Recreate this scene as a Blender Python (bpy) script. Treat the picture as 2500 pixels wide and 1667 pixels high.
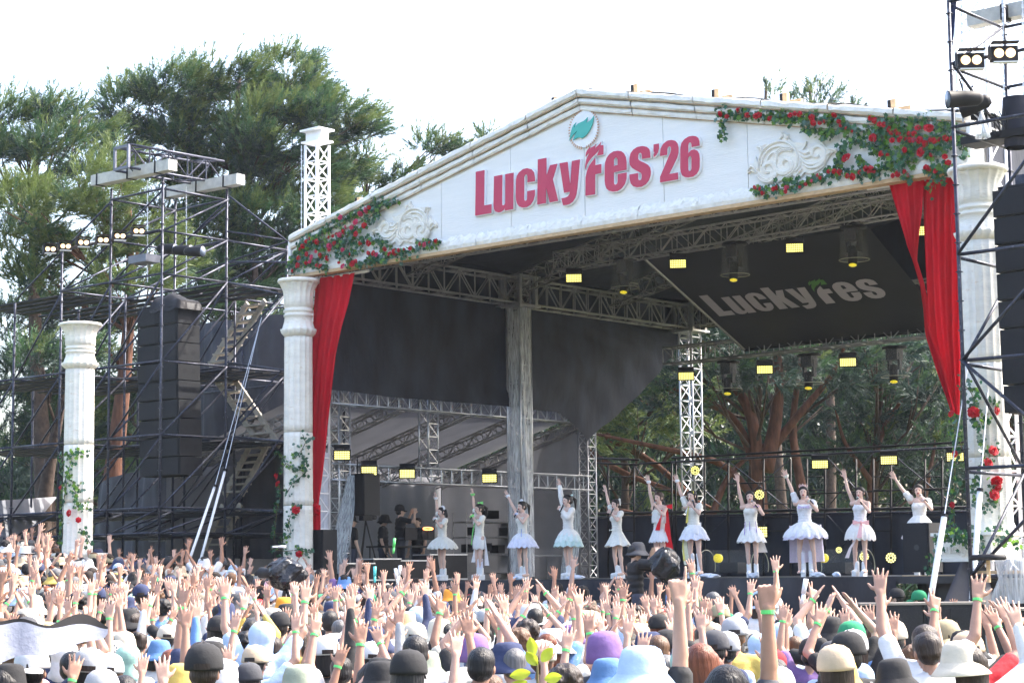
import bpy, bmesh, math, random
import numpy as np
from mathutils import Vector, Matrix
random.seed(7); RN = np.random.RandomState(7)
for o in list(bpy.data.objects): bpy.data.objects.remove(o)
SC = bpy.context.scene
COL = SC.collection
# ------------------------------------------------------------------ camera
CZ = 1.9; F = 4752.0; TH = 0.1196; RH = 0.0115          # focal length in photo pixels (2500 wide), pitch, roll
fw = np.array([0, math.cos(TH), math.sin(TH)]); r0 = np.array([1., 0, 0]); u0 = np.array([0, -math.sin(TH), math.cos(TH)])
rt = r0*math.cos(RH) - u0*math.sin(RH); up = u0*math.cos(RH) + r0*math.sin(RH)
CAMP = np.array([0, 0, CZ])
cd = bpy.data.cameras.new('camera'); cam = bpy.data.objects.new('camera', cd); COL.objects.link(cam)
cd.sensor_width = 36; cd.lens = 36*F/2500; cd.clip_start = .1; cd.clip_end = 3000
M = Matrix.Identity(4)
for i in range(3):
    M[i][0] = rt[i]; M[i][1] = up[i]; M[i][2] = -fw[i]; M[i][3] = CAMP[i]
cam.matrix_world = M; SC.camera = cam
# ------------------------------------------------------------------ light
SUN_EL = math.radians(50); SUN_AZ = math.radians(72)      # azimuth clockwise from +Y
w = bpy.data.worlds.new('World'); SC.world = w; w.use_nodes = True
nt = w.node_tree; nt.nodes.clear()
sky = nt.nodes.new('ShaderNodeTexSky'); sky.sky_type = 'NISHITA'; sky.sun_disc = False
sky.sun_elevation = SUN_EL; sky.sun_rotation = SUN_AZ; sky.air_density = 1.0; sky.dust_density = 5.0; sky.ozone_density = 1.0
bg = nt.nodes.new('ShaderNodeBackground'); bg.inputs[1].default_value = 0.15
wo = nt.nodes.new('ShaderNodeOutputWorld'); nt.links.new(sky.outputs[0], bg.inputs[0]); nt.links.new(bg.outputs[0], wo.inputs[0])
sl = bpy.data.lights.new('sun', 'SUN'); sl.energy = 2.0; sl.angle = math.radians(.5); sl.color = (1, .95, .87)
so = bpy.data.objects.new('sun', sl); COL.objects.link(so)
sd = Vector((math.sin(SUN_AZ)*math.cos(SUN_EL), math.cos(SUN_AZ)*math.cos(SUN_EL), math.sin(SUN_EL)))
so.rotation_euler = sd.to_track_quat('Z', 'Y').to_euler(); so.location = (20, 10, 40)
vs = SC.view_settings; vs.view_transform = 'Standard'; vs.look = 'None'; vs.exposure = 2.4; vs.gamma = 1; vs.use_curve_mapping = False
SC.cycles.use_denoising = True; SC.cycles.max_bounces = 8; SC.cycles.transparent_max_bounces = 24
SC.cycles.sample_clamp_indirect = 6
# ------------------------------------------------------------------ frames of reference
AL = 0.7189; O = np.array([-4.8367, 42.8102]); Ud = np.array([math.cos(AL), -math.sin(AL), 0]); Vd = np.array([math.sin(AL), math.cos(AL), 0])
W = 16.62; HB = CZ+6.68; HL = CZ+7.44; HP = CZ+9.316; FL = CZ-.084      # facade width, lower edge, eaves, peak, stage floor
def S(u, v, z): return np.array([O[0], O[1], 0]) + Ud*u + Vd*v + np.array([0, 0, z])
def ray(x, y): return fw*F + rt*(x-1250) + up*(833.5-y)
def onV(x, y, v):
    d = ray(x, y); t = (Vd@(S(0, v, 0)) - Vd@CAMP)/(Vd@d); return CAMP + d*t
def onU(x, y, u):
    d = ray(x, y); t = (Ud@(S(u, 0, 0)) - Ud@CAMP)/(Ud@d); return CAMP + d*t
def onY(x, y, Y):
    d = ray(x, y); return CAMP + d*(Y/d[1])
def uv(p):
    q = np.array([p[0]-O[0], p[1]-O[1], 0]); return q@Ud, q@Vd, p[2]
def proj(p):
    q = np.array(p)-CAMP; d = q@fw; return 1250+F*(q@rt)/d, 833.5-F*(q@up)/d
def ground(x, y):
    xc = np.clip(x, -13, 10); return -0.2 - 0.112*xc*np.clip((y-15)/25, 0, 1.25) + 0.004*np.clip(y-15, 0, 45)
# ------------------------------------------------------------------ materials
MATS = {}
def mat(name, col, rough=.7, metal=0, var=.12, scale=6, bump=0, bscale=40, obj=False, trans=0, emit=None, estr=0, alpha=1, wear=None, wearamt=.5, wscale=8, spec=.4, stretch=None):
    if name in MATS: return MATS[name]
    m = bpy.data.materials.new(name); m.use_nodes = True; t = m.node_tree; N = t.nodes; L = t.links
    b = N['Principled BSDF']; b.inputs['Roughness'].default_value = rough; b.inputs['Metallic'].default_value = metal
    b.inputs['Specular IOR Level'].default_value = spec
    tc = N.new('ShaderNodeTexCoord'); mp = N.new('ShaderNodeMapping'); L.new(tc.outputs['Object'], mp.inputs[0])
    if stretch: mp.inputs['Scale'].default_value = stretch
    nz = N.new('ShaderNodeTexNoise'); nz.inputs['Scale'].default_value = scale; nz.inputs['Detail'].default_value = 5; L.new(mp.outputs[0], nz.inputs[0])
    if obj:
        oi = N.new('ShaderNodeObjectInfo'); src = oi.outputs['Color']
    else:
        rg = N.new('ShaderNodeRGB'); rg.outputs[0].default_value = (*col, 1); src = rg.outputs[0]
    mr = N.new('ShaderNodeMapRange'); mr.inputs[1].default_value = .3; mr.inputs[2].default_value = .7
    mr.inputs[3].default_value = 1-var; mr.inputs[4].default_value = 1+var; L.new(nz.outputs[0], mr.inputs[0])
    mu = N.new('ShaderNodeVectorMath'); mu.operation = 'SCALE'; L.new(src, mu.inputs[0]); L.new(mr.outputs[0], mu.inputs['Scale'])
    out = mu.outputs[0]
    if wear:
        n2 = N.new('ShaderNodeTexNoise'); n2.inputs['Scale'].default_value = wscale; n2.inputs['Detail'].default_value = 8; n2.inputs['Roughness'].default_value = .7
        L.new(mp.outputs[0], n2.inputs[0])
        r2 = N.new('ShaderNodeMapRange'); r2.inputs[1].default_value = .58; r2.inputs[2].default_value = .68; r2.inputs[3].default_value = 0; r2.inputs[4].default_value = wearamt
        L.new(n2.outputs[0], r2.inputs[0])
        mx = N.new('ShaderNodeMix'); mx.data_type = 'RGBA'; L.new(r2.outputs[0], mx.inputs[0]); L.new(out, mx.inputs[6]); mx.inputs[7].default_value = (*wear, 1)
        out = mx.outputs[2]
    L.new(out, b.inputs['Base Color'])
    if bump:
        n3 = N.new('ShaderNodeTexNoise'); n3.inputs['Scale'].default_value = bscale; n3.inputs['Detail'].default_value = 4; L.new(mp.outputs[0], n3.inputs[0])
        bp = N.new('ShaderNodeBump'); bp.inputs['Strength'].default_value = min(1, bump); bp.inputs['Distance'].default_value = .02*max(1, bump); L.new(n3.outputs[0], bp.inputs['Height']); L.new(bp.outputs[0], b.inputs['Normal'])
    if trans:
        tr = N.new('ShaderNodeBsdfTranslucent'); L.new(out, tr.inputs[0]); ms = N.new('ShaderNodeMixShader'); ms.inputs[0].default_value = trans
        L.new(b.outputs[0], ms.inputs[1]); L.new(tr.outputs[0], ms.inputs[2]); L.new(ms.outputs[0], N['Material Output'].inputs[0])
    if emit:
        b.inputs['Emission Color'].default_value = (*emit, 1); b.inputs['Emission Strength'].default_value = estr
    if alpha < 1: b.inputs['Alpha'].default_value = alpha
    MATS[name] = m; return m
def film(name, tint, mixf, rough=.15):
    m = bpy.data.materials.new(name); m.use_nodes = True; t = m.node_tree; N = t.nodes; L = t.links; b = N['Principled BSDF']
    b.inputs['Base Color'].default_value = (*tint, 1); b.inputs['Roughness'].default_value = rough
    tp = N.new('ShaderNodeBsdfTransparent'); ms = N.new('ShaderNodeMixShader')
    nz = N.new('ShaderNodeTexNoise'); nz.inputs['Scale'].default_value = 5; nz.inputs['Detail'].default_value = 6; tc = N.new('ShaderNodeTexCoord'); mp = N.new('ShaderNodeMapping')
    mp.inputs['Scale'].default_value = (6, 6, .6); L.new(tc.outputs['Object'], mp.inputs[0]); L.new(mp.outputs[0], nz.inputs[0])
    mr = N.new('ShaderNodeMapRange'); mr.inputs[1].default_value = .35; mr.inputs[2].default_value = .7; mr.inputs[3].default_value = mixf*.5; mr.inputs[4].default_value = min(1, mixf*1.8); L.new(nz.outputs[0], mr.inputs[0])
    bp = N.new('ShaderNodeBump'); bp.inputs['Strength'].default_value = .6; bp.inputs['Distance'].default_value = .03; L.new(nz.outputs[0], bp.inputs['Height']); L.new(bp.outputs[0], b.inputs['Normal'])
    L.new(mr.outputs[0], ms.inputs[0]); L.new(tp.outputs[0], ms.inputs[1]); L.new(b.outputs[0], ms.inputs[2]); L.new(ms.outputs[0], N['Material Output'].inputs[0])
    return m
# ------------------------------------------------------------------ mesh building
def wloc(o):
    p = Vector((0, 0, 0))
    while o is not None: p = p + o.location; o = o.parent
    return np.array(p)
def tag(o, label=None, cat=None, group=None, kind=None):
    if label: o['label'] = label
    if cat: o['category'] = cat
    if group: o['group'] = group
    if kind: o['kind'] = kind
    return o
def empty(name, loc, label, cat, group=None, rz=0):
    o = bpy.data.objects.new(name, None); o.empty_display_size = .2; COL.objects.link(o); o.location = [float(a) for a in loc]; o.rotation_euler = (0, 0, rz)
    return tag(o, label, cat, group)
def link(name, me, parent=None, m=None, color=None):
    o = bpy.data.objects.new(name, me); COL.objects.link(o)
    if parent is not None: o.parent = parent
    if m is not None and not me.materials: me.materials.append(m)
    if color is not None: o.color = (*color, 1)
    return o
class MB:
    def __init__(s): s.v = []; s.f = []; s.n = 0; s.mi = []
    def add(s, v, f, mi=0):
        v = np.asarray(v, float).reshape(-1, 3); s.v.append(v); s.f.extend([tuple(i+s.n for i in q) for q in f]); s.mi.extend([mi]*len(f)); s.n += len(v); return s
    def box(s, c, size, ax=None, mi=0):
        c = np.array(c, float); X, Y, Z = ax if ax is not None else (np.array([1., 0, 0]), np.array([0, 1., 0]), np.array([0, 0, 1.]))
        a, b, d = [k/2 for k in size]
        vs_ = [c+X*a*i+Y*b*j+Z*d*k for k in (-1, 1) for j in (-1, 1) for i in (-1, 1)]
        return s.add(vs_, [(0, 2, 3, 1), (4, 5, 7, 6), (0, 1, 5, 4), (2, 6, 7, 3), (0, 4, 6, 2), (1, 3, 7, 5)], mi)
    def sbox(s, u, v, z, su, sv, sz, mi=0): return s.box(S(u, v, z), (su, sv, sz), (Ud, Vd, np.array([0, 0, 1.])), mi)
    def tube(s, p0, p1, r, n=6, r1=None, cap=True, mi=0):
        p0 = np.array(p0, float); p1 = np.array(p1, float); d = p1-p0; L = np.linalg.norm(d)
        if L < 1e-6: return s
        d = d/L; a = np.array([0, 0, 1.]) if abs(d[2]) < .9 else np.array([1., 0, 0]); x = np.cross(d, a); x /= np.linalg.norm(x); y = np.cross(d, x)
        r1 = r if r1 is None else r1
        an = np.arange(n)*2*math.pi/n; c = np.cos(an)[:, None]*x+np.sin(an)[:, None]*y
        v = np.vstack([p0+c*r, p1+c*r1]); f = [(i, (i+1) % n, n+(i+1) % n, n+i) for i in range(n)]
        if cap: f += [tuple(range(n))[::-1], tuple(range(n, 2*n))]
        return s.add(v, f, mi)
    def path(s, pts, r, n=6, mi=0, taper=None):
        pts = np.array(pts, float); m = len(pts); rr = np.full(m, r) if np.isscalar(r) else np.array(r)
        tg = np.gradient(pts, axis=0); tg /= (np.linalg.norm(tg, axis=1)[:, None]+1e-9)
        ref = np.array([0, 0, 1.]) if abs(tg[0][2]) < .9 else np.array([1., 0, 0])
        V = []; an = np.arange(n)*2*math.pi/n
        x = np.cross(tg[0], ref); x /= np.linalg.norm(x)
        for i in range(m):
            x = x-tg[i]*(x@tg[i]); x /= (np.linalg.norm(x)+1e-9); y = np.cross(tg[i], x)
            V.append(pts[i]+(np.cos(an)[:, None]*x+np.sin(an)[:, None]*y)*rr[i])
        f = [(k*n+i, k*n+(i+1) % n, (k+1)*n+(i+1) % n, (k+1)*n+i) for k in range(m-1) for i in range(n)]
        f += [tuple(range(n))[::-1], tuple(range((m-1)*n, m*n))]
        return s.add(np.vstack(V), f, mi)
    def grid(s, P, mi=0, closed=False):
        P = np.array(P); a, b = P.shape[:2]; bb = b if closed else b-1
        f = [(i*b+j, i*b+(j+1) % b, (i+1)*b+(j+1) % b, (i+1)*b+j) for i in range(a-1) for j in range(bb)]
        return s.add(P.reshape(-1, 3), f, mi)
    def lathe(s, c, prof, n=24, fn=None, mi=0, cap=True):
        c = np.array(c, float); P = []
        for k, (r, z) in enumerate(prof):
            an = np.arange(n)*2*math.pi/n; rr = np.full(n, float(r))
            if fn is not None: rr = rr*fn(an, k)
            P.append(np.stack([c[0]+np.cos(an)*rr, c[1]+np.sin(an)*rr, np.full(n, c[2]+z)], 1))
        s.grid(P, mi, True)
        if cap:
            base = s.n-len(prof)*n; s.f += [tuple(range(base, base+n))[::-1], tuple(range(s.n-n, s.n))]; s.mi += [mi, mi]
        return s
    def build(s, name, m, parent=None, smooth=False, local=False, color=None, uvpar=False):
        me = s.mesh(name, m, parent if not local else None, smooth)
        o = bpy.data.objects.new(name, me); COL.objects.link(o)
        if parent is not None: o.parent = parent
        if color is not None: o.color = (*color, 1)
        return o
    def mesh(s, name, m, parent=None, smooth=False):
        v = np.vstack(s.v) if s.v else np.zeros((0, 3))
        if parent is not None: v = v-wloc(parent)
        me = bpy.data.meshes.new(name); me.from_pydata(v.tolist(), [], s.f)
        ms = m if isinstance(m, (list, tuple)) else [m]
        for k in ms: me.materials.append(k)
        if len(ms) > 1: me.polygons.foreach_set('material_index', s.mi)
        if smooth: me.polygons.foreach_set('use_smooth', [True]*len(me.polygons))
        me.update(); return me
def solo(o, label, cat, group=None):       # a thing that is one mesh
    return tag(o, label, cat, group)
def outline(polys, thick, place, name, m, parent=None, bevel=0):
    """polys: list of closed 2-D outlines (first outer, rest holes) -> thick plate; place maps (x,y,depth)->world"""
    cu = bpy.data.curves.new('c', 'CURVE'); cu.dimensions = '2D'; cu.fill_mode = 'BOTH'; cu.extrude = thick/2
    for P in polys:
        sp = cu.splines.new('POLY'); sp.points.add(len(P)-1); sp.use_cyclic_u = True
        sp.points.foreach_set('co', [c for p in P for c in (p[0], p[1], 0, 1)])
    ob = bpy.data.objects.new('c', cu); COL.objects.link(ob)
    dg = bpy.context.evaluated_depsgraph_get(); me = bpy.data.meshes.new_from_object(ob.evaluated_get(dg))
    bpy.data.objects.remove(ob); bpy.data.curves.remove(cu)
    v = np.array([tuple(q.co) for q in me.vertices]); pw = np.array([place(a, b, c) for a, b, c in v])
    if parent is not None: pw = pw-wloc(parent)
    me.vertices.foreach_set('co', pw.ravel()); me.materials.clear(); me.materials.append(m); me.name = name; me.update()
    o = bpy.data.objects.new(name, me); COL.objects.link(o)
    if parent is not None: o.parent = parent
    return o
Zv = np.array([0, 0, 1.]); HAZE = .0002
# ------------------------------------------------------------------ palette
WHITEP = mat('aged_white_plaster', (.78, .75, .68), .8, var=.08, scale=3, bump=.6, bscale=14, wear=(.50, .36, .22), wearamt=.5, wscale=5, stretch=(1, 1, 3))
FACADE = mat('cream_painted_board', (.80, .79, .77), .75, var=.03, scale=2, bump=.35, bscale=9, wear=(.60, .55, .47), wearamt=.10, wscale=4, stretch=(.6, .6, 6))
STONE = mat('chipped_cream_stone', (.78, .76, .71), .85, var=.08, scale=5, bump=1.6, bscale=7, wear=(.62, .52, .40), wearamt=.4, wscale=6)
BROWNL = mat('brown_stain_line', (.42, .31, .21), .9, var=.2, scale=10)
LETTER = mat('rose_red_letter', (.52, .045, .10), .55, var=.03)
LEAFG = mat('teal_leaf_paint', (.06, .42, .36), .5, var=.03)
BRONZE = mat('bronze_wreath', (.55, .30, .17), .6, var=.1)
EDGEW = mat('white_board', (.82, .82, .84), .6, var=.02)
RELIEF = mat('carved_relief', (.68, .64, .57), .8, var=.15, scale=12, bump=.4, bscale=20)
RED = mat('red_drape', (.60, .012, .028), .85, var=.16, scale=2, bump=1.4, bscale=7, trans=.18, stretch=(2.5, 2.5, .35), spec=.15)
BLACKT = mat('black_tarpaulin', (.024, .030, .048), .8, var=.4, scale=1.4, bump=2.2, bscale=1.6, stretch=(1.4, 1.4, .6))
BLACKV = mat('black_vinyl_skirt', (.016, .018, .028), .33, var=.3, scale=2, bump=2.4, bscale=2.2, stretch=(1.3, 1.3, .35))
MESHG = mat('charcoal_windbreak', (.06, .062, .075), .8, var=.3, scale=1.2, bump=.5, bscale=3)
WHITET = mat('white_roof_tarp', (.8, .81, .84), .5, var=.03)
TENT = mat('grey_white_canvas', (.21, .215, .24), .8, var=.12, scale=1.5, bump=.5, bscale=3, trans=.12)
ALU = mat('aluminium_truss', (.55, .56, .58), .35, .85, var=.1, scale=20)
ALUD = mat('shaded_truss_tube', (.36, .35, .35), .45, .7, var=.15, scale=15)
SCAF = mat('worn_dark_steel_pipe', (.038, .042, .062), .42, .5, var=.3, scale=12, wear=(.4, .4, .42), wearamt=.5, wscale=14)
BLKM = mat('black_powder_coat', (.014, .014, .017), .6, 0, var=.2, spec=.25)
SPK = mat('speaker_cabinet', (.009, .010, .013), .65, var=.2, scale=20, bump=.3, bscale=60)
SPKG = mat('speaker_grille', (.012, .013, .017), .6, .3, var=.3, scale=70, bump=.5, bscale=150)
WOOD = mat('pale_timber', (.55, .38, .22), .8, var=.2, scale=10, stretch=(1, 1, 6))
PLANKG = mat('weathered_beam', (.52, .50, .46), .8, var=.15, scale=6, bump=.3, bscale=20)
LADW = mat('dusty_wood_steps', (.42, .38, .32), .8, var=.2, scale=8)
WHITEM = mat('white_painted_steel', (.8, .8, .82), .4, .1, var=.03)
LED = mat('warm_led', (.9, .9, .6), .4, emit=(1, .88, .17), estr=.46)
LEDY = mat('yellow_lens', (.7, .6, .05), .3, emit=(1, .8, .03), estr=.11, var=.3, scale=40)
BULB = mat('tungsten_lamp', (1, .9, .7), .4, emit=(1, .60, .24), estr=.5)
PLAST = film('clear_rain_film', (.84, .88, .92), .42)
DOME = film('clear_rain_dome', (.7, .72, .7), .07, .1)
TRUNK = mat('red_pine_bark', (.10, .042, .024), .9, var=.4, scale=8, bump=1.5, bscale=10, stretch=(1, 1, .3))
TRUNKD = mat('grey_pine_bark', (.06, .04, .03), .9, var=.4, scale=8, bump=1.5, bscale=10)
IVY = [mat('ivy_leaf_dark', (.03, .11, .05), .5, var=.3, trans=.2), mat('ivy_leaf_light', (.13, .26, .04), .5, var=.3, trans=.45), mat('ivy_leaf_blue', (.09, .17, .13), .5, var=.2, trans=.15)]
ROSE = mat('red_rose', (.55, .01, .025), .6, var=.35, scale=40, trans=.2)
ROSEP = mat('pink_rose', (.66, .05, .14), .6, var=.35, scale=40, trans=.2)
STEM = mat('vine_stem', (.12, .10, .04), .8)
# ================================================================== SETTING
xs = np.linspace(-60, 60, 61); ys = np.concatenate([np.linspace(-6, 70, 39), [85, 100]])
g = MB(); g.grid([[[x*(1 if y < 75 else 1.6), y, ground(x, y)+.03*math.sin(x*2.1)*math.cos(y*1.7)] for x in xs] for y in ys])
GR = mat('trampled_grass', (.09, .10, .04), .95, var=.5, scale=1.5, bump=1, bscale=20, wear=(.22, .17, .11), wearamt=.7, wscale=1)
tag(g.build('ground', GR), 'trampled grass ground sloping down to the right in front of the stage', kind='structure')
# thin hazy air over the whole place
hz = bpy.data.materials.new('thin_haze'); hz.use_nodes = True; hn = hz.node_tree; hn.nodes.clear(); hv = hn.nodes.new('ShaderNodeVolumePrincipled'); ho = hn.nodes.new('ShaderNodeOutputMaterial')
hv.inputs['Density'].default_value = HAZE; hv.inputs['Color'].default_value = (.86, .91, 1, 1); hv.inputs['Anisotropy'].default_value = .2; hn.links.new(hv.outputs[0], ho.inputs['Volume'])
if HAZE: tag(MB().box((0, 47, 11), (204, 112, 30)).build('haze', hz), 'thin bright haze in the air', kind='stuff')
# ------------------------------------------------------------------ stage platform
st = empty('stage_platform', S(W/2, 6, 1.0), 'black stage platform with a vinyl skirt under the singers', 'stage')
m = MB(); m.sbox(W/2+.9, 6.6, FL-.06, W+4.4, 14.0, .12); m.build('deck', mat('stage_deck', (.03, .03, .034), .5, var=.2), st)
def skirt(a, b, n=160, side=0, z0=-1.2):
    P = []
    for k, z in enumerate(np.linspace(FL-.005, z0, 9)):
        row = []
        for i in range(n+1):
            t = i/n; q = a+(b-a)*t
            d = .012*k*math.sin(t*n*.55+math.sin(t*31)*2)+.02*(k/8)*math.sin(t*n*.21)+.012*k*math.sin(t*17+k*.35)
            row.append(q+(-Vd if side == 0 else -Ud)*(.03+d)+Zv*z)
        P.append(row)
    return MB().grid(P)
skirt(S(-1.3, -.42, 0), S(15.2, -.42, 0)).build('skirt', BLACKV, st, True)
skirt(S(15.25, .2, 0), S(19.0, .2, 0), 50).build('skirt', BLACKV, st, True)
skirt(S(-1.3, 13, 0), S(-1.3, -.42, 0), 100, 1).build('skirt', BLACKV, st, True)
m = MB(); m.sbox(17.2, -.2, FL-.03, 4.0, .08, .09); m.build('edge_board', WOOD, st)
for k in range(10):
    mm = MB(); mm.sbox(-1+k*2.0, 1.2+0*k, (FL-.12-1.6)/2, .08, .08, FL-.12+1.6); mm.build('support_leg', SCAF, st)
# ------------------------------------------------------------------ facade (pediment)
fa = empty('stage_pediment', S(W/2, 0, HB), 'cream gabled pediment board across the top of the stage front', 'pediment')
def topz(u): return HL+(HP-HL)*(1-abs(u-W/2)/(W/2))
def fuv(x, y):
    q = onV(x, y, 0); a = uv(q); return a[0], a[2]
seams = [0]+[fuv(x, y)[0] for x, y in ((771, 640), (919, 600), (1078, 560), (1248, 520), (1428, 480), (1621, 450), (1827, 430), (2050, 400), (2285, 380))]+[W]
for a, b in zip(seams[:-1], seams[1:]):
    a2, b2 = a+.006, b-.006
    P = [(a2, HB), (b2, HB), (b2, topz(b2))]+([(W/2, HP)] if a2 < W/2 < b2 else [])+[(a2, topz(a2))]
    outline([P], .12, lambda x, y, d: S(x, .06+d, y), 'panel', FACADE, fa)
m = MB(); m.sbox(W/2, .09, (HB+HL)/2+.05, W-.05, .05, HL-HB-.2); m.build('backing_board', BROWNL, fa)
# cornice: three stepped bands of short rough blocks along both rakes
def rake_block(u1, u2, zo, h, proud, name='cornice_block', mt=STONE):
    mm = MB(); n = 9; P = []
    for k, (dz, pr) in enumerate(((0, proud*.7), (.3*h, proud), (.8*h, proud*.95), (h, proud*.75), (h, -.10), (0, -.10), (0, proud*.7))):
        P.append([S(u, -pr-(random.uniform(0, .018) if pr > 0 else 0), topz(u)+zo+dz+(random.uniform(-.016, .016) if dz > 0 else 0)) for u in np.linspace(u1, u2, n)])
    mm.grid(P); return mm.build(name, mt, fa)
for zo, h, pr in ((-.02, .15, .17), (-.17, .12, .11), (-.30, .11, .06)):
    for a, b in ((0, 1.2), (1.2, 2.6), (2.6, 4.0), (4.0, 5.5), (5.5, 7), (7, W/2), (W/2, 9.6), (9.6, 11.1), (11.1, 12.6), (12.6, 14.0), (14.0, 15.3), (15.3, W)):
        rake_block(a+.01, b-.01, zo, h, pr)
for zo, pr in ((-.03, .135), (-.18, .085), (-.308, .03)):
    for a, b in ((0, W/2), (W/2, W)):
        MB().path([S(u, -pr, topz(u)+zo+random.uniform(-.006, .006)) for u in np.linspace(a, b, 40)], .013, 5).build('stain_line', BROWNL, fa)
# chipped stone course along the lower edge
for a, b in zip(np.linspace(0, W, 13)[:-1], np.linspace(0, W, 13)[1:]):
    mm = MB(); n = 26; P = []
    for k, (z, pr) in enumerate(((.0, .05), (.07, .07), (.14, .06), (.2, .045), (.27, .0))):
        P.append([S(u, -pr-random.uniform(0, .015), HB+z+(random.uniform(-.05, .02) if k >= 3 else random.uniform(-.006, .006)*(k > 0))) for u in np.linspace(a+.004, b-.004, n)])
    mm.grid(P); mm.build('lower_course', STONE, fa)
m = MB(); m.sbox(W/2, .02, HB-.045, W, .22, .07); m.build('timber_edge', WOOD, fa)
for u_ in (W+.04, -.04): MB().sbox(u_, .35, (HB+HL)/2, .08, .9, HL-HB).build('return_board', FACADE, fa)
# lettering (outlines in photograph pixels, carried onto the board's plane)
A0 = (1150, 380, 7.84); B0 = (1420, 320, 7.84)
GL = {
'L': (A0, [[(136,322),(299,290),(290,965),(435,940),(432,1108),(124,1160)]]),
'u': (A0, [[(485,408),(641,378),(634,930),(640,955),(660,965),(685,950),(697,915),(700,368),(856,338),(849,1033),(693,1061),(692,1010),(660,1055),(620,1085),(565,1098),(510,1080),(482,1030),(474,950)]]),
'c': (A0, [[(1123,525),(1265,500),(1262,420),(1245,330),(1200,275),(1120,252),(1040,270),(960,335),(920,400),(903,480),(900,780),(905,860),(925,930),(965,985),(1030,1004),(1110,995),(1180,950),(1235,870),(1262,770),(1263,666),(1120,692),(1118,830),(1110,865),(1085,880),(1062,865),(1057,830),(1060,420),(1072,385),(1097,370),(1118,385),(1124,420)]]),
'k': (A0, [[(1323,86),(1485,55),(1485,405),(1557,196),(1696,168),(1607,467),(1710,877),(1550,906),(1480,618),(1475,918),(1312,948)]]),
'y': (A0, [[(1738,160),(1889,132),(1941,590),(1974,116),(2127,86),(2075,640),(2060,740),(2035,820),(1990,890),(1930,935),(1870,955),(1806,962),(1773,828),(1850,815),(1900,790),(1930,745),(1937,703),(1824,722)]]),
'flame': (B0, [[(118,505),(125,440),(150,380),(212,305),(190,365),(225,330),(285,300),(322,260),(288,350),(340,305),(385,265),(415,218),(400,290),(457,280),(457,460),(335,485),(370,400),(380,340),(350,400),(310,450),(240,515),(180,590),(140,660),(112,752),(110,680),(125,590),(150,510),(195,425),(150,465)]]),
'F': (B0, [[(303,527),(303,665),(418,645),(418,815),(301,840),(299,1222),(118,1252),(118,1000),(120,900),(145,780),(190,670),(240,600)]]),
'e': (B0, [[(658,803),(903,752),(900,600),(885,510),(850,440),(800,400),(740,390),(650,405),(575,455),(520,530),(492,620),(485,720),(485,960),(495,1050),(520,1115),(570,1155),(640,1172),(730,1160),(810,1105),(870,1020),(900,920),(903,806),(735,835),(733,985),(720,1025),(688,1042),(662,1025),(657,985)],[(658,680),(733,662),(733,560),(720,530),(700,520),(672,535),(658,570)]]),
's': (B0, [[(1196,548),(1356,522),(1352,420),(1335,360),(1285,315),(1210,300),(1110,318),(1030,370),(980,440),(960,530),(957,600),(970,670),(1010,720),(1080,765),(1180,815),(1195,850),(1193,910),(1180,945),(1152,958),(1125,940),(1120,910),(1122,817),(960,845),(962,930),(985,1020),(1030,1070),(1100,1090),(1190,1078),(1270,1030),(1330,950),(1360,860),(1365,790),(1350,710),(1310,660),(1240,620),(1150,580),(1123,550),(1122,480),(1135,440),(1165,428),(1190,445),(1196,480)]]),
'q': (B0, [[(1420,272),(1519,254),(1520,340),(1505,410),(1470,475),(1420,512),(1420,460),(1443,415),(1420,415)]]),
'2': (B0, [[(1545,493),(1677,468),(1680,370),(1690,325),(1722,302),(1750,325),(1755,370),(1740,430),(1545,890),(1545,996),(1885,937),(1885,806),(1715,836),(1870,520),(1895,420),(1895,330),(1875,250),(1830,200),(1760,184),(1680,200),(1600,265),(1555,350),(1545,430)]]),
'6': (B0, [[(2147,320),(2298,292),(2295,210),(2275,150),(2230,115),(2170,106),(2090,120),(2010,170),(1955,240),(1935,330),(1932,400),(1930,720),(1940,800),(1970,865),(2020,895),(2080,902),(2170,885),(2240,835),(2285,760),(2298,690),(2300,540),(2290,450),(2255,390),(2200,365),(2140,380),(2080,440),(2080,290),(2090,245),(2115,226),(2140,245),(2147,280)],[(2080,540),(2090,505),(2115,490),(2140,505),(2147,540),(2147,730),(2135,765),(2110,783),(2085,765),(2080,730)]]),
}
def glyph_uv(key):
    (x0, y0, s), P = GL[key]; return [[fuv(x0+a/s, y0+b/s) for a, b in p] for p in P]
def inflate(P, d):
    P = np.array(P); n = len(P); a = 0.5*sum(P[i][0]*P[(i+1) % n][1]-P[(i+1) % n][0]*P[i][1] for i in range(n)); sg = 1 if a > 0 else -1
    out = []
    for i in range(n):
        e1 = P[i]-P[i-1]; e2 = P[(i+1) % n]-P[i]; n1 = np.array([e1[1], -e1[0]])/(np.linalg.norm(e1)+1e-9); n2 = np.array([e2[1], -e2[0]])/(np.linalg.norm(e2)+1e-9)
        b = n1+n2; L = np.linalg.norm(b); b = b/L if L > .3 else n1
        out.append(tuple(P[i]+sg*b*d))
    return out
for k in GL:
    P = glyph_uv(k)
    lo = outline(P, .012, lambda x, y, d: S(x, -.068+d, y), 'letter', LETTER, fa); lo['label'] = {'flame': 'rose red flame above the F', 'q': 'rose red apostrophe'}.get(k, 'rose red raised letter '+k)
    bo = outline([inflate(P[0], .018)]+[p for p in P[1:]], .055, lambda x, y, d: S(x, -.034+d, y), 'letter_backing', EDGEW, lo)
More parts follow.
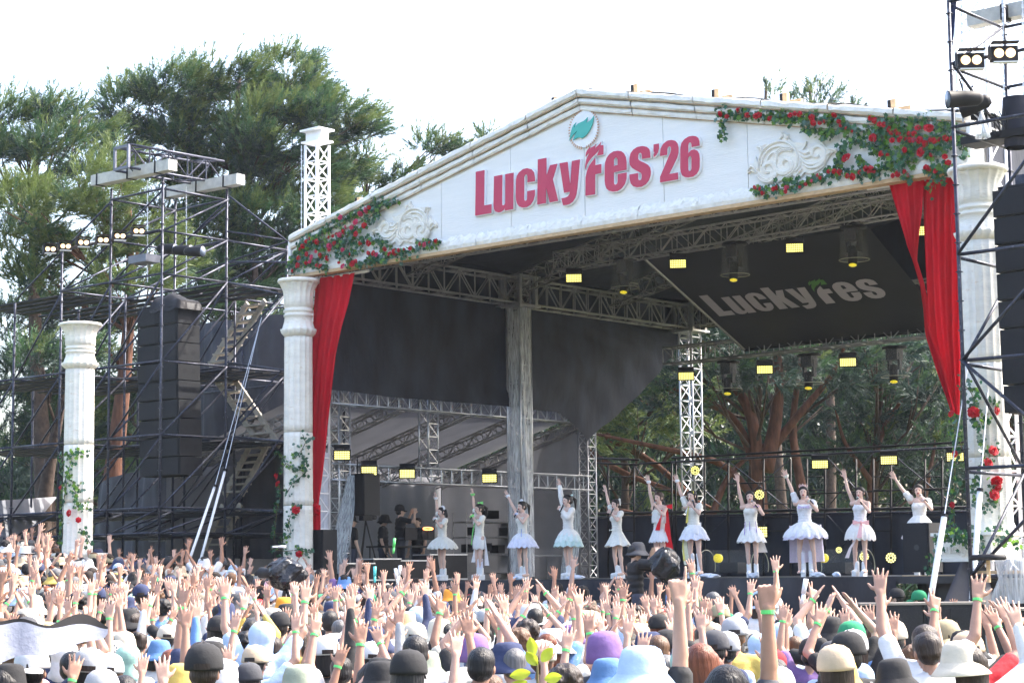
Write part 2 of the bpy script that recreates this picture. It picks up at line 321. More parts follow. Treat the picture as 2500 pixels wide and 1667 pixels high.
# emblem
C0 = (1360, 250, 12.06)
def cuv(p): return fuv(C0[0]+p[0]/C0[2], C0[1]+p[1]/C0[2])
em = empty('oval_emblem', S(*[cuv((835, 800))[0], -.05, cuv((835, 800))[1]]), 'white oval emblem with a teal leaf inside a bronze laurel wreath, below the gable peak', 'emblem')
cx, cz = cuv((835, 800)); RX = (cuv((1240, 800))[0]-cuv((430, 800))[0])/2; RZ = (cuv((835, 255))[1]-cuv((835, 1330))[1])/2
outline([[(cx+RX*math.cos(t), cz+RZ*math.sin(t)) for t in np.linspace(0, 2*math.pi, 49)[:-1]]], .03, lambda x, y, d: S(x, -.03+d, y), 'oval_plate', EDGEW, em)
LF = [(1155,415),(1140,560),(1110,680),(1060,800),(990,920),(900,1020),(805,1087),(770,1065),(720,1058),(650,1075),(590,1110),(555,1142),(565,1070),(600,980),(680,865),(610,920),(530,1000),(480,1080),(445,1150),(455,1030),(480,920),(520,770),(560,690),(635,620),(600,690),(572,785),(630,710),(700,650),(780,610),(860,575),(920,525),(975,460),(960,530),(932,625),(1000,595),(1070,545),(1120,480)]
lfo = outline([[cuv(p) for p in LF]], .02, lambda x, y, d: S(x, -.075+d, y), 'leaf', LEAFG, em)
m = MB()
for sgn in (1, -1):
    for k in range(20):
        t = -math.pi/2+sgn*(.12+k*.148); px_, pz_ = cx+RX*1.05*math.cos(t), cz+RZ*1.03*math.sin(t)
        for q in (-1, 1):
            dr = t+sgn*(.9 if q > 0 else 2.1); L = .055-.0014*k
            ex, ez = px_+L*math.cos(dr), pz_+L*math.sin(dr); nx, nz = -math.sin(dr)*.014, math.cos(dr)*.014; mx, mz = (px_+ex)/2, (pz_+ez)/2
            m.add([S(px_, -.052, pz_), S(mx+nx, -.056, mz+nz), S(ex, -.052, ez), S(mx-nx, -.056, mz-nz)], [(0, 1, 2, 3)])
m.build('laurel_wreath', BRONZE, em)
# carved scroll reliefs
F0 = (1820, 300, 9.8)
def ouv(p): return fuv(F0[0]+p[0]/F0[2], F0[1]+p[1]/F0[2])
OUTL = [(85,1230),(130,1180),(190,1170),(330,1240),(480,1350),(520,1355),(680,1290),(740,1330),(800,1460),(850,1400),(1000,1360),(1170,1260),(1230,1310),(1300,1360),(1370,1290),(1440,1190),(1560,1225),(1700,1200),(1900,1060),(1990,900),(2060,760),(2150,700),(2250,740),(2200,620),(2060,610),(1960,600),(1890,500),(1830,410),(1720,520),(1620,640),(1550,600),(1540,660),(1400,660),(1470,560),(1490,450),(1440,500),(1160,460),(1070,400),(1060,290),(970,270),(900,220),(870,330),(780,420),(600,520),(530,510),(430,560),(380,540),(300,600),(370,700),(390,800),(330,970),(280,820),(240,980),(150,990),(90,1100)]
def spiral(c, ra, rb, t0, turns, ys=1.12, n=46):
    return [(c[0]+(ra+(rb-ra)*i/n)*math.cos(t0+turns*2*math.pi*i/n), c[1]+ys*(ra+(rb-ra)*i/n)*math.sin(t0+turns*2*math.pi*i/n)) for i in range(n+1)]
STR = []
for off in (0, 38, 76):
    STR.append(spiral((580, 1130), 30+off*.3, 235+off*.9, 1.2, 1.25)); STR.append(spiral((985, 990), 35+off*.3, 300+off, 3.4, 1.3)); STR.append(spiral((1745, 745), 30+off*.3, 230+off*.6, .6, 1.2))
STR += [[(350,1150),(350,900),(450,680),(640,520),(850,450),(1050,470),(1220,620),(1290,820),(1270,1050),(1130,1240),(960,1330)], [(410,1050),(470,800),(640,620),(850,560),(1010,610)], [(540,950),(620,780),(760,700),(800,830),(760,1000)],
        [(1330,680),(1480,760),(1590,690)], [(1340,760),(1480,860),(1620,800)], [(1350,850),(1480,990),(1650,1010),(1820,960),(1920,830)], [(1420,1000),(1560,1100),(1750,1080),(1900,980)], [(2000,640),(2120,640),(2220,680)], [(2000,780),(2090,700)],
        [(100,1160),(170,1050),(250,1080),(310,1200)], [(320,580),(400,600),(430,700)], [(900,250),(930,330),(860,410)], [(990,290),(1040,340),(1020,410)], [(1240,1180),(1340,1060),(1340,920)], [(1250,1290),(1330,1180),(1400,1100)]]
def ornament(mir, label):
    fx = (lambda q: (W-q[0], q[1])) if mir else (lambda q: q)
    c = fx(ouv((1100, 850))); e = empty('scroll_relief', S(c[0], -.03, c[1]), label, 'relief', 'carved scroll reliefs')
    outline([[fx(ouv(p)) for p in OUTL]], .05, lambda x, y, d: S(x, -.03+d, y), 'base_plate', WHITEP, e)
    mm = MB(); m2 = MB()
    for P in STR:
        if len(P) < 20:                                     # smooth short strokes
            P = np.array(P, float); t = np.linspace(0, len(P)-1, len(P)*4); P = np.stack([np.interp(t, range(len(P)), P[:, k]) for k in (0, 1)], 1)
            for _ in range(3): P[1:-1] = (P[:-2]+2*P[1:-1]+P[2:])/4
        q = [fx(ouv(p)) for p in P]; n = len(q); rr = .011+.013*np.sin(np.linspace(.15, math.pi-.15, n))
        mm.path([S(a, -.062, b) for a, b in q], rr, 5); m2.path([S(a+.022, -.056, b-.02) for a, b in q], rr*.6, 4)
    mm.build('carved_scroll', WHITEP, e, True); m2.build('scroll_shade', RELIEF, e, True)  # thin darker offset strokes, painted shade beside each raised scroll
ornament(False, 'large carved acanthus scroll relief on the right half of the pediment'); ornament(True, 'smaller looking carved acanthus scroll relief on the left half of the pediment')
# timber blocks and tarp above the cornice
for x, y, du in ((863, 512, 0), (1345, 268, 0), (1540, 236, 0), (1738, 245, 0), (1905, 262, 0), (2170, 274, 0)):
    u_, z_ = fuv(x, y); z_ = topz(u_)+.13; u_ = u_
    e = empty('timber_bracket', S(u_, .2, z_), '', 'bracket', 'timber brackets on the roof edge')
    MB().sbox(u_, .2, z_+.08, .09, .10, .24).build('post', WOOD, e); MB().sbox(u_-.08, .2, z_+.08, .06, .11, .23).build('black_pad', BLKM, e); MB().sbox(u_+.15, .3, z_+.04, .24, .07, .06).build('stay', WOOD, e)
    e['label'] = 'padded timber bracket on roof edge, '+{863: 'above the left rose garland', 1345: 'just left of the gable peak', 1540: 'first to the right of the gable peak', 1738: 'second to the right of the gable peak', 1905: 'between the pine tips behind the roof', 2170: 'rightmost, above the thick roses'}[x]
# ------------------------------------------------------------------ stage roof
rf = empty('stage_roof', S(W/2, 7, HP), 'pitched stage roof of black tarpaulin with a white top', 'roof')
for (ua, ub) in ((-.2, W/2), (W/2, W+.2)):
    for nm, off, mt in (('roof_cover', .2, WHITET), ('black_lining', .16, BLACKT)):
        P = [[S(u, v, topz(min(max(u, 0), W))+off-.05*math.sin((v-.3)/15*math.pi*5)**2-.03*math.sin(u*3)) for u in np.linspace(ua, ub, 14)] for v in np.linspace(.25, 15.2, 40)]
        MB().grid(P).build(nm, mt, rf, True)
P = [[S(u, 15.3, z) for u in np.linspace(-.2, W+.2, 30)] for z in (HB+.1, HB+.8)]
m = MB(); m.grid([[S(u, 15.15, HB+.1) for u in np.linspace(-.2, W+.2, 30)], [S(u, 15.15, topz(min(max(u, 0), W))+.18) for u in np.linspace(-.2, W+.2, 30)]]); m.build('rear_gable_cloth', BLACKT, rf)
# ------------------------------------------------------------------ trusses
def truss(name, p0, p1, w, h, label, group=None, mt=ALUD, rc=.024, rl=.012, bay=None, upv=None, cat='truss', parent=None, ends=True):
    p0 = np.array(p0, float); p1 = np.array(p1, float); d = p1-p0; L = np.linalg.norm(d); d /= L
    upv = Zv if upv is None else np.array(upv, float)
    x = np.cross(d, upv); x /= np.linalg.norm(x); z = np.cross(x, d)
    if parent is None: e = empty(name, p0, label, cat, group)
    else: e = bpy.data.objects.new(name, None); COL.objects.link(e); e.parent = parent; e.location = [float(c) for c in (p0-wloc(parent))]
    cs = [x*w/2*a+z*h/2*b for a, b in ((-1, -1), (1, -1), (1, 1), (-1, 1))]
    for c in cs: MB().tube(p0+c, p1+c, rc, 8).build('chord', mt, e, True)
    bay = bay or max(w, h)*1.05; n = max(2, int(round(L/bay))); m = MB()
    for k in range(4):
        a, b = cs[k], cs[(k+1) % 4]
        for i in range(n):
            q0, q1 = p0+d*L*i/n, p0+d*L*(i+1)/n
            if i % 2: a_, b_ = a, b
            else: a_, b_ = b, a
            m.tube(q0+a_, q1+b_, rl, 5, cap=False)
            if k in (0, 2) or i in (0, n-1) or n < 40: m.tube(q0+a, q0+b, rl, 5, cap=False)
    m.build('lacing', mt, e); e.children[-1]['kind'] = 'stuff'
    return e
hT = HB+.33
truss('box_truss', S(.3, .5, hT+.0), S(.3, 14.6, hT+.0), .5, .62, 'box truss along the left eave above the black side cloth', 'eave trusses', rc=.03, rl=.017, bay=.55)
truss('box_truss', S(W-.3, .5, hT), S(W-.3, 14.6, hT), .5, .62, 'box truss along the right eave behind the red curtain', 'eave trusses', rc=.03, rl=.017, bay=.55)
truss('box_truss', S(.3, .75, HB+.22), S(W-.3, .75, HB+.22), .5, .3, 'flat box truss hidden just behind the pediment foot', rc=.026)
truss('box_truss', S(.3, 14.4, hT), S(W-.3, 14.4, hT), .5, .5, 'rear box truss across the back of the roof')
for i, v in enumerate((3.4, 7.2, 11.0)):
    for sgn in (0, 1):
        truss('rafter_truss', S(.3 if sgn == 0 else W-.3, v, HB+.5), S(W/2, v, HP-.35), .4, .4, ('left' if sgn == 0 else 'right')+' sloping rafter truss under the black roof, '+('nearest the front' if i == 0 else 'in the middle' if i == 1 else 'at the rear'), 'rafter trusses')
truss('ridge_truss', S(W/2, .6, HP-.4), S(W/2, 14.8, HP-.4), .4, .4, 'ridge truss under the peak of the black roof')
for v, lb in ((.75, 'white roof mast rising above the left end of the pediment'), (7.2, 'mast in clear rain film behind the singers on the left'), (14.4, 'bare silver mast at the left rear of the stage')):
    top = CZ+9.75 if v < 1 else HB+.66
    truss('truss_mast', S(.35 if v > 1 else -.05, v, FL if v > 1 else .6), S(.35 if v > 1 else -.05, v, top), .42 if v > 1 else .38, .42 if v > 1 else .38, lb, 'masts', mt=WHITEM if v < 1 else ALU, rc=.03 if v < 1 else .026, upv=Vd, rl=.018 if v < 1 else .013)
for v, lb in ((.75, 'white roof mast behind the top of the right scaffold'), (7.2, 'mast behind the right red curtain'), (14.4, 'mast at the right rear of the stage')):
    truss('truss_mast', S(W-.15, v, FL if v > 1 else -.5), S(W-.15, v, CZ+12 if v < 1 else HB+.66), .55 if v < 1 else .42, .55 if v < 1 else .42, lb, 'masts', mt=WHITEM if v < 1 else ALU, rc=.034 if v < 1 else .026, upv=Vd, rl=.017)
# mast head of the left white mast
mh = empty('mast_head', S(-.05, .75, CZ+9.78), 'white winch head on top of the left roof mast', 'mast head')
MB().sbox(-.05, .75, CZ+9.82, .58, .46, .04).build('lower_plate', WHITEM, mh); MB().sbox(-.05, .75, CZ+9.96, .52, .22, .22).build('beam', WHITEM, mh); MB().sbox(-.05, .75, CZ+10.09, .62, .5, .04).build('top_plate', WHITEM, mh)
def chain(p0, p1, label, r=.016):
    m = MB(); p0 = np.array(p0, float); p1 = np.array(p1, float); L = np.linalg.norm(p1-p0); n = int(L/.07)
    for i in range(n):
        q = p0+(p1-p0)*(i+.5)/n; m.box(q, (.03 if i % 2 else .012, .012 if i % 2 else .03, .062))
    return solo(m.build('chain', ALU), label, 'chain', 'hoist chains')
chain(S(-.3, .5, CZ+9.75), S(-.3, .5, CZ+7.4), 'steel chain hanging beside the left white mast')
# silver sleeve blocks where eave truss meets the masts
for v, lb in ((7.2, 'silver sleeve block on the film-wrapped mast'), (14.4, 'silver sleeve block on the bare rear mast')):
    e = empty('sleeve_block', S(.35, v, HB+.1), lb, 'sleeve block', 'sleeve blocks')
    for a, b in ((-1, -1), (1, -1), (1, 1), (-1, 1)): MB().sbox(.35+a*.3, v+b*.3, HB+.3, .10, .10, .78).build('roller_post', ALU, e)
    for z in (HB-.05, HB+.68): MB().sbox(.35, v, z, .8, .8, .05).build('collar', ALU, e)
# clear film round the mast
m = MB(); n = 40
P = [[S(.35+(.30+.03*math.sin(7*a+z))*math.cos(a), 7.2+(.30+.03*math.cos(5*a+z*1.3))*math.sin(a), z) for a in np.linspace(0, 2*math.pi, n)[:-1]] for z in np.linspace(FL+.05, HB-.1, 30)]
solo(m.grid(P, closed=True).build('rain_film', PLAST, smooth=True), 'clear crinkled film wrapped round the middle mast', 'plastic film')
# lighting trusses
u1, z1 = uv(onV(1372, 650, 4))[0], uv(onV(1372, 650, 4))[2]; 
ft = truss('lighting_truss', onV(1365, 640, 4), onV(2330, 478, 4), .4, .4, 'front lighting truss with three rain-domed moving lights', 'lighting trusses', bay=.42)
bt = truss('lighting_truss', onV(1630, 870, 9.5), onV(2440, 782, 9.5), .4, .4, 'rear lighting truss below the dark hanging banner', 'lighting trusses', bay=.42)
# dark side cloth
def sheet(name, pts_rows, mt, label, cat, parent=None):
    o = MB().grid(pts_rows).build(name, mt, parent, True)
    if label: tag(o, label, cat)
    return o
tl = [(822, 700), (1000, 722), (1180, 738), (1300, 752), (1480, 784), (1668, 818)]
bl = [(805, 965), (960, 985), (1120, 1000), (1300, 1010), (1440, 1072), (1560, 965)]
rows = []
NX = 60; tt = np.linspace(0, 5, NX)
TX = np.interp(tt, range(6), [a[0] for a in tl]); TY = np.interp(tt, range(6), [a[1] for a in tl]); BX = np.interp(tt, [0, 1, 2, 3, 4, 5], [a[0] for a in bl]); BY = np.interp(tt, range(6), [a[1] for a in bl])
# straight-edged quad in the side plane: top along the truss, lower edge rising to the rear corner
def side_pt(x, y, d=0): 
    q = onU(x, y, .08); return q+Ud*d
edgeR = [(1668, 818), (1640, 870), (1590, 935), (1520, 1005), (1440, 1075)]
Btm = [(800, 990), (1440, 1075)]
for k in range(24):
    t = k/23; row = []
    for i in range(NX):
        s = i/(NX-1)
        xr = np.interp(t, np.linspace(0, 1, 5), [a[0] for a in edgeR]); yr = np.interp(t, np.linspace(0, 1, 5), [a[1] for a in edgeR])
        xl = 822-22*t; yl = 690+262*t; yr = yr-(66*t**2)*0; x = xl+(xr-xl)*s; y = (yl+(yr-62*t*(1 if s < 1 else 1)-yl)*s)+62*t*max(0, (s-.88)/.12)**1.5
        row.append(side_pt(x, y, .12*math.sin(s*9+t*2)*t+.05*math.sin((s-.8*t)*40)*max(0, s-.3)+.03*math.sin(s*23+t*5)*t))
    rows.append(row)
sheet('side_cloth', rows, BLACKT, 'large black cloth hanging from the left eave truss', 'cloth')
solo(MB().grid([[S(-.12, v, z) for v in np.linspace(.35, 15.2, 30)] for z in (HB-.25, HB+.3, HL+.19)]).build('eave_cloth', BLACKT), 'black cloth closing the gap behind the left eave truss', 'cloth')
solo(MB().grid([[S(W+.12, v, z) for v in np.linspace(.35, 15.2, 30)] for z in (HB-.35, HB+.3, HL+.19)]).build('eave_cloth', BLACKT), 'black cloth closing the gap behind the right eave truss', 'cloth')
# banner under the roof
bA, bB, bC, bD = onV(1574, 632, 5.0), onV(2122, 556, 5.0), onV(2320, 800, 9.4), onV(1818, 853, 9.4)
bn = empty('hanging_banner', bA, 'dark banner with grey festival lettering hanging under the roof', 'banner')
MB().grid([[bA+(bB-bA)*s+((bD-bA)*(1-s)+(bC-bB)*s)*t for s in np.linspace(0, 1, 20)] for t in np.linspace(0, 1, 20)]).build('cloth', mat('banner_black', (.018, .02, .023), .6, var=.2, scale=1), bn, True)
nB = np.cross(bB-bA, bD-bA); nB /= np.linalg.norm(nB); nB = nB if nB[2] < 0 else -nB
def onP(x, y, p, n):
    d = ray(x, y); return CAMP+d*((n@(p-CAMP))/(n@d))
tA, tB, tC = onP(1757, 771, bA, nB), onP(2150, 726, bA, nB), onP(1704, 722, bA, nB)
gu = {k: glyph_uv(k) for k in ('L', 'u', 'c', 'k', 'y', 'flame', 'F', 'e', 's')}
gx0, gz0 = gu['L'][0][5]; gx1 = gu['s'][0][27][0]; gz1 = gu['L'][0][0][1]
BG = mat('banner_grey_print', (.50, .46, .47), .7, var=.03); BGR = mat('banner_green_print', (.10, .26, .06), .7)
for k, P in gu.items():
    # straight baseline of the printed copy follows the one on the board
    def pl(x, z, d, k=k):
        s = (x-gx0)/(gx1-gx0); t = (z-gz0)/(gz1-gz0); return tA+(tB-tA)*s*1.0+(tC-tA)*t+nB*(.012+d)
    lo = outline(P, .004, pl, 'letter', BGR if k == 'flame' else BG, bn)
m = MB(); m.tube(bD-Zv*.02, bC-Zv*.02, .03); m.build('bottom_bar', BLKM, bn)
m = MB(); m.tube(bA, bD, .035); m.build('side_bar', ALUD, bn)
# ================================================================== columns, curtains, ivy
def fluted_column(base, zt, zb, r, label, n=16):
    e = empty('plaster_column', (base[0], base[1], zb), label, 'column', 'plaster columns')
    H = zt-zb; k = r/.33
    def fl(an, j): return 1-.045*np.abs(np.cos(an*n/2))
    zz = [zb+H*i/26*.80 for i in range(27)]
    ph = random.random()*6
    def fl2(an, j): return (1-.085*np.abs(np.cos(an*n/2))**.6)*(1+.006*np.sin(an*7+j*1.9+ph))
    cut = [zb, zb+H*.22, zb+H*.47, zb+H*.80]
    for a, b in zip(cut[:-1], cut[1:]):
        pr = [(r*(1.03-.06*((z-zb)/H)), z) for z in np.linspace(a+.006, b-.006, 14)]
        MB().lathe((base[0], base[1], 0), pr, n*6, fl2).build('shaft_drum', WHITEP, e, True)
    z0 = zb+H*.80; c = H*.20
    prof = [(1.0, 0), (1.22, .06), (1.28, .10), (1.30, .13), (1.16, .14), (1.02, .26), (.98, .34), (1.06, .35), (1.06, .38), (.98, .39), (.98, .42), (1.07, .43), (1.07, .46), (.99, .47), (.99, .51), (1.06, .52), (1.04, .66), (1.12, .80), (1.32, .90), (1.40, .93)]
    pr = [(r*.98*a, z0+c*b) for a, b in prof]
    def fc(an, j): return 1-.09*np.abs(np.cos(an*n/2)) if (j < 5 or j > 15) else 1.0+0*an
    MB().lathe((base[0], base[1], 0), pr, n*6, fc).build('capital', WHITEP, e, True)
    MB().lathe((base[0], base[1], 0), [(r*1.30, z0+c*.925), (r*1.44, z0+c*.94), (r*1.47, z0+c*.97), (r*1.42, z0+c)], 60).build('abacus', WHITEP, e, True)
    return e
def colat(x, ytop, ybot, Y, r, label):
    t = onY(x, ytop, Y); b = onY(x, ybot, Y); return fluted_column((t[0], Y), t[2], b[2], r, label), t, b
YL = S(.3, -.38, 0)[1]; YR = S(16.75, -.4, 0)[1]
cl, clt, clb = colat(729, 683, 1392, YL, .315, 'tall plaster column under the left end of the pediment')
cr, crt, crb = colat(2386, 412, 1320, YR, .335, 'tall plaster column under the right end of the pediment, behind scaffold')
cf, cft, cfb = colat(197, 790, 1352, 40.0, .30, 'shorter plaster column standing alone in front of the left scaffold')
def planter(base, z0, z1, hw, label, text=False):
    e = empty('planter_box', (base[0], base[1], z0), label, 'planter', 'planter boxes')
    c = np.array([base[0], base[1], 0]); ax = (Ud, Vd, Zv)
    MB().box(c+Zv*(z0+z1)/2, (hw*2, hw*2, z1-z0-.06), ax).build('box', WHITEP, e)
    MB().box(c+Zv*(z1-.025), (hw*2+.08, hw*2+.08, .05), ax).build('rim', STONE, e); MB().box(c+Zv*(z0+.02), (hw*2+.05, hw*2+.05, .04), ax).build('foot_rim', STONE, e)
    if text:
        cu = bpy.data.curves.new('t', 'FONT'); cu.body = 'LuckyFes'; cu.size = .22; cu.extrude = .008; cu.align_x = 'CENTER'; cu.offset = .004
        ob = bpy.data.objects.new('t', cu); COL.objects.link(ob); me = bpy.data.meshes.new_from_object(ob.evaluated_get(bpy.context.evaluated_depsgraph_get())); bpy.data.objects.remove(ob)
        v = np.array([tuple(q.co) for q in me.vertices]); p = c-Vd*(hw+.012)+Zv*(z0+(z1-z0)*.30)
        pw = np.array([p+Ud*a+Zv*b-Vd*d for a, b, d in v])-wloc(e); me.vertices.foreach_set('co', pw.ravel()); me.materials.clear(); me.materials.append(RELIEF); link('raised_lettering', me, e)
    return e
planter(crb, CZ+.14, CZ+.60, .50, 'white planter box with raised lettering at the foot of the right column', True)
planter(clb, clb[2]-.5, clb[2]+.0, .42, 'planter box at the foot of the left stage column')
planter(cfb, ground(cfb[0], cfb[1]), cfb[2]+.02, .38, 'planter box under the short free-standing column')
# vines
LSH = np.array([(0, 0), (.5, .1), (.42, .42), (.75, .75), (.3, .8), (0, 1.15), (-.3, .8), (-.75, .75), (-.42, .42), (-.5, .1)])
def leaf_add(m, p, n, upd, s, mi):
    n = n/np.linalg.norm(n); x = np.cross(upd, n); x /= (np.linalg.norm(x)+1e-9); y = np.cross(n, x)
    v = [p+x*a*s+y*(b-.4)*s+n*(.12*s*abs(a)) for a, b in LSH]; c = p+y*.1*s-n*.04*s
    m.add(np.vstack([v, [c]]), [(10, i, (i+1) % 10) for i in range(10)], mi)
def rose_mesh(name, mt):
    m = MB()
    for ring, (r, h, nn, tilt) in enumerate(((.18, .5, 3, .1), (.42, .42, 4, .35), (.7, .25, 5, .6), (1.0, .0, 6, .95))):
        for k in range(nn):
            a = k*2*math.pi/nn+ring*.7; c, s_ = math.cos(a), math.sin(a); t = np.array([-s_, c, 0]); o = np.array([c, s_, 0]); wd = r*.85+.12
            b = o*r*.25+Zv*(h-.25); tp = o*(r*.85)+Zv*(h+.3*(1-tilt)); lip = o*(r*1.12)+Zv*(h+.22*(1-tilt)-.05)
            m.add([b-t*wd*.5, b+t*wd*.5, tp+t*wd, tp-t*wd, lip+t*wd*.6, lip-t*wd*.6], [(0, 1, 2, 3), (3, 2, 4, 5)])
    me = m.mesh(name, mt); return me
RM = rose_mesh('rose', ROSE); RMP = rose_mesh('rose_pink', ROSEP)
def garland(label, strands, place, nrm, dens=70, spread=.10, roses=None, mixw=(.5, .3, .2), pink=0, size=.062, rs=.062, upd=Zv):
    """strands: polylines; place(x,y)->3-D point; roses: list of (x,y,scale)"""
    first = place(*strands[0][0]); e = empty('rose_garland' if roses else 'ivy_vine', first, label, 'garland' if roses else 'ivy')
    m = MB(); st_ = MB()
    for Sx in strands:
        P = np.array([place(*q) for q in Sx]); seg = np.linalg.norm(np.diff(P, axis=0), axis=1); L = np.concatenate([[0], np.cumsum(seg)])
        st_.path(P+np.array([nrm(p)*.03 for p in P]), .008, 4)
        for _ in range(int(L[-1]*dens)):
            s = random.uniform(0, L[-1]); p = np.array([np.interp(s, L, P[:, k]) for k in range(3)])
            cl_ = .6+.6*abs(math.sin(s*3.1+len(Sx))); n = nrm(p); x = np.cross(n, Zv); x /= np.linalg.norm(x)
            q = p+x*random.gauss(0, spread*cl_)+Zv*random.gauss(0, spread*cl_)+n*random.uniform(.02, .11)
            nn = n+np.array([random.gauss(0, .45) for _ in range(3)]); ud = -Zv*random.uniform(.2, 1)+x*random.gauss(0, .8)
            leaf_add(m, q, nn, ud, size*random.uniform(.6, 1.25), np.random.choice(3, p=mixw))
    m.build('ivy_leaves', IVY, e)['kind'] = 'stuff'; st_.build('stem', STEM, e, True)
    for x, y, sc in (roses or []):
        p = place(x, y); n = nrm(p)+np.array([random.gauss(0, .3) for _ in range(3)]); n /= np.linalg.norm(n); p = p+nrm(p)*.10
        o = link('rose', RMP if random.random() < pink else RM, e); q = Vector(n).to_track_quat('Z', 'Y'); o.rotation_mode = 'QUATERNION'; o.rotation_quaternion = q
        o.location = [float(a) for a in (p-wloc(e))]; k = rs*sc; o.scale = (k, k, k)
    return e
FP = lambda x, y: onV(x, y, -.08); FN = lambda p: -Vd
def zr(o, s, L): return [(o[0]+a/s, o[1]+b/s, c) for a, b, c in L]
rosL = zr((600, 500), 3.357, [(800,108,1),(965,80,1.1),(1010,52,1.3),(1038,28,.8),(925,145,1.2),(893,190,1),(998,175,1.1),(928,243,1.1),(830,230,1.2),(843,187,.7),(795,252,1),(770,240,.7),(708,272,.8),(740,262,.6),(612,307,1.1),(583,302,.7),(525,305,.8),(552,283,.7),(493,345,.9),(470,370,.7),(750,318,1),(713,340,1.1),(710,372,.7),(525,408,1),(563,433,1),(600,388,.6),(635,420,1),(460,443,1),(693,443,1.2),(550,470,.8),(522,484,.9),(450,500,1.2),(410,545,.9),(612,500,.8),(637,506,1.1),(820,377,.9),(880,406,.6),(963,320,.8),(1033,316,1.3),(897,487,1.2),(925,468,.9),(820,508,1.1),(790,478,.6),(1030,400,.8),(1070,402,1.1),(1097,413,.9),(1165,367,.9),(1203,405,.9),(1245,393,1.2),(1278,377,.8),(1322,368,.5),(1376,360,.9),(1453,328,.8),(1488,330,1),(1530,312,.5),(1585,305,1.1)])
garland('thick rose and ivy garland on the left end of the pediment', [
  [(720,668),(722,630),(745,590),(790,568),(830,545),(865,527),(900,512),(935,497)], [(728,655),(740,610),(770,590),(805,598),(840,585)], [(930,500),(926,525),(900,545),(878,562),(850,575),(825,585)], [(740,650),(775,640),(800,625),(790,610),(760,600)],
  [(805,600),(840,600),(870,585),(900,583),(935,592),(960,603)], [(850,640),(880,648),(905,640),(930,628),(945,618)], [(900,637),(940,632),(975,622),(1010,610),(1045,600),(1078,592)], [(830,600),(830,625),(850,622),(880,612),(890,600)], [(712,640),(706,665)], [(905,498),(925,495),(960,500),(975,487)], [(985,618),(990,635)], [(740,612),(750,632),(775,650),(802,655)]],
  FP, FN, 80, .06, rosL, (.5, .27, .23), .16, .074, .050)
ZR = (1900, 0); rosR = zr(ZR, 3.358, [(122,952,.9),(160,940,.8),(200,945,1),(298,975,1.2),(312,1017,1),(365,1017,.7),(400,1003,.7),(483,955,1),(520,1005,.7),(533,1042,.7),(578,1060,.6),(628,1085,.5),(780,975,1),(815,997,1),(855,1028,.9),(887,1030,.9),(928,1067,1),(985,1082,.9),(950,1097,.9),(1010,1113,.9),(1093,1105,.8),(1138,1105,.9),(1025,1153,1.1),(1072,1145,.9),(957,1158,.9),(1102,1155,.9),(1140,1160,.9),(1183,1157,1.2),(1225,1187,1.1),(1268,1160,.9),(1297,1160,1.1),(1343,1152,.8),(1385,1135,1),(1410,1150,.8),(1450,1140,.8),(1258,1058,1.6),(1168,1055,1),(797,1142,1.6),(580,1300,1.7),(867,1270,1),(918,1278,.8),(1058,1238,1),(1190,1253,1.5),(1275,1280,.8),(1390,1293,.9),(1417,1343,1),(437,1413,.7),(485,1413,.9),(525,1420,1),(588,1450,.9),(633,1457,1.2),(695,1418,.8),(740,1390,1),(778,1400,1.4),(808,1415,.7),(962,1448,.8),(1002,1435,1),(1060,1418,.8),(1087,1445,.7),(1235,1385,1.1),(1262,1395,.7),(1313,1408,.9),(247,1518,.7),(298,1490,.6),(345,1443,.6),(370,1465,.6),(205,1540,.6),(92,1545,.8),(12,1545,.8)])+[(1765,281,1),(1782,287,.8),(1810,271,1.2),(1832,284,1),(1853,286,1),(1861,282,1),(1886,291,1),(1766,281,.7),(1850,460,.8),(1862,463,.7),(1869,473,.9),(1897,465,1),(1925,470,.8)]
garland('thick rose and ivy garland on the right end of the pediment', [
  [(1755,276),(1790,285),(1815,278),(1850,280),(1885,290),(1910,280),(1925,300)], [(1768,298),(1772,315),(1770,332)], [(1925,290),(1960,292),(1990,283),(2010,290),(2035,300),(2050,290),(2075,318),(2100,318)],
  [(2125,290),(2160,300),(2180,312),(2205,290),(2240,300),(2275,290),(2292,292)], [(2150,315),(2180,325),(2205,342),(2240,347),(2285,345),(2325,345),(2340,335)], [(2060,400),(2055,380),(2075,345),(2105,345),(2125,362),(2150,372),(2180,385),(2210,385),(2235,400)],
  [(2045,402),(2062,372),(2068,352)], [(1840,470),(1875,466),(1930,460),(1960,450),(1985,440),(2020,432),(2055,415),(2100,425),(2140,420),(2175,410),(2215,425),(2230,445)], [(2295,300),(2330,310),(2350,345),(2362,385)], [(2150,330),(2160,365),(2190,378),(2230,365),(2255,378),(2290,385)],
  [(2100,388),(2110,405),(2150,420)], [(2260,420),(2290,420),(2310,405),(2310,430),(2285,450),(2275,462)], [(2180,290),(2165,300),(2190,325),(2230,325),(2235,340)], [(2240,350),(2275,362),(2300,372)], [(2290,300),(2300,330),(2310,360)], [(1960,300),(1990,320),(2020,330),(2045,330)], [(2125,318),(2140,340)]],
  FP, FN, 84, .062, rosR, (.45, .38, .17), .02, .078, .046)
def colplace(c, r):
    C = np.array([c[0], c[1]])
    def pl(x, y):
        d = ray(x, y); o = -C; a = d[0]**2+d[1]**2; b = 2*(o@d[:2]); cc = o@o-r*r; D = b*b-4*a*cc
        t = (-b-math.sqrt(D))/(2*a) if D > 0 else -b/(2*a)
        return CAMP+d*t
    def nr(p):
        q = np.array([p[0]-C[0], p[1]-C[1], 0]); return q/np.linalg.norm(q)
    return pl, nr
pl, nr = colplace(clb, .34)
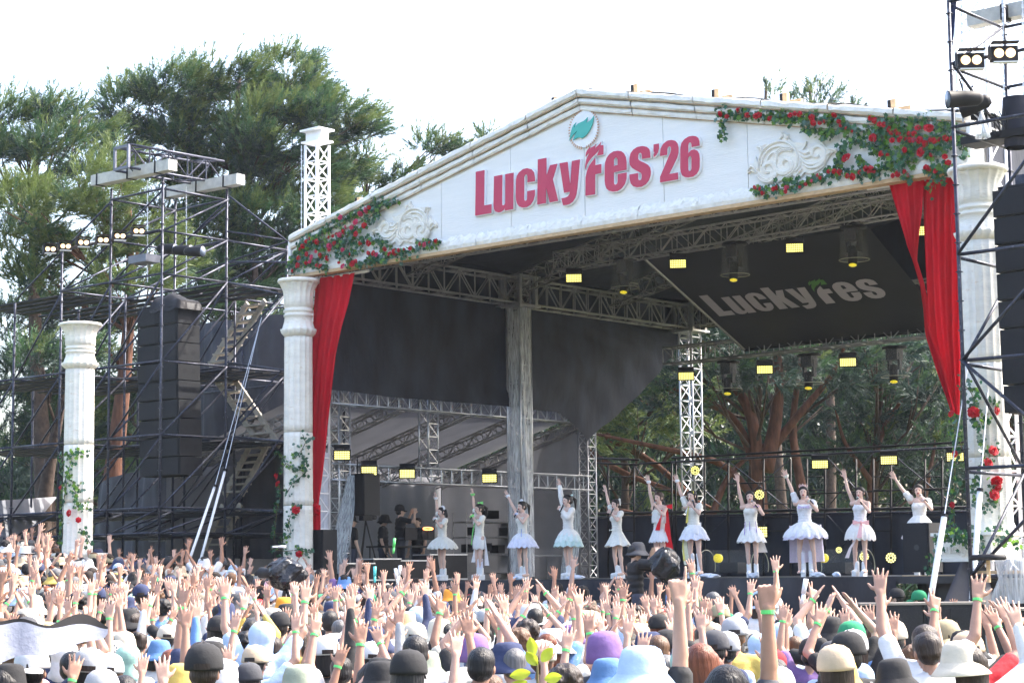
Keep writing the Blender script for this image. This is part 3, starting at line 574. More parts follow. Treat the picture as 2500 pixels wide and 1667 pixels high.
garland('ivy and a few roses climbing the left stage column', [[(738,1060),(745,1080),(735,1100),(720,1120)], [(675,1105),(690,1110),(700,1120)], [(690,1150),(700,1130),(722,1145),(745,1150)], [(684,1180),(688,1210),(680,1240),(676,1280),(672,1320)], [(735,1100),(742,1130),(738,1160),(715,1180),(702,1205)], [(735,1230),(715,1250),(705,1275),(712,1300),(690,1320)], [(665,1340),(700,1345),(740,1340),(755,1350)]], pl, nr, 55, .06, [(687,1163,1),(689,1180,1),(724,1244,1.2),(730,1352,1),(684,1160,.8)], (.62, .13, .25))
pl, nr = colplace(crb, .37)
garland('ivy and roses climbing the right stage column', [[(2352,935),(2372,960),(2378,985),(2376,1020),(2390,1040)], [(2410,975),(2425,985),(2428,1000),(2400,1015),(2390,1050),(2385,1080)], [(2335,1010),(2340,1050),(2350,1090),(2335,1130),(2335,1180),(2330,1220),(2335,1290)], [(2415,1090),(2410,1130),(2400,1140),(2385,1150)], [(2420,1170),(2425,1200),(2420,1230),(2380,1235)], [(2430,1250),(2440,1290),(2435,1310)], [(2380,1160),(2378,1190),(2375,1215)]], pl, nr, 75, .07, [(2376,1008,1.3),(2421,1003,1),(2415,1100,1.2),(2406,1130,1.2),(2422,1175,1.3),(2425,1190,1),(2418,1208,1.2),(2341,1108,.8),(2337,1232,.8),(2333,1010,.8)], (.6, .2, .2))
pc = lambda x, y: onY(x, y, YR-.55)
garland('ivy spilling over the planter of the right column', [[(2290,1320),(2330,1310),(2370,1318),(2420,1312),(2470,1322),(2500,1325)], [(2300,1335),(2290,1360),(2270,1380)], [(2398,1330),(2400,1350)], [(2300,1312),(2340,1305),(2400,1300),(2460,1310)]], pc, lambda p: -Vd, 90, .07, None, (.6, .2, .2))
pl, nr = colplace(cfb, .33)
garland('ivy and roses climbing the short left column', [[(155,1105),(158,1140),(165,1180),(160,1220),(158,1260),(155,1330)], [(170,1110),(195,1105),(215,1112)], [(200,1175),(185,1200),(190,1235),(210,1245),(215,1215)], [(170,1150),(180,1180),(200,1200)], [(195,1290),(205,1300),(220,1330)], [(165,1105),(178,1120),(172,1140)]], pl, nr, 60, .06, [(175,1252,1),(193,1269,.8),(160,1190,.8)], (.45, .4, .15))
# curtains
def curtain(name, Lp, Rp, v, label, folds=9, depth=.07, ny=40, nx=90, mt=RED, parent=None, cat='curtain'):
    Ly = [a[1] for a in Lp]; Ry = [a[1] for a in Rp]; P = []
    for k in range(ny):
        t = k/(ny-1); yl = Ly[0]+(Ly[-1]-Ly[0])*t; yr = Ry[0]+(Ry[-1]-Ry[0])*t
        xl = np.interp(yl, Ly, [a[0] for a in Lp]); xr = np.interp(yr, Ry, [a[0] for a in Rp]); row = []
        for i in range(nx):
            s = i/(nx-1); q = onV(xl+(xr-xl)*s, yl+(yr-yl)*s, v)
            f = math.sin(s*folds*math.pi*2+.6*math.sin(t*4+s*3))+.5*math.sin(s*folds*4.4+t*2.5)
            row.append(q+Vd*f*depth*(.45+.8*t*(1-t)*2))
        P.append(row)
    o = MB().grid(P).build(name, mt, parent, True)
    return tag(o, label, cat) if label else o
ec = empty('red_curtain', onV(780, 1230, .2), 'long red drape beside the left column, tied near its foot', 'curtain')
curtain('drape', [(772,680),(766,740),(757,850),(750,940),(746,1010),(748,1080),(754,1150),(768,1235)], [(866,666),(852,740),(836,800),(822,870),(812,950),(803,1030),(797,1090),(788,1160),(776,1235)], .2, None, 5, .055, parent=ec)
curtain('tail', [(765,1232),(757,1270),(756,1310)], [(782,1232),(783,1270),(782,1318)], .2, None, 3, .03, 12, 24, parent=ec)
m = MB(); c = onV(768, 1240, .1)
for a in np.linspace(0, 2*math.pi, 7)[:-1]: m.tube(c, c+Ud*.14*math.cos(a)+Zv*(.12*math.sin(a)-.03), .035, 6, .055)
m.build('knot', RED, ec, True)
ec = empty('red_curtain', onV(2290, 440, .2), 'pair of red drapes gathered beside the right column', 'curtain')
curtain('drape', [(2171,452),(2190,520),(2213,600),(2232,640),(2250,700),(2258,760),(2262,820),(2285,900),(2322,1005)], [(2256,440),(2252,520),(2246,570),(2235,632),(2253,690),(2264,745),(2268,800),(2300,880),(2330,1000)], .15, None, 5, .05, 50, 50, parent=ec)
curtain('drape', [(2253,441),(2254,560),(2257,660),(2262,760),(2268,820),(2290,910),(2328,1012)], [(2345,430),(2345,560),(2345,700),(2345,820),(2345,900),(2342,1012)], .25, None, 6, .06, 50, 70, parent=ec)
curtain('tail_cloth', [(2440,1115),(2441,1180),(2442,1240)], [(2458,1118),(2460,1160),(2452,1238)], .9, 'red cloth tail showing behind the right column', 3, .04, 14, 24)
e = empty('curtain_rail', onV(860, 665, .2), 'white curtain rail at the top of the left drape', 'rail'); MB().tube(onV(765, 684, .25), onV(900, 661, .25), .035, 8).build('rail_tube', WHITEM, e)
e = empty('curtain_rail', onV(2160, 455, .2), 'white curtain rail at the top of the right drapes', 'rail'); MB().tube(onV(2118, 461, .3), onV(2330, 428, .3), .035, 8).build('rail_tube', WHITEM, e)
# ================================================================== backstage marquee left of the stage
UM = -.35
mq = empty('backstage_marquee', S(-3, 8, 1), 'grey-white marquee on box trusses at the left rear of the stage', 'marquee')
pA, pB = onU(800, 962, UM), onU(1432, 1022, UM)
vA, vB = uv(pA)[1], uv(pB)[1]; zM = (pA[2]+pB[2])/2
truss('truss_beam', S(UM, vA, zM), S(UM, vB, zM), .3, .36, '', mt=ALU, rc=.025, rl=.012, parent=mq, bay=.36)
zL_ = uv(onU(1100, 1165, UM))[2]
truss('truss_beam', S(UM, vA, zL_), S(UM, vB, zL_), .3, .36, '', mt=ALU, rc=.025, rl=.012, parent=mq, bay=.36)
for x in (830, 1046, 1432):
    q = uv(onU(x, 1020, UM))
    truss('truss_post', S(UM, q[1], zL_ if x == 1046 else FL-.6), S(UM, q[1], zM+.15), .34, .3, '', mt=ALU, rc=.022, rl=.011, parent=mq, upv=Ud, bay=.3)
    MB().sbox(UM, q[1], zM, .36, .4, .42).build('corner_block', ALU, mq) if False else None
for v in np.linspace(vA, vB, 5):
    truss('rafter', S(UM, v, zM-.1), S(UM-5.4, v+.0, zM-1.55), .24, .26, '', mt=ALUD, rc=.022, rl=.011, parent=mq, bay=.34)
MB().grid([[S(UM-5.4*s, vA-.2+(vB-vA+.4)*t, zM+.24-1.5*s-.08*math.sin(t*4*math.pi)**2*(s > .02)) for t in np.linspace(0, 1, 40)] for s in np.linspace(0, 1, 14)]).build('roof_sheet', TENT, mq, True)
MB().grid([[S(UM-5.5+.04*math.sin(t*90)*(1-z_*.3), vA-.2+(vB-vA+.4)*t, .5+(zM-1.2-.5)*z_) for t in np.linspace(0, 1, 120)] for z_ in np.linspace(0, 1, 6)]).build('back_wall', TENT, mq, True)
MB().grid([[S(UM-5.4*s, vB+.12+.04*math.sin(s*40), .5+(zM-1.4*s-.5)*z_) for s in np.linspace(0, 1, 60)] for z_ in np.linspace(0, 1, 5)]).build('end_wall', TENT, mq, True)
# white side panel behind the left curtain
curtain('white_cloth', [(778,1110),(776,1400)], [(800,1105),(800,1420)], .9, 'white cloth panel behind the foot of the left drape', 3, .02, 6, 20, EDGEW, cat='cloth')
truss('leaning_frame', onV(757, 1345, .6), onV(790, 1345, .6)+Zv*.0+Vd*.02, .3, .3, 'x', mt=ALU) if False else None
# gathered clear film curtains
for x0, x1, xb0, xb1, yt, yb, u_, lb in ((850, 865, 812, 832, 1160, 1400, -.1, 'clear film curtain gathered beside the left hanging speaker'), (1398, 1412, 1378, 1402, 1195, 1400, -.1, 'clear film curtain gathered at the right end of the marquee')):
    P = []
    for k in range(24):
        t = k/23; y = yt+(yb-yt)*t; w_ = 1+1.5*math.sin(min(1, t*1.6)*math.pi*.5); xc = (x0+x1)/2+((xb0+xb1)/2-(x0+x1)/2)*t
        P.append([onU(xc+(i/29-.5)*(x1-x0)*w_*1.0, y, u_)+Ud*.05*math.sin(i*1.3+k*.2) for i in range(30)])
    solo(MB().grid(P).build('film_curtain', film('crumpled_film'+str(x0), (.6, .66, .7), .5), None, True), lb, 'plastic curtain')
# film panel inside the marquee (grey transparent) handled by canvas
# ================================================================== left scaffold
LV = [1300, 1238, 1060, 880, 667, 562, 459]            # ledger levels read at the corner pole (px)
def scaff_pole(e, p, z0, z1, r=.029):
    m = MB(); m.tube((p[0], p[1], z0), (p[0], p[1], z1), r, 8)
    z = z0+.25
    while z < z1: m.tube((p[0], p[1], z), (p[0], p[1], z+.014), .055, 8); z += .45
    m.build('pole', SCAF, e, True)
def pipe(e, a, b, nm='ledger', r=.026): MB().tube(a, b, r, 7).build(nm, SCAF, e, True)
CU, CV = -1.62, -2.4; BAY = 1.83
lz = [uv(onU(390, y, CU))[2] for y in LV]
ls = empty('scaffold_tower', S(CU, CV, .8), 'wide dark steel pipe scaffold left of the stage holding the speakers', 'scaffold')
us = [CU-BAY*i for i in range(5)]; vs_ = [CV+BAY*j for j in range(4)]
def gz(p): return float(ground(p[0], p[1]))
def ptop(i, j):
    if i <= 1 and j <= 1: return lz[6]+.25
    if i == 2: return lz[5]-.0 if j == 0 else lz[4]+.1
    if i == 3: return lz[4]-.1
    if i == 0 and j == 2: return lz[5]+.1
    if i == 4: return lz[3]
    return lz[4]+.35
for i, u in enumerate(us):
    for j, v in enumerate(vs_):
        if i == 4 and j > 1: continue
        p = S(u, v, 0); scaff_pole(ls, p, gz(p), ptop(i, j))
for li, z in enumerate(lz):
    for j, v in enumerate(vs_):
        for i in range(len(us)-1):
            if z < min(ptop(i, j), ptop(i+1, j))+.06: pipe(ls, S(us[i], v, z), S(us[i+1], v, z))
    for i, u in enumerate(us):
        for j in range(len(vs_)-1):
            if i == 4 and j > 0: continue
            if z < min(ptop(i, j), ptop(i, j+1))+.06: pipe(ls, S(u, vs_[j], z), S(u, vs_[j+1], z))
for li in range(len(lz)-1):
    for j in (0, 1, 2):
        for i in range(len(us)-1):
            if lz[li+1] < min(ptop(i, j), ptop(i+1, j))+.7 and (i+li+j) % 2 == 0 or (j == 0 and lz[li+1] < ptop(i+1, j)+1.2):
                pipe(ls, S(us[i+1], vs_[j]+.04, lz[li]), S(us[i], vs_[j]+.04, lz[li+1]), 'brace', .023)
    for i in (0, 1, 2):
        for j in range(2):
            if lz[li+1] < min(ptop(i, j), ptop(i, j+1))+1.2 and not (i == 0 and j == 1 and li > 4): pipe(ls, S(us[i]+.04, vs_[j], lz[li]), S(us[i]+.04, vs_[j+1], lz[li+1]), 'brace', .023)
# long raking pipes from the tower to the stage roof
for a, b in (((558, 478), (716, 600)), ((555, 565), (690, 585)), ((560, 650), (700, 612)), ((390, 640), (560, 500)), ((560, 860), (705, 700)), ((558, 1050), (700, 890)), ((390, 1060), (560, 880)), ((560, 1255), (690, 1060)), ((478, 667), (700, 590)), ((300, 640), (558, 590))):
    pipe(ls, onV(a[0], a[1], CV+BAY-.08), onV(b[0], b[1], CV+BAY+.6), 'brace', .021)
for y0_, y1_ in ((690, 722), (885, 905), (1065, 1078), (1240, 1250), (640, 640)):
    pipe(ls, onV(558, y0_, CV+BAY), onV(700, y1_, CV+BAY+.1), 'ledger')
for z in (lz[4]-.06, lz[3]-.06, lz[2]-.06, lz[1]-.06):
    for (ua, ub, va, vb) in ((us[0]+.1, us[2], vs_[1]+.1, vs_[2]-.1), (us[2], us[4], vs_[1]+.1, vs_[2]-.1), (us[2], us[4], vs_[0]+.15, vs_[1]-.3)):
        for q in np.linspace(va+.12, vb-.12, 4):
            MB().sbox((ua+ub)/2, q, z, abs(ub-ua)-.05, .24, .04).build('walk_board', BLKM, ls)
# top beams and black truss
def beam(xa, ya, xb, yb, v, label):
    a, b = onV(xa, ya, v), onV(xb, yb, v); e = empty('square_beam', a, label, 'beam', 'ballast beams on the tower')
    c = (a+b)/2; d = (b-a); L = np.linalg.norm(d); d /= L; x = np.cross(d, Zv); x /= np.linalg.norm(x)
    MB().box(c, (L, .24, .24), (d, x, np.cross(x, d))).build('timber', PLANKG, e)
    for s in (-.42, -.02, .33): MB().box(c+d*L*s, (.05, .26, .27), (d, x, np.cross(x, d))).build('ratchet_strap', BLKM, e)
    return e
beam(232, 443, 422, 403, CV, 'pale square beam on top of the left tower, nearer one'); beam(400, 474, 588, 438, CV+BAY, 'pale square beam on top of the left tower, farther one')
tt_ = truss('black_truss', onU(300, 385, CU-.9), onU(530, 425, CU-.9), .5, .52, 'black box truss lying across the beams on the left tower', mt=SCAF, rc=.03, rl=.018, bay=.5)
pe = onU(297, 385, CU-.9)
for s1, s2, a, b in ((-.24, 0, .06, .52), (.24, 0, .06, .52), (0, -.24, .52, .06), (0, .24, .52, .06)): MB().box(pe+Ud*s1+Zv*s2, (a, .05, b), (Ud, Vd, Zv)).build('end_plate', mat('grey_plate', (.16, .17, .21), .5, .3), tt_)
for x, y in ((360, 440), (455, 455)): chain(onU(x, y, CU-.9), onU(x, y+250, CU-.9), 'hoist chain down to the left speaker array, '+('left' if x < 400 else 'right')+' one')
# stairs
def ladder(pl, pr, n, v, wpx, label):
    a = onV(*pl, v); b = onV(*pr, v); e = empty('wooden_steps', a, label, 'steps', 'steps on the left scaffold')
    d = b-a; L = np.linalg.norm(d); d /= L; wd = Ud if abs(d[0]) < 2 else Ud
    x = Ud*wpx
    nn = np.cross(d, Ud); nn /= np.linalg.norm(nn)
    for k in (0, 1):
        c = (a+b)/2+x*k; MB().box(c, (L, .05, .14), (d, Vd, np.cross(d, Vd)/np.linalg.norm(np.cross(d, Vd)))).build('stringer', LADW, e)
    for i in range(n):
        c = a+d*L*(i+.5)/n+x/2; MB().box(c, (abs(wpx), .28, .04), (Ud, Vd, Zv)).build('tread', LADW, e)
    return e
ladder((512, 895), (605, 740), 8, CV+2*BAY+.3, .62, 'upper flight of wooden steps on the left scaffold, leaning right')
ladder((530, 930), (640, 1092), 8, CV+2*BAY-.1, .62, 'middle flight of wooden steps on the left scaffold, leaning left')
ladder((548, 1210), (612, 1085), 7, CV+2*BAY+.3, .62, 'lower flight of wooden steps on the left scaffold')
ladder((500, 1340), (545, 1232), 5, CV+2*BAY+.3, .62, 'bottom flight of wooden steps behind the crowd')
# windbreak sheets
def wind(corners, v, label, ph=0):
    a, b, c, d = [onV(x, y, v) for x, y in corners]; P = []
    for t in np.linspace(0, 1, 16): P.append([(a+(b-a)*s)*(1-t)+(d+(c-d)*s)*t+Vd*.1*math.sin(s*14+t*3+ph)+Vd*.03*math.sin(s*55) for s in np.linspace(0, 1, 90)])
    return solo(MB().grid(P).build('windbreak_sheet', MESHG, None, True), label, 'windbreak')
wind([(455, 795), (700, 765), (700, 1365), (470, 1360)], CV+3*BAY+.2, 'charcoal windbreak sheet behind the wooden steps')
wind([(236, 1180), (470, 1100), (470, 1360), (236, 1365)], CV+3*BAY+.3, 'charcoal windbreak sheet low behind the left speaker array', 2)
# ================================================================== line arrays
def line_array(cu, cv, ztop, n, bh, wu, wv, label, tilt=.0, group='hanging speaker arrays', cover=True):
    e = empty('line_array', S(cu, cv, ztop-n*bh), label, 'speaker array', group)
    MB().sbox(cu, cv, ztop+.14, wu*.5, wv*.5, .16).build('flying_bar', SCAF, e); MB().sbox(cu, cv, ztop+.03, wu*.9, wv*.8, .05).build('frame', BLKM, e)
    for k in range(n):
        z = ztop-bh*(k+.5); dv = tilt*(k*.006+.0011*k*k)
        c = bpy.data.objects.new('speaker_box', MB().sbox(0, 0, 0, wu, wv, bh*.95).mesh('b', SPK)); COL.objects.link(c); c.parent = e; c.location = [float(a) for a in (S(cu, cv+dv, z)-wloc(e))]
        for s in (-1, 1):
            g_ = MB(); g_.sbox(s*wu*.25, -wv/2-.012, 0, wu*.44, .02, bh*.86); gg = link('grille', g_.mesh('g', SPKG), c); gg.location = (0, 0, 0)
            gg.data.transform(Matrix.Translation((-O[0], -O[1], 0)))
        g_ = MB()
        g_.sbox(0, -wv/2-.02, 0, wu*.10, .02, bh*.8); gg = link('centre_horn', g_.mesh('g', BLKM), c); gg.data.transform(Matrix.Translation((-O[0], -O[1], 0)))
        for s in (-.2, .2):
            g_ = MB(); ctr = S(wu/2+.005, s*wv, 0); an = np.linspace(0, 2*math.pi, 17)[:-1]
            g_.add([ctr+Vd*.055*math.cos(t)+Zv*.055*math.sin(t) for t in an]+[ctr], [(16, i, (i+1) % 16) for i in range(16)]); gg = link('handle_hole', g_.mesh('h', BLKM), c); gg.data.transform(Matrix.Translation((-O[0], -O[1], 0)))
        c.data.transform(Matrix.Translation((-O[0], -O[1], 0)))
    return e
q = uv(onV(385, 752, CV+.75))
line_array(CU-.95, CV+.95, q[2], 9, .42, 1.42, .62, 'tall black line array speaker hanging in the left scaffold', 1)
P = [[S(CU-.95+a*.75+.06, CV+.95+b*.36, q[2]+.30-.30*max(abs(a), abs(b))**2+.03*math.sin(a*9)+(-.12 if max(abs(a), abs(b)) > .95 else 0)) for a in np.linspace(-.4, 1, 16)] for b in np.linspace(-1, 1, 12)]
solo(MB().grid(P).build('rain_sheet', BLKM, None, True), 'black rain sheet draped over the left speaker array', 'rain sheet')
# right scaffold -----------------------------------------------------------------
RU, RV = 17.62, -2.4
LVR = [1407, 1143, 881, 625, 475, 320, 170, 22, -130]
rz_ = [uv(onU(2356, y, RU))[2] for y in LVR]
rs_ = empty('scaffold_tower', S(RU, RV, 0), 'tall dark steel pipe scaffold at the right edge of the picture', 'scaffold')
for (u, v, a, b) in ((RU, RV, gz(S(RU, RV, 0)), rz_[8]), (RU, RV+BAY, -1, rz_[8]), (RU+BAY, RV, -1, rz_[8]), (RU+BAY, RV+BAY, -1, rz_[8])):
    scaff_pole(rs_, S(u, v, 0), a, b, .031)
for k, z in enumerate(rz_):
    if k == 4: continue
    pipe(rs_, S(RU, RV, z), S(RU+BAY, RV, z), r=.029); pipe(rs_, S(RU, RV, z-.05), S(RU, RV+BAY, z-.05), r=.027)
    if k in (0, 2, 6, 7): pipe(rs_, S(RU, RV+BAY, z-.03), S(RU+BAY, RV+BAY, z-.03), r=.027)
fl_ = [(0, 1, 0), (1, 2, 1), (2, 3, 0), (3, 5, 1), (5, 6, 0), (6, 7, 1)]
for a, b, s in ((0, 1, 1), (1, 2, 0), (2, 3, 1), (3, 5, 1)):
    pipe(rs_, S(RU+(0 if s else BAY), RV-.03, rz_[a]), S(RU+(BAY if s else 0), RV-.03, rz_[b]), 'brace', .027)
for a, b, s in ((1, 2, 1), (2, 3, 0), (5, 6, 1), (6, 7, 0), (0, 1, 0)):
    pipe(rs_, S(RU+.03, RV+(0 if s else BAY), rz_[b]), S(RU+.03, RV+(BAY if s else 0), rz_[a]), 'brace', .025)
for k in range(5): MB().sbox(RU+.95, RV+.15+k*.26, rz_[0]+.06, 1.9, .24, .045).build('walk_board', WOOD if k == 0 else BLKM, rs_)
bm = empty('square_beam', onY(2440, 40, 31.0), 'pale square beam high on the right scaffold', 'beam', 'ballast beams on the tower')
MB().box(onY(2470, 30, 31.0), (1.5, .24, .24), (Ud, Vd, Zv)).build('timber', PLANKG, bm); MB().box(onY(2455, 33, 30.9), (.06, .27, .27), (Ud, Vd, Zv)).build('ratchet_strap', BLKM, bm)
for x, lb in ((2347, 'left'), (2448, 'middle'), (2496, 'right')): chain(onY(x, 0, 30.5), onY(x+4, 300, 30.5), 'hoist chain at the top of the right scaffold, '+lb+' one')
m = MB(); a, b = onU(2322, -5, RU), onU(2320, 118, RU); m.add([a-Ud*.02, a+Ud*.09, b+Ud*.03, b-Ud*.01], [(0, 1, 2, 3)]); m.add([a-Ud*.02+Vd*.02, a+Ud*.09+Vd*.02, b+Ud*.03+Vd*.02, b-Ud*.01+Vd*.02], [(0, 1, 2, 3)])
solo(m.build('ratchet_strap', mat('navy_strap', (.02, .03, .09), .7)), 'dark blue ratchet strap hanging on the outer pole of the right scaffold', 'strap')
qa = onY(2505, 452, S(RU+1, RV+.9, 0)[1]); qa = uv(qa)
line_array(RU+.98, RV+.80, uv(onU(2440, 455, RU+.6))[2], 8, .43, 1.25, .62, 'tall black line array speaker hanging at the right edge', 1)
# speakers on ground and stage
def cabinet(name, c, su, sv, sz, label, cat='speaker', grille=True, holes=False):
    e = empty(name, c-Zv*sz/2, label, cat); MB().box(c, (su, sv, sz), (Ud, Vd, Zv)).build('cabinet', SPK, e)
    if grille: MB().box(c-Vd*(sv/2+.01), (su*.9, .02, sz*.92), (Ud, Vd, Zv)).build('grille', SPKG, e)
    return e
c = onY(2252, 1336, 32.9); e = cabinet('monitor_speaker', c, .50, .42, .82, 'black monitor speaker on a pole in front of the rightmost singer')
an = np.linspace(0, 2*math.pi, 21)[:-1]; k_ = c+Ud*.02+Zv*.0-Vd*.232; MB().add([k_+Ud*.05*math.cos(t)+Zv*.05*math.sin(t) for t in an], [tuple(range(20))]).build('badge', mat('badge_grey', (.04, .04, .045), .4), e)
MB().tube(c-Zv*.41, c-Zv*.41-Zv*1.6, .022).build('pole', BLKM, e)
c = onY(789, 1352, 42.6); e = cabinet('monitor_speaker', c, .44, .42, 1.05, 'black speaker beside the foot of the left red drape')
q = onU(888, 1207, -.1); e = cabinet('hanging_speaker', q, .55, .5, .95, 'black speaker hanging from the marquee truss above the crew')
for s in (-.2, .2): MB().tube(q+Vd*s+Zv*.4, q+Vd*s+Zv*.85, .012).build('hanger', BLKM, e)
for k, (xa, xb, yt) in enumerate(((2103, 2404, 1478), (2414, 2560, 1492))):
    Y = 27.5; a = onY(xa, yt, Y); b = onY(xb, yt-3, Y); L = np.linalg.norm(b-a)
    e = empty('subwoofer', a, 'long black subwoofer stack in front of the stage, '+('below the rightmost singer' if k == 0 else 'at the right edge'), 'subwoofer', 'subwoofers')
    X = (b-a)/L; X[2] = 0; X /= np.linalg.norm(X); Yv = np.cross(Zv, X); nb = 2 if k == 0 else 1; hgt = 1.05
    for j in range(nb):
        cc = a+X*L*(j+.5)/nb*1.0-Zv*hgt/2; MB().box(cc+Yv*.4, (L/nb*.985, .8, hgt), (X, Yv, Zv)).build('cabinet', SPK, e)
        MB().box(cc-Yv*.012, (L/nb*.9, .02, hgt*.9), (X, Yv, Zv)).build('grille', SPKG, e); MB().box(cc-Yv*.025+Zv*hgt*.38, (.10, .02, .13), (X, Yv, Zv)).build('handle', BLKM, e)
    MB().box((a+b)/2+Yv*.4+Zv*.02, (L+.04, .84, .03), (X, Yv, Zv)).build('top_board', mat('dusty_top', (.25, .22, .19), .9), e)
# ================================================================== rear pipe frame behind the singers
rp = empty('pipe_frame', S(10, 12.6, FL), 'black pipe frame with light rails along the back of the stage', 'frame')
VR = 12.4
def rl(x0, y0, x1, y1, r=.03, mt=BLKM, nm='rail', v=VR): MB().tube(onV(x0, y0, v), onV(x1, y1, v), r, 7).build(nm, mt, rp, True)
rl(1440, 1118, 1560, 1122); rl(1440, 1130, 1560, 1134); rl(1560, 1132, 1640, 1128); rl(1640, 1118, 2480, 1072); rl(1640, 1128, 2480, 1084, .03, SCAF); rl(1445, 1254, 2480, 1236, .04); rl(1445, 1262, 2480, 1246, .028, SCAF); rl(1560, 1198, 1640, 1196, .02); rl(1980, 1205, 2340, 1190, .02); rl(1780, 1180, 1860, 1178, .02)
for x in (1485, 1548, 1640, 1650, 1720, 1778, 1864, 1930, 1970, 2014, 2090, 2132, 2175, 2258, 2300, 2480): rl(x, 1405, x, 1120 if x > 1640 else 1130, .028, nm='upright')
for k in range(1, 6):
    for xa, xb in ((1864, 1930), (1970, 2014), (2132, 2175), (1485, 1548), (2258, 2300)): rl(xa, 1130+k*33, xb, 1130+k*33, .016, nm='rung')
for a in ((1548, 1135, 1640, 1250), (1640, 1135, 1548, 1250), (1650, 1130, 1778, 1250), (1778, 1125, 1650, 1250), (1778, 1125, 1930, 1245), (1930, 1120, 1778, 1250), (2014, 1110, 2132, 1240), (2132, 1105, 2014, 1245), (2175, 1105, 2330, 1235), (2330, 1095, 2175, 1240), (2014, 1250, 2132, 1380), (2132, 1250, 2014, 1380), (1650, 1380, 1778, 1260)): rl(a[0], a[1], a[2], a[3], .014, SCAF, 'brace')
P = [[onV(1448+(2520-1448)*s, 1262-15*s+(1412-1262+15*s)*t, VR+.1)+Vd*.05*math.sin(s*60) for s in np.linspace(0, 1, 120)] for t in (0, .3, .6, 1)]
solo(MB().grid(P).build('back_drape', BLACKT, None, True), 'black drape hung low along the back of the stage', 'drape')
# ================================================================== lamps
def led_panel(p, nrm, w, h, label, group='bright LED panel lights', rows=4, cols=9, tilt=0):
    nrm = np.array(nrm, float); nrm /= np.linalg.norm(nrm); X = np.cross(Zv, nrm); X /= np.linalg.norm(X); Y = np.cross(nrm, X)
    e = empty('led_panel_light', p, label, 'stage light', group)
    MB().box(p-nrm*.07, (w*1.14, h*1.25, .12), (X, Y, nrm)).build('housing', BLKM, e)
    MB().box(p-nrm*.08+Zv*h*.95, (w*1.05, .09, .16), (X, Y, nrm)).build('bracket', BLKM, e)
    m = MB()
    for i in range(cols):
        for j in range(rows):
            c = p+nrm*.004+X*w*((i+.5)/cols-.5)+Y*h*((j+.5)/rows-.5); a = w/cols*.40; b = h/rows*.40
            m.add([c-X*a-Y*b*.6, c-X*a*.5-Y*b, c+X*a*.5-Y*b, c+X*a-Y*b*.6, c+X*a+Y*b*.6, c+X*a*.5+Y*b, c-X*a*.5+Y*b, c-X*a+Y*b*.6], [tuple(range(8))])
    m.build('led_array', LED, e)['kind'] = 'stuff'
    return e
def tocam(p, k=1, dz=0): d = CAMP-p; d = d/np.linalg.norm(d); return d+np.array([0, 0, dz])
where = {(1401,679): 'leftmost on the front truss', (1655,644): 'second on the front truss', (1940,605): 'third on the front truss', (2259,563): 'seen between the right drapes'}
for (x, y), lb in where.items(): p = onV(x, y, 3.7); led_panel(p, tocam(p)-Zv*.1, .33, .17, 'glowing LED panel light, '+lb)
for (x, y), lb in {(1675,918): 'left on the rear truss', (1867,902): 'middle on the rear truss', (2070,884): 'right on the rear truss'}.items(): p = onV(x, y, 9.2); led_panel(p, tocam(p)-Zv*.1, .36, .18, 'glowing LED panel light, '+lb)
for (x, y), lb in {(835,1111): 'leftmost under the marquee', (901,1149): 'second under the marquee', (994,1156): 'third under the marquee', (1195,1167): 'above the raised hand of the second singer'}.items(): p = onU(x, y, .1); led_panel(p, tocam(p)-Zv*.1, .34, .19, 'glowing LED panel light, '+lb)
for (x, y), lb in {(2002,1133): 'above the singer with the tiara', (2170,1123): 'above the second singer from the right', (2332,1115): 'half hidden by the right column'}.items(): p = onV(x, y, VR-.3); led_panel(p, tocam(p)-Zv*.1, .38, .19, 'glowing LED panel light, '+lb)
p = onV(1862, 1298, VR-.3); led_panel(p, tocam(p)+Ud*.8, .24, .26, 'small LED panel light right of the singer in purple ribbons', rows=4, cols=4)
def par(p, r, label, mt=LED):
    nrm = tocam(p); nrm /= np.linalg.norm(nrm); X = np.cross(Zv, nrm); X /= np.linalg.norm(X); Y = np.cross(nrm, X)
    e = empty('round_stage_light', p, label, 'stage light', 'round stage lights'); MB().tube(p-nrm*.25, p-nrm*.01, r*1.1, 20).build('can', BLKM, e, True)
    m = MB()
    for rr, k in ((.83, 12), (.42, 6)):
        for i in range(k):
            a = i*2*math.pi/k; c = p+nrm*.005+X*r*rr*math.cos(a)+Y*r*rr*math.sin(a); m.add([c+(X*math.cos(t)+Y*math.sin(t))*r*.17 for t in np.linspace(0, 2*math.pi, 9)[:-1]], [tuple(range(8))])
    m.build('led_ring', mt, e)['kind'] = 'stuff'; MB().tube(p-nrm*.15+Y*r*1.1, p-nrm*.15+Y*r*1.8, .02).build('yoke', BLKM, e)
for x, y, v, r, lb in ((1697,1148,VR-.5,.115,'above the singer with the yellow sash'), (2175,1361,6,.105,'on the floor right of the second singer from the right'), (1854,1207,VR-.5,.12,'behind the head of the singer in purple ribbons'), (2110,1358,8,.10,'half hidden behind the legs of the second singer from the right'), (2048,1342,9,.07,'low behind the train of the singer with the tiara')):
    par(onV(x, y, v), r, 'round yellow LED light, '+lb)
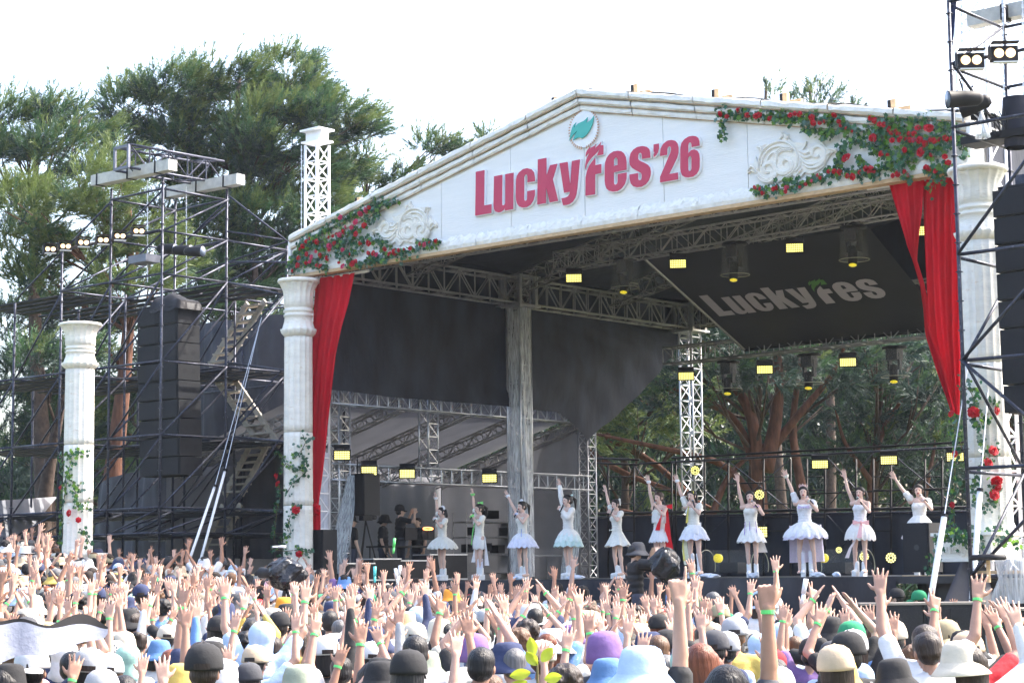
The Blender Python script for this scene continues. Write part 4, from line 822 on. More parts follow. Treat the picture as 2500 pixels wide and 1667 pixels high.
def moving(x, yt, yb, v, label, rpx):
    t = onV(x, yt, v); b = onV(x, yb, v); h = t[2]-b[2]; r = rpx; e = empty('moving_head_light', t, label, 'moving light', 'rain-domed moving lights')
    MB().tube(t, t-Zv*.05, r*.9, 28).build('base_ring', BLKM, e, True); MB().box(t-Zv*.18, (r*.9, r*.9, .25), (Ud, Vd, Zv)).build('base', BLKM, e)
    c = (t[0], t[1], 0); P = [[(c[0]+r*k*math.cos(a)*(1+.04*math.sin(3*a)), c[1]+r*k*math.sin(a), z) for a in np.linspace(0, 2*math.pi, 33)[:-1]] for k, z in ((.86, t[2]-.06), (.9, t[2]-h*.4), (.97, t[2]-h*.75), (1.04, b[2]))]
    MB().grid(P, closed=True).build('rain_dome', DOME, e, True)
    m = MB(); m.path([(c[0]+r*1.04*math.cos(a), c[1]+r*1.04*math.sin(a), b[2]) for a in np.linspace(0, 2*math.pi, 33)], .008, 5); m.build('dome_rim', mat('dome_rim', (.35, .35, .25), .2), e, True)
    d = np.array([-.1, -.35, -1]); d /= np.linalg.norm(d); hh = b+Zv*h*.35
    MB().tube(hh, hh+d*h*.55, r*.36, 18, r*.30).build('head', BLKM, e, True); MB().tube(hh+d*h*.56, hh+d*h*.58, r*.27, 16, r*.2).build('lens', LEDY, e, True)
    for s in (-1, 1): MB().box(t-Zv*h*.5+Ud*s*r*.42, (.05, .12, h*.55), (Ud, Vd, Zv)).build('yoke_arm', BLKM, e)
for x, yt, yb, v, lb in ((1525,632,703,4,'left one on the front truss'), (1793,593,672,4,'middle one on the front truss'), (2083,553,635,4,'right one on the front truss'), (1778,882,950,9.5,'left one on the rear truss'), (1975,864,936,9.5,'middle one on the rear truss'), (2183,846,920,9.5,'right one on the rear truss')):
    moving(x, yt, yb, v, 'black moving light in a clear rain dome, '+lb, .29 if v < 5 else .31)
# clear floor domes with yellow lamps
for x, lb in ((1800, 'right of the singer with the yellow sash'), (2060, 'between the singer with the tiara and her neighbour')):
    a, b = onV(x-75, 1375, 8), onV(x+55, 1375, 8)
    P = []
    for s in np.linspace(0, 1, 14): c = a+(b-a)*s; P.append([c+Vd*.35*math.cos(t)+Zv*(.36*math.sin(t)-.05) for t in np.linspace(-.4, math.pi+.4, 24)])
    e = empty('floor_rain_cover', (a+b)/2, 'clear half-round floor cover, '+lb, 'rain cover', 'clear floor rain covers'); MB().grid(P).build('cover', DOME, e, True)
    MB().path(P[-1], .012, 5).build('rim', mat('dome_rim', (.35, .35, .25), .2), e, True); MB().path(P[0], .012, 5).build('rim', mat('dome_rim', (.35, .35, .25), .2), e, True)
    q = (a+b)/2; MB().tube(q-Ud*.3-Vd*.1+Zv*.12, q-Ud*.3-Vd*.2+Zv*.13, .10, 14).build('lens', LEDY, e, True); MB().box(q-Zv*.1, (.5, .35, .25), (Ud, Vd, Zv)).build('lamp_base', BLKM, e)
# twin-lamp blinders on both scaffolds
def blinder(p, label, s=1.0):
    nrm = tocam(p)*np.array([1, 1, .1])+Ud*.25; nrm /= np.linalg.norm(nrm); X = np.cross(Zv, nrm); X /= np.linalg.norm(X); Y = np.cross(nrm, X)
    e = empty('twin_lamp_blinder', p, label, 'blinder light', 'twin-lamp blinders'); MB().box(p-nrm*.08, (.40*s, .22*s, .15), (X, Y, nrm)).build('housing', BLKM, e)
    MB().box(p+Y*.15*s+nrm*.05, (.40*s, .015, .16), (X, Y*.9+nrm*.3, nrm)).build('barn_door', BLKM, e); MB().box(p-X*.24*s+nrm*.04, (.015, .2*s, .14), (X, Y, nrm)).build('barn_door', BLKM, e); MB().box(p-Y*.15*s+nrm*.03, (.36*s, .015, .12), (X, Y, nrm)).build('barn_door', EDGEW, e)
    for k in (-1, 1): MB().tube(p+X*k*.085*s+nrm*.0, p+X*k*.085*s+nrm*.01, .073*s, 18).build('lamp', BULB, e, True)
for i, (x, y) in enumerate(((123, 608), (160, 601), (204, 592), (252, 586), (293, 576), (339, 564))):
    blinder(onV(x, y, CV-.25), ('leftmost', 'second from left', 'third from left', 'fourth from left', 'fifth from left', 'rightmost')[i]+' of the six lit twin-lamp blinders on the left scaffold', .72)
pipe(ls, onV(105, 618, CV-.12), onV(392, 561, CV-.12), 'light_rail')
blinder(onY(2371, 147, 29.0), 'lit twin-lamp blinder on the right scaffold, left one'); blinder(onY(2453, 130, 28.4), 'lit twin-lamp blinder on the right scaffold, right one')
def spot(p, d, label, r=.12, L=.42, grp='unlit barrel spotlights'):
    d = np.array(d, float); d /= np.linalg.norm(d); e = empty('barrel_spotlight', p, label, 'spotlight', grp)
    MB().path([p-d*L*.6, p-d*L*.45, p, p+d*L*.48, p+d*L*.5], [r*.45, r*.85, r*.95, r, r*1.06], 20).build('barrel', BLKM, e, True)
    MB().tube(p+d*L*.49, p+d*L*.505, r*.92, 20).build('lens', mat('spot_glass', (.12, .15, .2), .1), e, True)
    MB().path([p+Zv*r*2.4, p+Zv*r*2.3+d*.05, p+Zv*r*1.0], .015, 5).build('yoke', BLKM, e)
for i, x in enumerate((408, 446, 475)): spot(onV(x, 608+i*3, CV+.3), (.93, -.42, -.08), ('left', 'middle', 'right')[i]+' barrel spotlight hanging on the left scaffold')
spot(onY(2352, 242, 29.3), (-.9, -.1, -.05), 'big black spotlight on the right scaffold, front one', .135, .5); spot(onY(2378, 258, 29.8), (-.8, .3, -.25), 'big black spotlight on the right scaffold, rear one', .13, .45)
MB().sbox(0, 0, 0, 1, 1, 1)
c = onV(352, 634, CV+.2); solo(MB().box(c, (.62, .4, .17), (Ud, Vd, Zv)).build('control_box', mat('grey_plate', (.16, .17, .21), .5, .3)), 'grey control box hung below the spotlights on the left scaffold', 'box')
# dimmer pile and bag on the right scaffold
e = empty('cable_rack', onY(2450, 330, 30.2), 'dark cable rack with loose black cables on the right scaffold', 'rack')
c = onY(2440, 338, 30.2); MB().box(c, (1.1, .5, .12), (Ud, Vd, Zv)).build('tray', BLKM, e)
for k in range(9):
    a = onY(2395+k*11, 262+random.random()*30, 29.9); b = onY(2390+k*12, 335, 29.9); mid = (a+b)/2+np.array([random.gauss(0, .12), 0, -.15]); MB().path([a, (a+mid)/2+Ud*.03, mid, (mid+b)/2-Ud*.05, b], .011, 5).build('cable', BLKM, e, True)
c = onY(2482, 300, 30.0); solo(MB().grid([[c+Ud*.22*math.cos(a)*(1+.1*math.sin(z*9+a*3))+Vd*.2*math.sin(a)-Zv*(z-.4)*1.0 for a in np.linspace(0, 2*math.pi, 20)[:-1]] for z in np.linspace(0, .8, 9)], closed=True).build('cable_bag', mat('navy_bag', (.02, .022, .035), .8), None, True), 'dark chain bag hanging at the right edge of the picture', 'bag')
c = onY(2396, 275, 29.6); solo(MB().lathe(c-Zv*.4, [(.02, .42), (.05, .3), (.10, .1), (.12, 0)], 14, lambda a, k: 1+.15*np.sin(a*5+k)).build('plastic_bag', PLAST, None, True), 'clear plastic rain bag on the right scaffold cables', 'plastic bag')
# white push poles with wires
for (xa, ya, xb, yb, xt, yt, Y, lb) in ((470, 1345, 524, 1188, 640, 770, 41.5, 'left white pole by the left scaffold, leaning right'), (497, 1340, 549, 1150, 632, 800, 41.7, 'right white pole by the left scaffold, leaning right'), (2270, 1475, 2305, 1262, 2365, 880, 28.6, 'long white pole by the right scaffold, in the open'), (2372, 1475, 2392, 1200, 2420, 860, 29.9, 'white pole by the right scaffold, behind its outer post')):
    a = onY(xa, ya, Y); b = onY(xb, yb, Y+.4); t = onY(xt, yt, Y+1.6); e = empty('white_pole', a, lb, 'pole', 'white guy poles')
    g0 = a+(a-b)/np.linalg.norm(a-b)*.2; MB().tube(g0+(g0-b)*.5, b, .045 if xa > 2000 else .03, 10).build('tube', WHITEM, e, True); MB().tube(b, b+(b-a)*.03, .052, 10).build('cap', BLKM, e); MB().tube(b, t, .009, 5).build('wire', ALU, e)
# covered gear under the right scaffold
P = [[onY(2430, 1330, 28.8)+np.array([(.22+.08*t)*math.cos(a)*(1+.2*math.sin(3*a+t*5)), .25*math.sin(a), -.05-t*.65]) for a in np.linspace(0, 2*math.pi, 30)[:-1]] for t in np.linspace(0, 1, 14)]
P = [[q+np.array([.25, 0, -.15]) for q in r] for r in P]
solo(MB().grid(P, closed=True).build('covered_rack', film('white_film', (.5, .52, .55), .55, .25), None, True), 'gear wrapped in shiny white plastic at the lower right edge', 'covered gear')
e = empty('folding_stool', onY(2410, 1380, 28.4), 'black round stool on the boards of the right scaffold', 'stool'); c = onY(2412, 1362, 28.4)
MB().lathe(c, [(.02, -.03), (.24, -.03), (.27, 0), (.25, .05), (.02, .06)], 24).build('seat', BLKM, e, True); MB().tube(c, c-Zv*.35, .03).build('post', WOOD, e)
m = MB(); a, b, c, d = onY(2345, 1372, 31.0), onY(2400, 1372, 31.2), onY(2450, 1540, 30.6), onY(2275, 1540, 30.4); m.grid([[ (a+(b-a)*s)*(1-t)+(d+(c-d)*s)*t-Vd*.04*math.sin(s*12) for s in np.linspace(0, 1, 20)] for t in np.linspace(0, 1, 8)])
solo(m.build('black_cover', mat('navy_black_cover', (.025, .027, .04), .6, bump=.4, bscale=4), None, True), 'black cloth cover sloping under the right planter', 'cover')
# white tent far left
wt = empty('white_tent', onY(40, 1330, 47), 'small white tent behind the lower left scaffold', 'tent')
a, b, c, d = onY(-60, 1225, 46), onY(140, 1212, 50), onY(-60, 1290, 46), onY(110, 1300, 44)
MB().grid([[a+(b-a)*s-Zv*0+ (np.array([0, -3, -1.0]))*t for s in np.linspace(0, 1, 8)] for t in np.linspace(0, 1, 6)]).build('roof', TENT, wt, True)
MB().grid([[a+(b-a)*s+np.array([0, -3, -1.0-2*t]) for s in np.linspace(0, 1, 8)] for t in (0, 1)]).build('wall', TENT, wt, True)
# ================================================================== trees
PINE = [mat('pine_needles_sunny', (.125, .17, .05), .6, var=.25, scale=.8, trans=.3), mat('pine_needles_green', (.056, .115, .05), .6, var=.25, scale=.8, trans=.3), mat('pine_needles_blue', (.032, .062, .05), .6, var=.25, scale=.8, trans=.25)]  # sunlit, middle and shaded needle tones, light put into the colour
def blades_mesh(name, C, D, nb, L, wd, mats, mw, rs, spread=.55):
    """C tuft centres, D tuft directions -> needle sprays"""
    n = len(C); C = np.repeat(C, nb, 0); D = np.repeat(D, nb, 0); mi = np.repeat(np.asarray(mw), nb)
    d = D+rs.normal(0, spread, (n*nb, 3)); d /= np.linalg.norm(d, axis=1)[:, None]
    sd_ = np.cross(d, rs.normal(0, 1, (n*nb, 3))); sd_ /= (np.linalg.norm(sd_, axis=1)[:, None]+1e-6)
    l = (L*rs.uniform(.6, 1.2, n*nb))[:, None]; c = C+rs.normal(0, L*.18, C.shape)
    V = np.stack([c-sd_*wd, c+sd_*wd, c+d*l], 1).reshape(-1, 3).astype(np.float32)
    me = bpy.data.meshes.new(name); N = len(V); me.vertices.add(N); me.vertices.foreach_set('co', V.ravel()); me.loops.add(N); me.loops.foreach_set('vertex_index', np.arange(N, dtype=np.int32))
    me.polygons.add(N//3); me.polygons.foreach_set('loop_start', np.arange(0, N, 3, dtype=np.int32)); me.polygons.foreach_set('loop_total', np.full(N//3, 3, np.int32))
    for m_ in mats: me.materials.append(m_)
    me.polygons.foreach_set('material_index', mi.astype(np.int32)); me.update(calc_edges=True); return me
def pine(x, y, H, R, label, seed, mw=(.35, .4, .25), nb=8, dens=1.0, bark=TRUNK, lean=(0, 0), zlow=.25, limbs=30, wind=(.35, 0, .25), L=.38, wd=.014, group='pines around the stage', cat='pine tree', r0=.34, vis_limbs=True):
    rs = np.random.RandomState(seed); z0 = gz((x, y)); e = empty('pine_tree', (x, y, z0), label, cat, group)
    tk = np.array([[x+lean[0]*t*t+.25*math.sin(t*5+seed), y+lean[1]*t*t, z0-.2+(H*.95)*t] for t in np.linspace(0, 1, 12)])
    MB().path(tk, np.linspace(r0, .05, 12), 10).build('trunk', bark, e, True)
    C = []; D = []; lm = MB(); wind = np.array(wind)
    for i in range(limbs):
        f = zlow+(1-zlow)*(i+.5)/limbs; k = f*11; k0 = int(min(k, 10)); base = tk[k0]+(tk[k0+1]-tk[k0])*(k-k0)
        az = i*2.4+rs.uniform(-.4, .4); prof = math.sin(min(1, (1.06-f)/(1.06-zlow)*1.15+.12)*math.pi*.5)**.8; ln = R*prof*rs.uniform(.75, 1.15)
        dr = np.array([math.cos(az), math.sin(az), 0]); n = 9; P = []
        for t in np.linspace(0, 1, n): P.append(base+dr*ln*t+np.array([0, 0, ln*(.10*t+.22*t*t)])+wind*ln*.22*t*t+rs.normal(0, .06*ln*.3, 3)*t)
        P = np.array(P); lm.path(P, np.linspace(.02+.018*ln, .012, n), 6)
        nsub = int(6+ln*4)
        for s in range(nsub):
            t = .3+.7*(s+rs.uniform(0, 1))/nsub; q = t*(n-1); a = int(min(q, n-2)); b0 = P[a]+(P[a+1]-P[a])*(q-a)
            sd = np.cross(dr, Zv)*(1 if s % 2 else -1); sl_ = ln*.34*(1.15-t*.7)*rs.uniform(.6, 1.2); dd = dr*.7+sd*rs.uniform(.4, 1)+np.array([0, 0, rs.uniform(-.05, .55)])+wind*.5; dd /= np.linalg.norm(dd)
            nt = max(3, int(sl_*9*dens))
            for tt_ in np.linspace(.15, 1, nt):
                C.append(b0+dd*sl_*tt_+np.array([0, 0, .18*sl_*tt_*tt_])+rs.normal(0, .07, 3)); D.append(dd+np.array([0, 0, .5])+wind*.4)
            if sl_ > .5: lm.path([b0, b0+dd*sl_*.5, b0+dd*sl_+np.array([0, 0, .18*sl_])], [.022, .014, .006], 4)
    lm.build('limb', bark, e, True)
    C = np.array(C); D = np.array(D)
    # needle tones mixed by clump and noise
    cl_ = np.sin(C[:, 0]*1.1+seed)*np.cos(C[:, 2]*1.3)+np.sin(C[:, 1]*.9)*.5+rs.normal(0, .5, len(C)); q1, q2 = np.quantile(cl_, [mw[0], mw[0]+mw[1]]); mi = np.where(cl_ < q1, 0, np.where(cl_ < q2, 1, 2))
    me = blades_mesh('needles', C-np.array([x, y, z0]), D, nb, L, wd, PINE, mi, rs); o = link('crown', me, e)
    return e
def Xat(sx, Y): return (sx-1250)/F*Y
def Zat(sy, Y): return CZ+(1404-sy)/F*Y
# plume sprays: needle tufts set along short shoots
def plumes(name, C, D, origin, mi, rs, L=.75, nb=26, nl=.26, wd=.013):
    n = len(C); D = D/np.linalg.norm(D, axis=1)[:, None]; t = rs.uniform(.05, 1, (n, nb)); l = L*rs.uniform(.6, 1.25, n)
    P = C[:, None]+D[:, None]*(t*l[:, None])[..., None]+np.array([0, 0, .12])*(t**2*l[:, None])[..., None]
    r = rs.normal(0, 1, (n, nb, 3)); r -= (r*D[:, None]).sum(-1, keepdims=True)*D[:, None]; r /= np.linalg.norm(r, axis=-1, keepdims=True)
    B = D[:, None]*rs.uniform(.5, 1.3, (n, nb, 1))+r*.55; B /= np.linalg.norm(B, axis=-1, keepdims=True); B = B*(nl*rs.uniform(.7, 1.3, (n, nb, 1))*(1.15-.5*t[..., None]))
    S_ = np.cross(B, rs.normal(0, 1, B.shape)); S_ /= np.linalg.norm(S_, axis=-1, keepdims=True)
    V = np.stack([P-S_*wd, P+S_*wd, P+B], 2).reshape(-1, 3)-origin; mi = np.repeat(mi, nb)
    me = bpy.data.meshes.new(name); N = len(V); me.vertices.add(N); me.vertices.foreach_set('co', V.astype(np.float32).ravel()); me.loops.add(N); me.loops.foreach_set('vertex_index', np.arange(N, dtype=np.int32))
    me.polygons.add(N//3); me.polygons.foreach_set('loop_start', np.arange(0, N, 3, dtype=np.int32)); me.polygons.foreach_set('loop_total', np.full(N//3, 3, np.int32))
    for m_ in PINE: me.materials.append(m_)
    me.polygons.foreach_set('material_index', mi.astype(np.int32)); me.update(calc_edges=True); return me
def lobed(Y, sx, lobes, label, seed, mw, r0=.35, dens=13, wind=(.45, 0, .15), bark=TRUNKD, name='pine_tree', upk=.45, nb=28, L=.66, wd=.0145, ysp=1.0, top=None):
    """a pine whose crown is built of several foliage masses at their measured heights; lobes: (px, py, rx, ry) read in the photograph at distance Y"""
    rs = np.random.RandomState(seed); x = Xat(sx, Y); z0 = gz((x, Y)); e = empty(name, (x, Y, z0), label, 'pine tree', 'pines around the stage'); k = Y/F
    LB = [(onY(a, b, Y+rs.uniform(-1.3, 1.3)*ysp), c*k, d*k) for a, b, c, d in lobes]; zt = max(c[2] for c, _, _ in LB)
    tk = np.array([[x+.3*math.sin(t*4+seed), Y+.2*math.sin(t*3), z0-.2+(zt-z0)*t] for t in np.linspace(0, 1, 12)]); MB().path(tk, np.linspace(r0, .06, 12), 10).build('trunk', bark, e, True)
    lm = MB(); C = []; D = []; MI = []; wind = np.array(wind)
    for c, a, b in LB:
        zb = min(max(c[2]-b-.8, z0+1), zt-.5); q = (zb-z0)/(zt-z0)*11; i = int(min(q, 10)); base = tk[i]; mid = (base+c)/2+np.array([0, 0, -.25]); lm.path([base, mid, c], [.03+.025*a, .025+.015*a, .015], 6)
        for _ in range(int(2+2*a)):
            w_ = rs.normal(0, 1, 3); w_[2] = w_[2]*.5+.3; w_ /= np.linalg.norm(w_); lm.path([mid, (mid+c)/2+w_*np.array([a, a, b])*.3, c+w_*np.array([a, a*.9, b])*.9], [.03, .022, .008], 4)
        n = int(dens*6.6*math.pi*a*b*1.25)+10; u = rs.normal(0, 1, (n, 3)); u /= np.linalg.norm(u, axis=1)[:, None]; rr_ = rs.uniform(.35, 1, n)**.5
        p = c+u*np.array([a, max(a, b)*.8, b])*rr_[:, None]; cen = rs.normal(0, .5, 1)[0]
        # sub-clumps so the mass breaks into sprays with gaps
        s_ = np.sin(p[:, 2]*5.2+1.1*np.sin(p[:, 0]*1.3+seed)+1.0*np.sin(p[:, 1]*1.6))+.55*np.sin(p[:, 0]*2.9+seed*2)+.3*np.sin(p[:, 1]*3.1); keep = s_ > -.42; p = p[keep]; u = u[keep]
        C.append(p); D.append(u*np.array([.85, .85, .35])+np.array([0, 0, upk*.55])+wind+rs.normal(0, .16, p.shape))
        v = rs.normal(0, .45, len(p))+u[:, 2]*.9+u[:, 0]*.3+cen; q1, q2 = 1-mw[0], 1-mw[0]-mw[1]; o_ = np.argsort(np.argsort(v))/max(1, len(v)-1); MI.append(np.where(o_ > q1, 0, np.where(o_ > q2, 1, 2)))  # upper and right sides take the sunny tone: sunlight painted into the crown
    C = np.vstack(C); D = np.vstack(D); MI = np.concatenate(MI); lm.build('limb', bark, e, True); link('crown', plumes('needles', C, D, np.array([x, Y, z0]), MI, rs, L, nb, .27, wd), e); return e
lobed(60, 560, [(330,275,95,65),(300,340,60,40),(430,235,110,70),(560,205,110,60),(560,290,120,60),(690,190,80,55),(735,250,70,60),(740,165,30,25),(800,300,100,60),(870,320,60,50),(650,330,130,80),(470,340,110,60),(400,400,120,60),(700,410,130,75),(560,440,150,80),(820,400,70,50),(640,540,140,70),(440,500,120,60),(770,500,80,50),(600,640,120,60),(500,580,100,50)], 'tallest pine, broad dense crown behind the left scaffold and white mast', 3, (.30, .40, .30), .45, 15)
lobed(57, 90, [(60,330,90,60),(150,300,70,45),(20,290,60,45),(220,330,50,45),(140,380,100,55),(230,410,70,50),(30,430,90,60),(120,270,28,22),(0,370,70,60),(200,285,25,30)], 'bushy pine at the left edge of the picture', 8, (.25, .42, .33), .35, 11)
lobed(54, 280, [(100,520,130,70),(230,470,100,60),(300,420,60,45),(60,620,120,70),(210,590,120,70),(340,560,90,60),(330,670,100,55),(140,690,120,55),(20,520,80,60),(400,640,70,50)], 'yellow-green sunlit pine behind the left tower lamps', 11, (.72, .22, .06), .35, 12, bark=TRUNK)
lobed(58, 640, [(560,700,100,60),(640,640,90,60),(680,740,70,50),(520,790,90,60),(620,820,80,50),(740,600,70,60),(760,520,60,50),(480,720,70,50)], 'shaded pine behind the wooden steps and left column', 14, (.08, .40, .52), .32, 12)
lobed(60, 400, [(60,800,110,60),(190,780,110,60),(320,800,100,60),(430,840,90,60),(100,920,110,60),(260,930,110,60),(400,960,100,60),(30,1010,90,70),(170,1040,110,60),(330,1080,110,60),(60,1130,110,60),(230,1170,100,50),(500,930,80,50)], 'dark low pine seen through the left scaffold', 16, (.12, .42, .46), .3, 11)
lobed(64, 900, [(900,400,55,28),(960,440,70,35),(1010,430,50,30),(880,470,60,35),(870,560,80,40),(930,520,70,35),(840,620,70,30),(1100,372,55,28),(1050,360,45,18),(1130,400,60,30),(1190,345,14,22),(1060,440,50,25),(830,430,50,30)], 'pine reaching out between the white mast and the pediment slope', 21, (.38, .42, .2), .3, 12)
lobed(70, 1900, [(1890,240,30,26),(1870,215,14,16),(1900,290,60,40)], 'small pine tip showing above the roof, left one of the pair', 27, (.25, .5, .25), .25, 4, upk=.9, wind=(.15, 0, .2))
lobed(70, 2010, [(2000,250,34,28),(1990,225,12,22),(2035,240,12,22),(1960,240,14,10),(2080,270,14,16),(2000,300,60,30)], 'small pine tip showing above the roof, right one of the pair', 31, (.25, .5, .25), .25, 4, upk=.9, wind=(.15, 0, .2))
# trees seen under the roof
def spreading(x, y, H, R, label, seed, stems, mw, dens=1.2):
    rs = np.random.RandomState(seed); z0 = gz((x, y)); e = empty('pine_tree', (x, y, z0), label, 'pine tree', 'pines around the stage'); C = []; D = []
    for k, (az, tilt, ln) in enumerate(stems):
        m = MB(); d = np.array([math.cos(az)*math.sin(tilt), math.sin(az)*math.sin(tilt), math.cos(tilt)]); P = [np.array([x, y, z0-.2])]
        for i in range(9): P.append(P[-1]+(d+np.array([.25*math.sin(i*1.3+k), 0, .08*i*.3+.1*math.cos(i+k)]))*ln/9)
        P = np.array(P); m.path(P, np.linspace(.34 if tilt < .6 else .24, .06, 10), 9)
        for i in range(2, 10):
            for q in range(3):
                a2 = rs.uniform(0, 6.28); dd = np.array([math.cos(a2), math.sin(a2)*.6, rs.uniform(-.1, .6)]); l2 = R*.35*rs.uniform(.6, 1.3)*(.5+i/12); b = P[i]
                pts = [b, b+dd*l2*.5+rs.normal(0, .1, 3), b+dd*l2]; m.path(pts, [.07, .045, .015], 5)
                for t in np.linspace(.35, 1.15, int(10*dens)):
                    c = b+dd*l2*t
                    for _ in range(3): C.append(c+rs.normal(0, .38, 3)); D.append(dd*.6+np.array([.1, 0, .5]))
        m.build('limb', TRUNK, e, True)
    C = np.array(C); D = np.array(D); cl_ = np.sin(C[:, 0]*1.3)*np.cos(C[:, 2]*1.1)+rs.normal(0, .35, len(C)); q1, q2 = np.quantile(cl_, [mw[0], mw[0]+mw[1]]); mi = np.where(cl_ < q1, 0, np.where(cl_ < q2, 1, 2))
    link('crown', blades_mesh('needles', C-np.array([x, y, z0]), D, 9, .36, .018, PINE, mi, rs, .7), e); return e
def under(Y, sx, stems, lobes, label, seed, mw, dens=9):
    e = lobed(Y, sx, lobes, label, seed, mw, .24, dens, wind=(.1, 0, .1), nb=22, L=.8, wd=.021, upk=.25, ysp=1.6)
    for pts, r in stems:
        P = [onY(a, b, Y+.2*math.sin(a)) for a, b in pts]; P = np.array(P); t = np.linspace(0, len(P)-1, 14); P = np.stack([np.interp(t, range(len(P)), P[:, q]) for q in range(3)], 1)
        for _ in range(2): P[1:-1] = (P[:-2]+2*P[1:-1]+P[2:])/4
        MB().path(P, np.linspace(r*.62, r*.2, 14), 9).build('limb', TRUNK, e, True)
under(59, 1850, [([(1870,1400),(1850,1150),(1840,1000),(1760,900),(1700,820)], .42), ([(1850,1150),(1800,1020),(1690,960),(1600,930)], .26), ([(1860,1250),(1780,1130),(1600,1090),(1460,1060)], .22), ([(1870,1150),(1900,1000),(1900,880),(1890,800)], .40), ([(1880,1100),(1960,1000),(2030,920),(2060,850)], .25), ([(1990,1400),(1960,1200),(1930,1050),(1960,850)], .34), ([(1700,1400),(1740,1250),(1780,1150),(1900,1060)], .24)],
  [(1640,830,120,60),(1800,820,130,60),(1960,830,120,60),(1720,900,110,50),(1880,900,120,45),(2050,900,110,60),(1650,980,70,35),(1560,900,90,55),(2010,990,80,40),(1800,780,140,40)], 'many-stemmed red-barked pine behind the pipe frame', 41, (.03, .33, .64), 9)
under(62, 1500, [([(1400,1020),(1500,1075),(1620,1140),(1760,1290),(1830,1400)], .24), ([(1430,1100),(1530,1160),(1650,1200),(1760,1250)], .20), ([(1480,1240),(1600,1260),(1720,1300)], .12), ([(1560,980),(1650,1010),(1740,1060)], .10)],
  [(1500,930,100,50),(1480,1010,100,45),(1580,1030,90,40),(1640,930,90,50),(1450,1080,70,35),(1560,1110,80,30),(1700,1040,70,30),(1420,980,60,50)], 'pale sunlit pine with long sloping limbs right of the marquee', 43, (.62, .28, .10), 10)
under(61, 2150, [([(2140,1400),(2120,1200),(2150,1050),(2220,950)], .25), ([(2130,1180),(2060,1080),(2040,1000)], .16), ([(2230,1400),(2260,1200),(2290,1050)], .2)],
  [(2140,830,120,60),(2260,830,110,60),(2180,930,120,60),(2290,940,90,60),(2110,1000,90,50),(2240,1030,100,50),(2140,1100,80,45),(2290,1120,80,50),(2050,1120,60,40)], 'dark spreading pine behind the right half of the stage', 47, (.03, .36, .61), 9)
under(56, 2460, [([(2440,1400),(2450,1200),(2470,1000)], .3)], [(2420,950,80,60),(2490,900,80,60),(2460,1050,80,60),(2420,1150,60,50),(2490,1160,70,50)], 'dark pine behind the right column', 49, (.15, .45, .4), 8)
for i, (sx, Y, lb) in enumerate(((128, 50, 'red pine trunk standing behind the lower left scaffold'),)):
    lobed(Y, sx, [(100,880,80,40),(180,860,60,40)], lb, 60, (.1, .5, .4), .3, 9)
# far wood
rs = np.random.RandomState(5); n = 27000
X = rs.uniform(-34, 40, n); Yp = 76+rs.uniform(0, 6, n); top = np.where(X > 1, 13.5, 9+2.2*np.sin(X*.35)+1.2*np.sin(X*1.3)); Z = rs.uniform(0, 1, n)**.8*top
C = np.stack([X, Yp, Z], 1); D = np.stack([rs.normal(0, .4, n), -np.ones(n)*.3, np.ones(n)], 1)
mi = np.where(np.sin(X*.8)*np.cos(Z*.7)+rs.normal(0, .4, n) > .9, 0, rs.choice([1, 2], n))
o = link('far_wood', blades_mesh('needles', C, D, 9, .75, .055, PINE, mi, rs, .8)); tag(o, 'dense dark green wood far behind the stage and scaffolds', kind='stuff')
# ================================================================== people
def usphere(n=12, m=8):
    V = [(0, 0, -1)]; 
    for i in range(1, m):
        a = -math.pi/2+math.pi*i/m
        for j in range(n): b = 2*math.pi*j/n; V.append((math.cos(a)*math.cos(b), math.cos(a)*math.sin(b), math.sin(a)))
    V.append((0, 0, 1)); F_ = []
    for j in range(n): F_.append((0, 1+(j+1) % n, 1+j)); F_.append((len(V)-1, 1+(m-2)*n+j, 1+(m-2)*n+(j+1) % n))
    for i in range(m-2):
        for j in range(n): a = 1+i*n+j; b = 1+i*n+(j+1) % n; F_.append((a, b, b+n, a+n))
    return np.array(V), F_
SV, SF = usphere()
def fr(d):
    d = np.array(d, float); d /= np.linalg.norm(d); a = np.array([0, 0, 1.]) if abs(d[2]) < .9 else np.array([0, 1., 0]); x = np.cross(a, d); x /= np.linalg.norm(x); return x, np.cross(d, x), d
def caps(m, p0, r0_, p1, r1):
    p0 = np.array(p0, float); p1 = np.array(p1, float); x, y, z = fr(p1-p0+1e-9)
    lo = SV[:, 2] <= 1e-6; P = np.where(lo[:, None], p0+(SV[:, :1]*x+SV[:, 1:2]*y+SV[:, 2:]*z)*r0_, p1+(SV[:, :1]*x+SV[:, 1:2]*y+SV[:, 2:]*z)*r1); m.add(P, SF)
def ell(m, c, r, rot=0):
    R = np.array([[math.cos(rot), -math.sin(rot), 0], [math.sin(rot), math.cos(rot), 0], [0, 0, 1]]) if not isinstance(rot, np.ndarray) else rot
    m.add(np.array(c)+(SV*np.array(r))@R.T, SF)
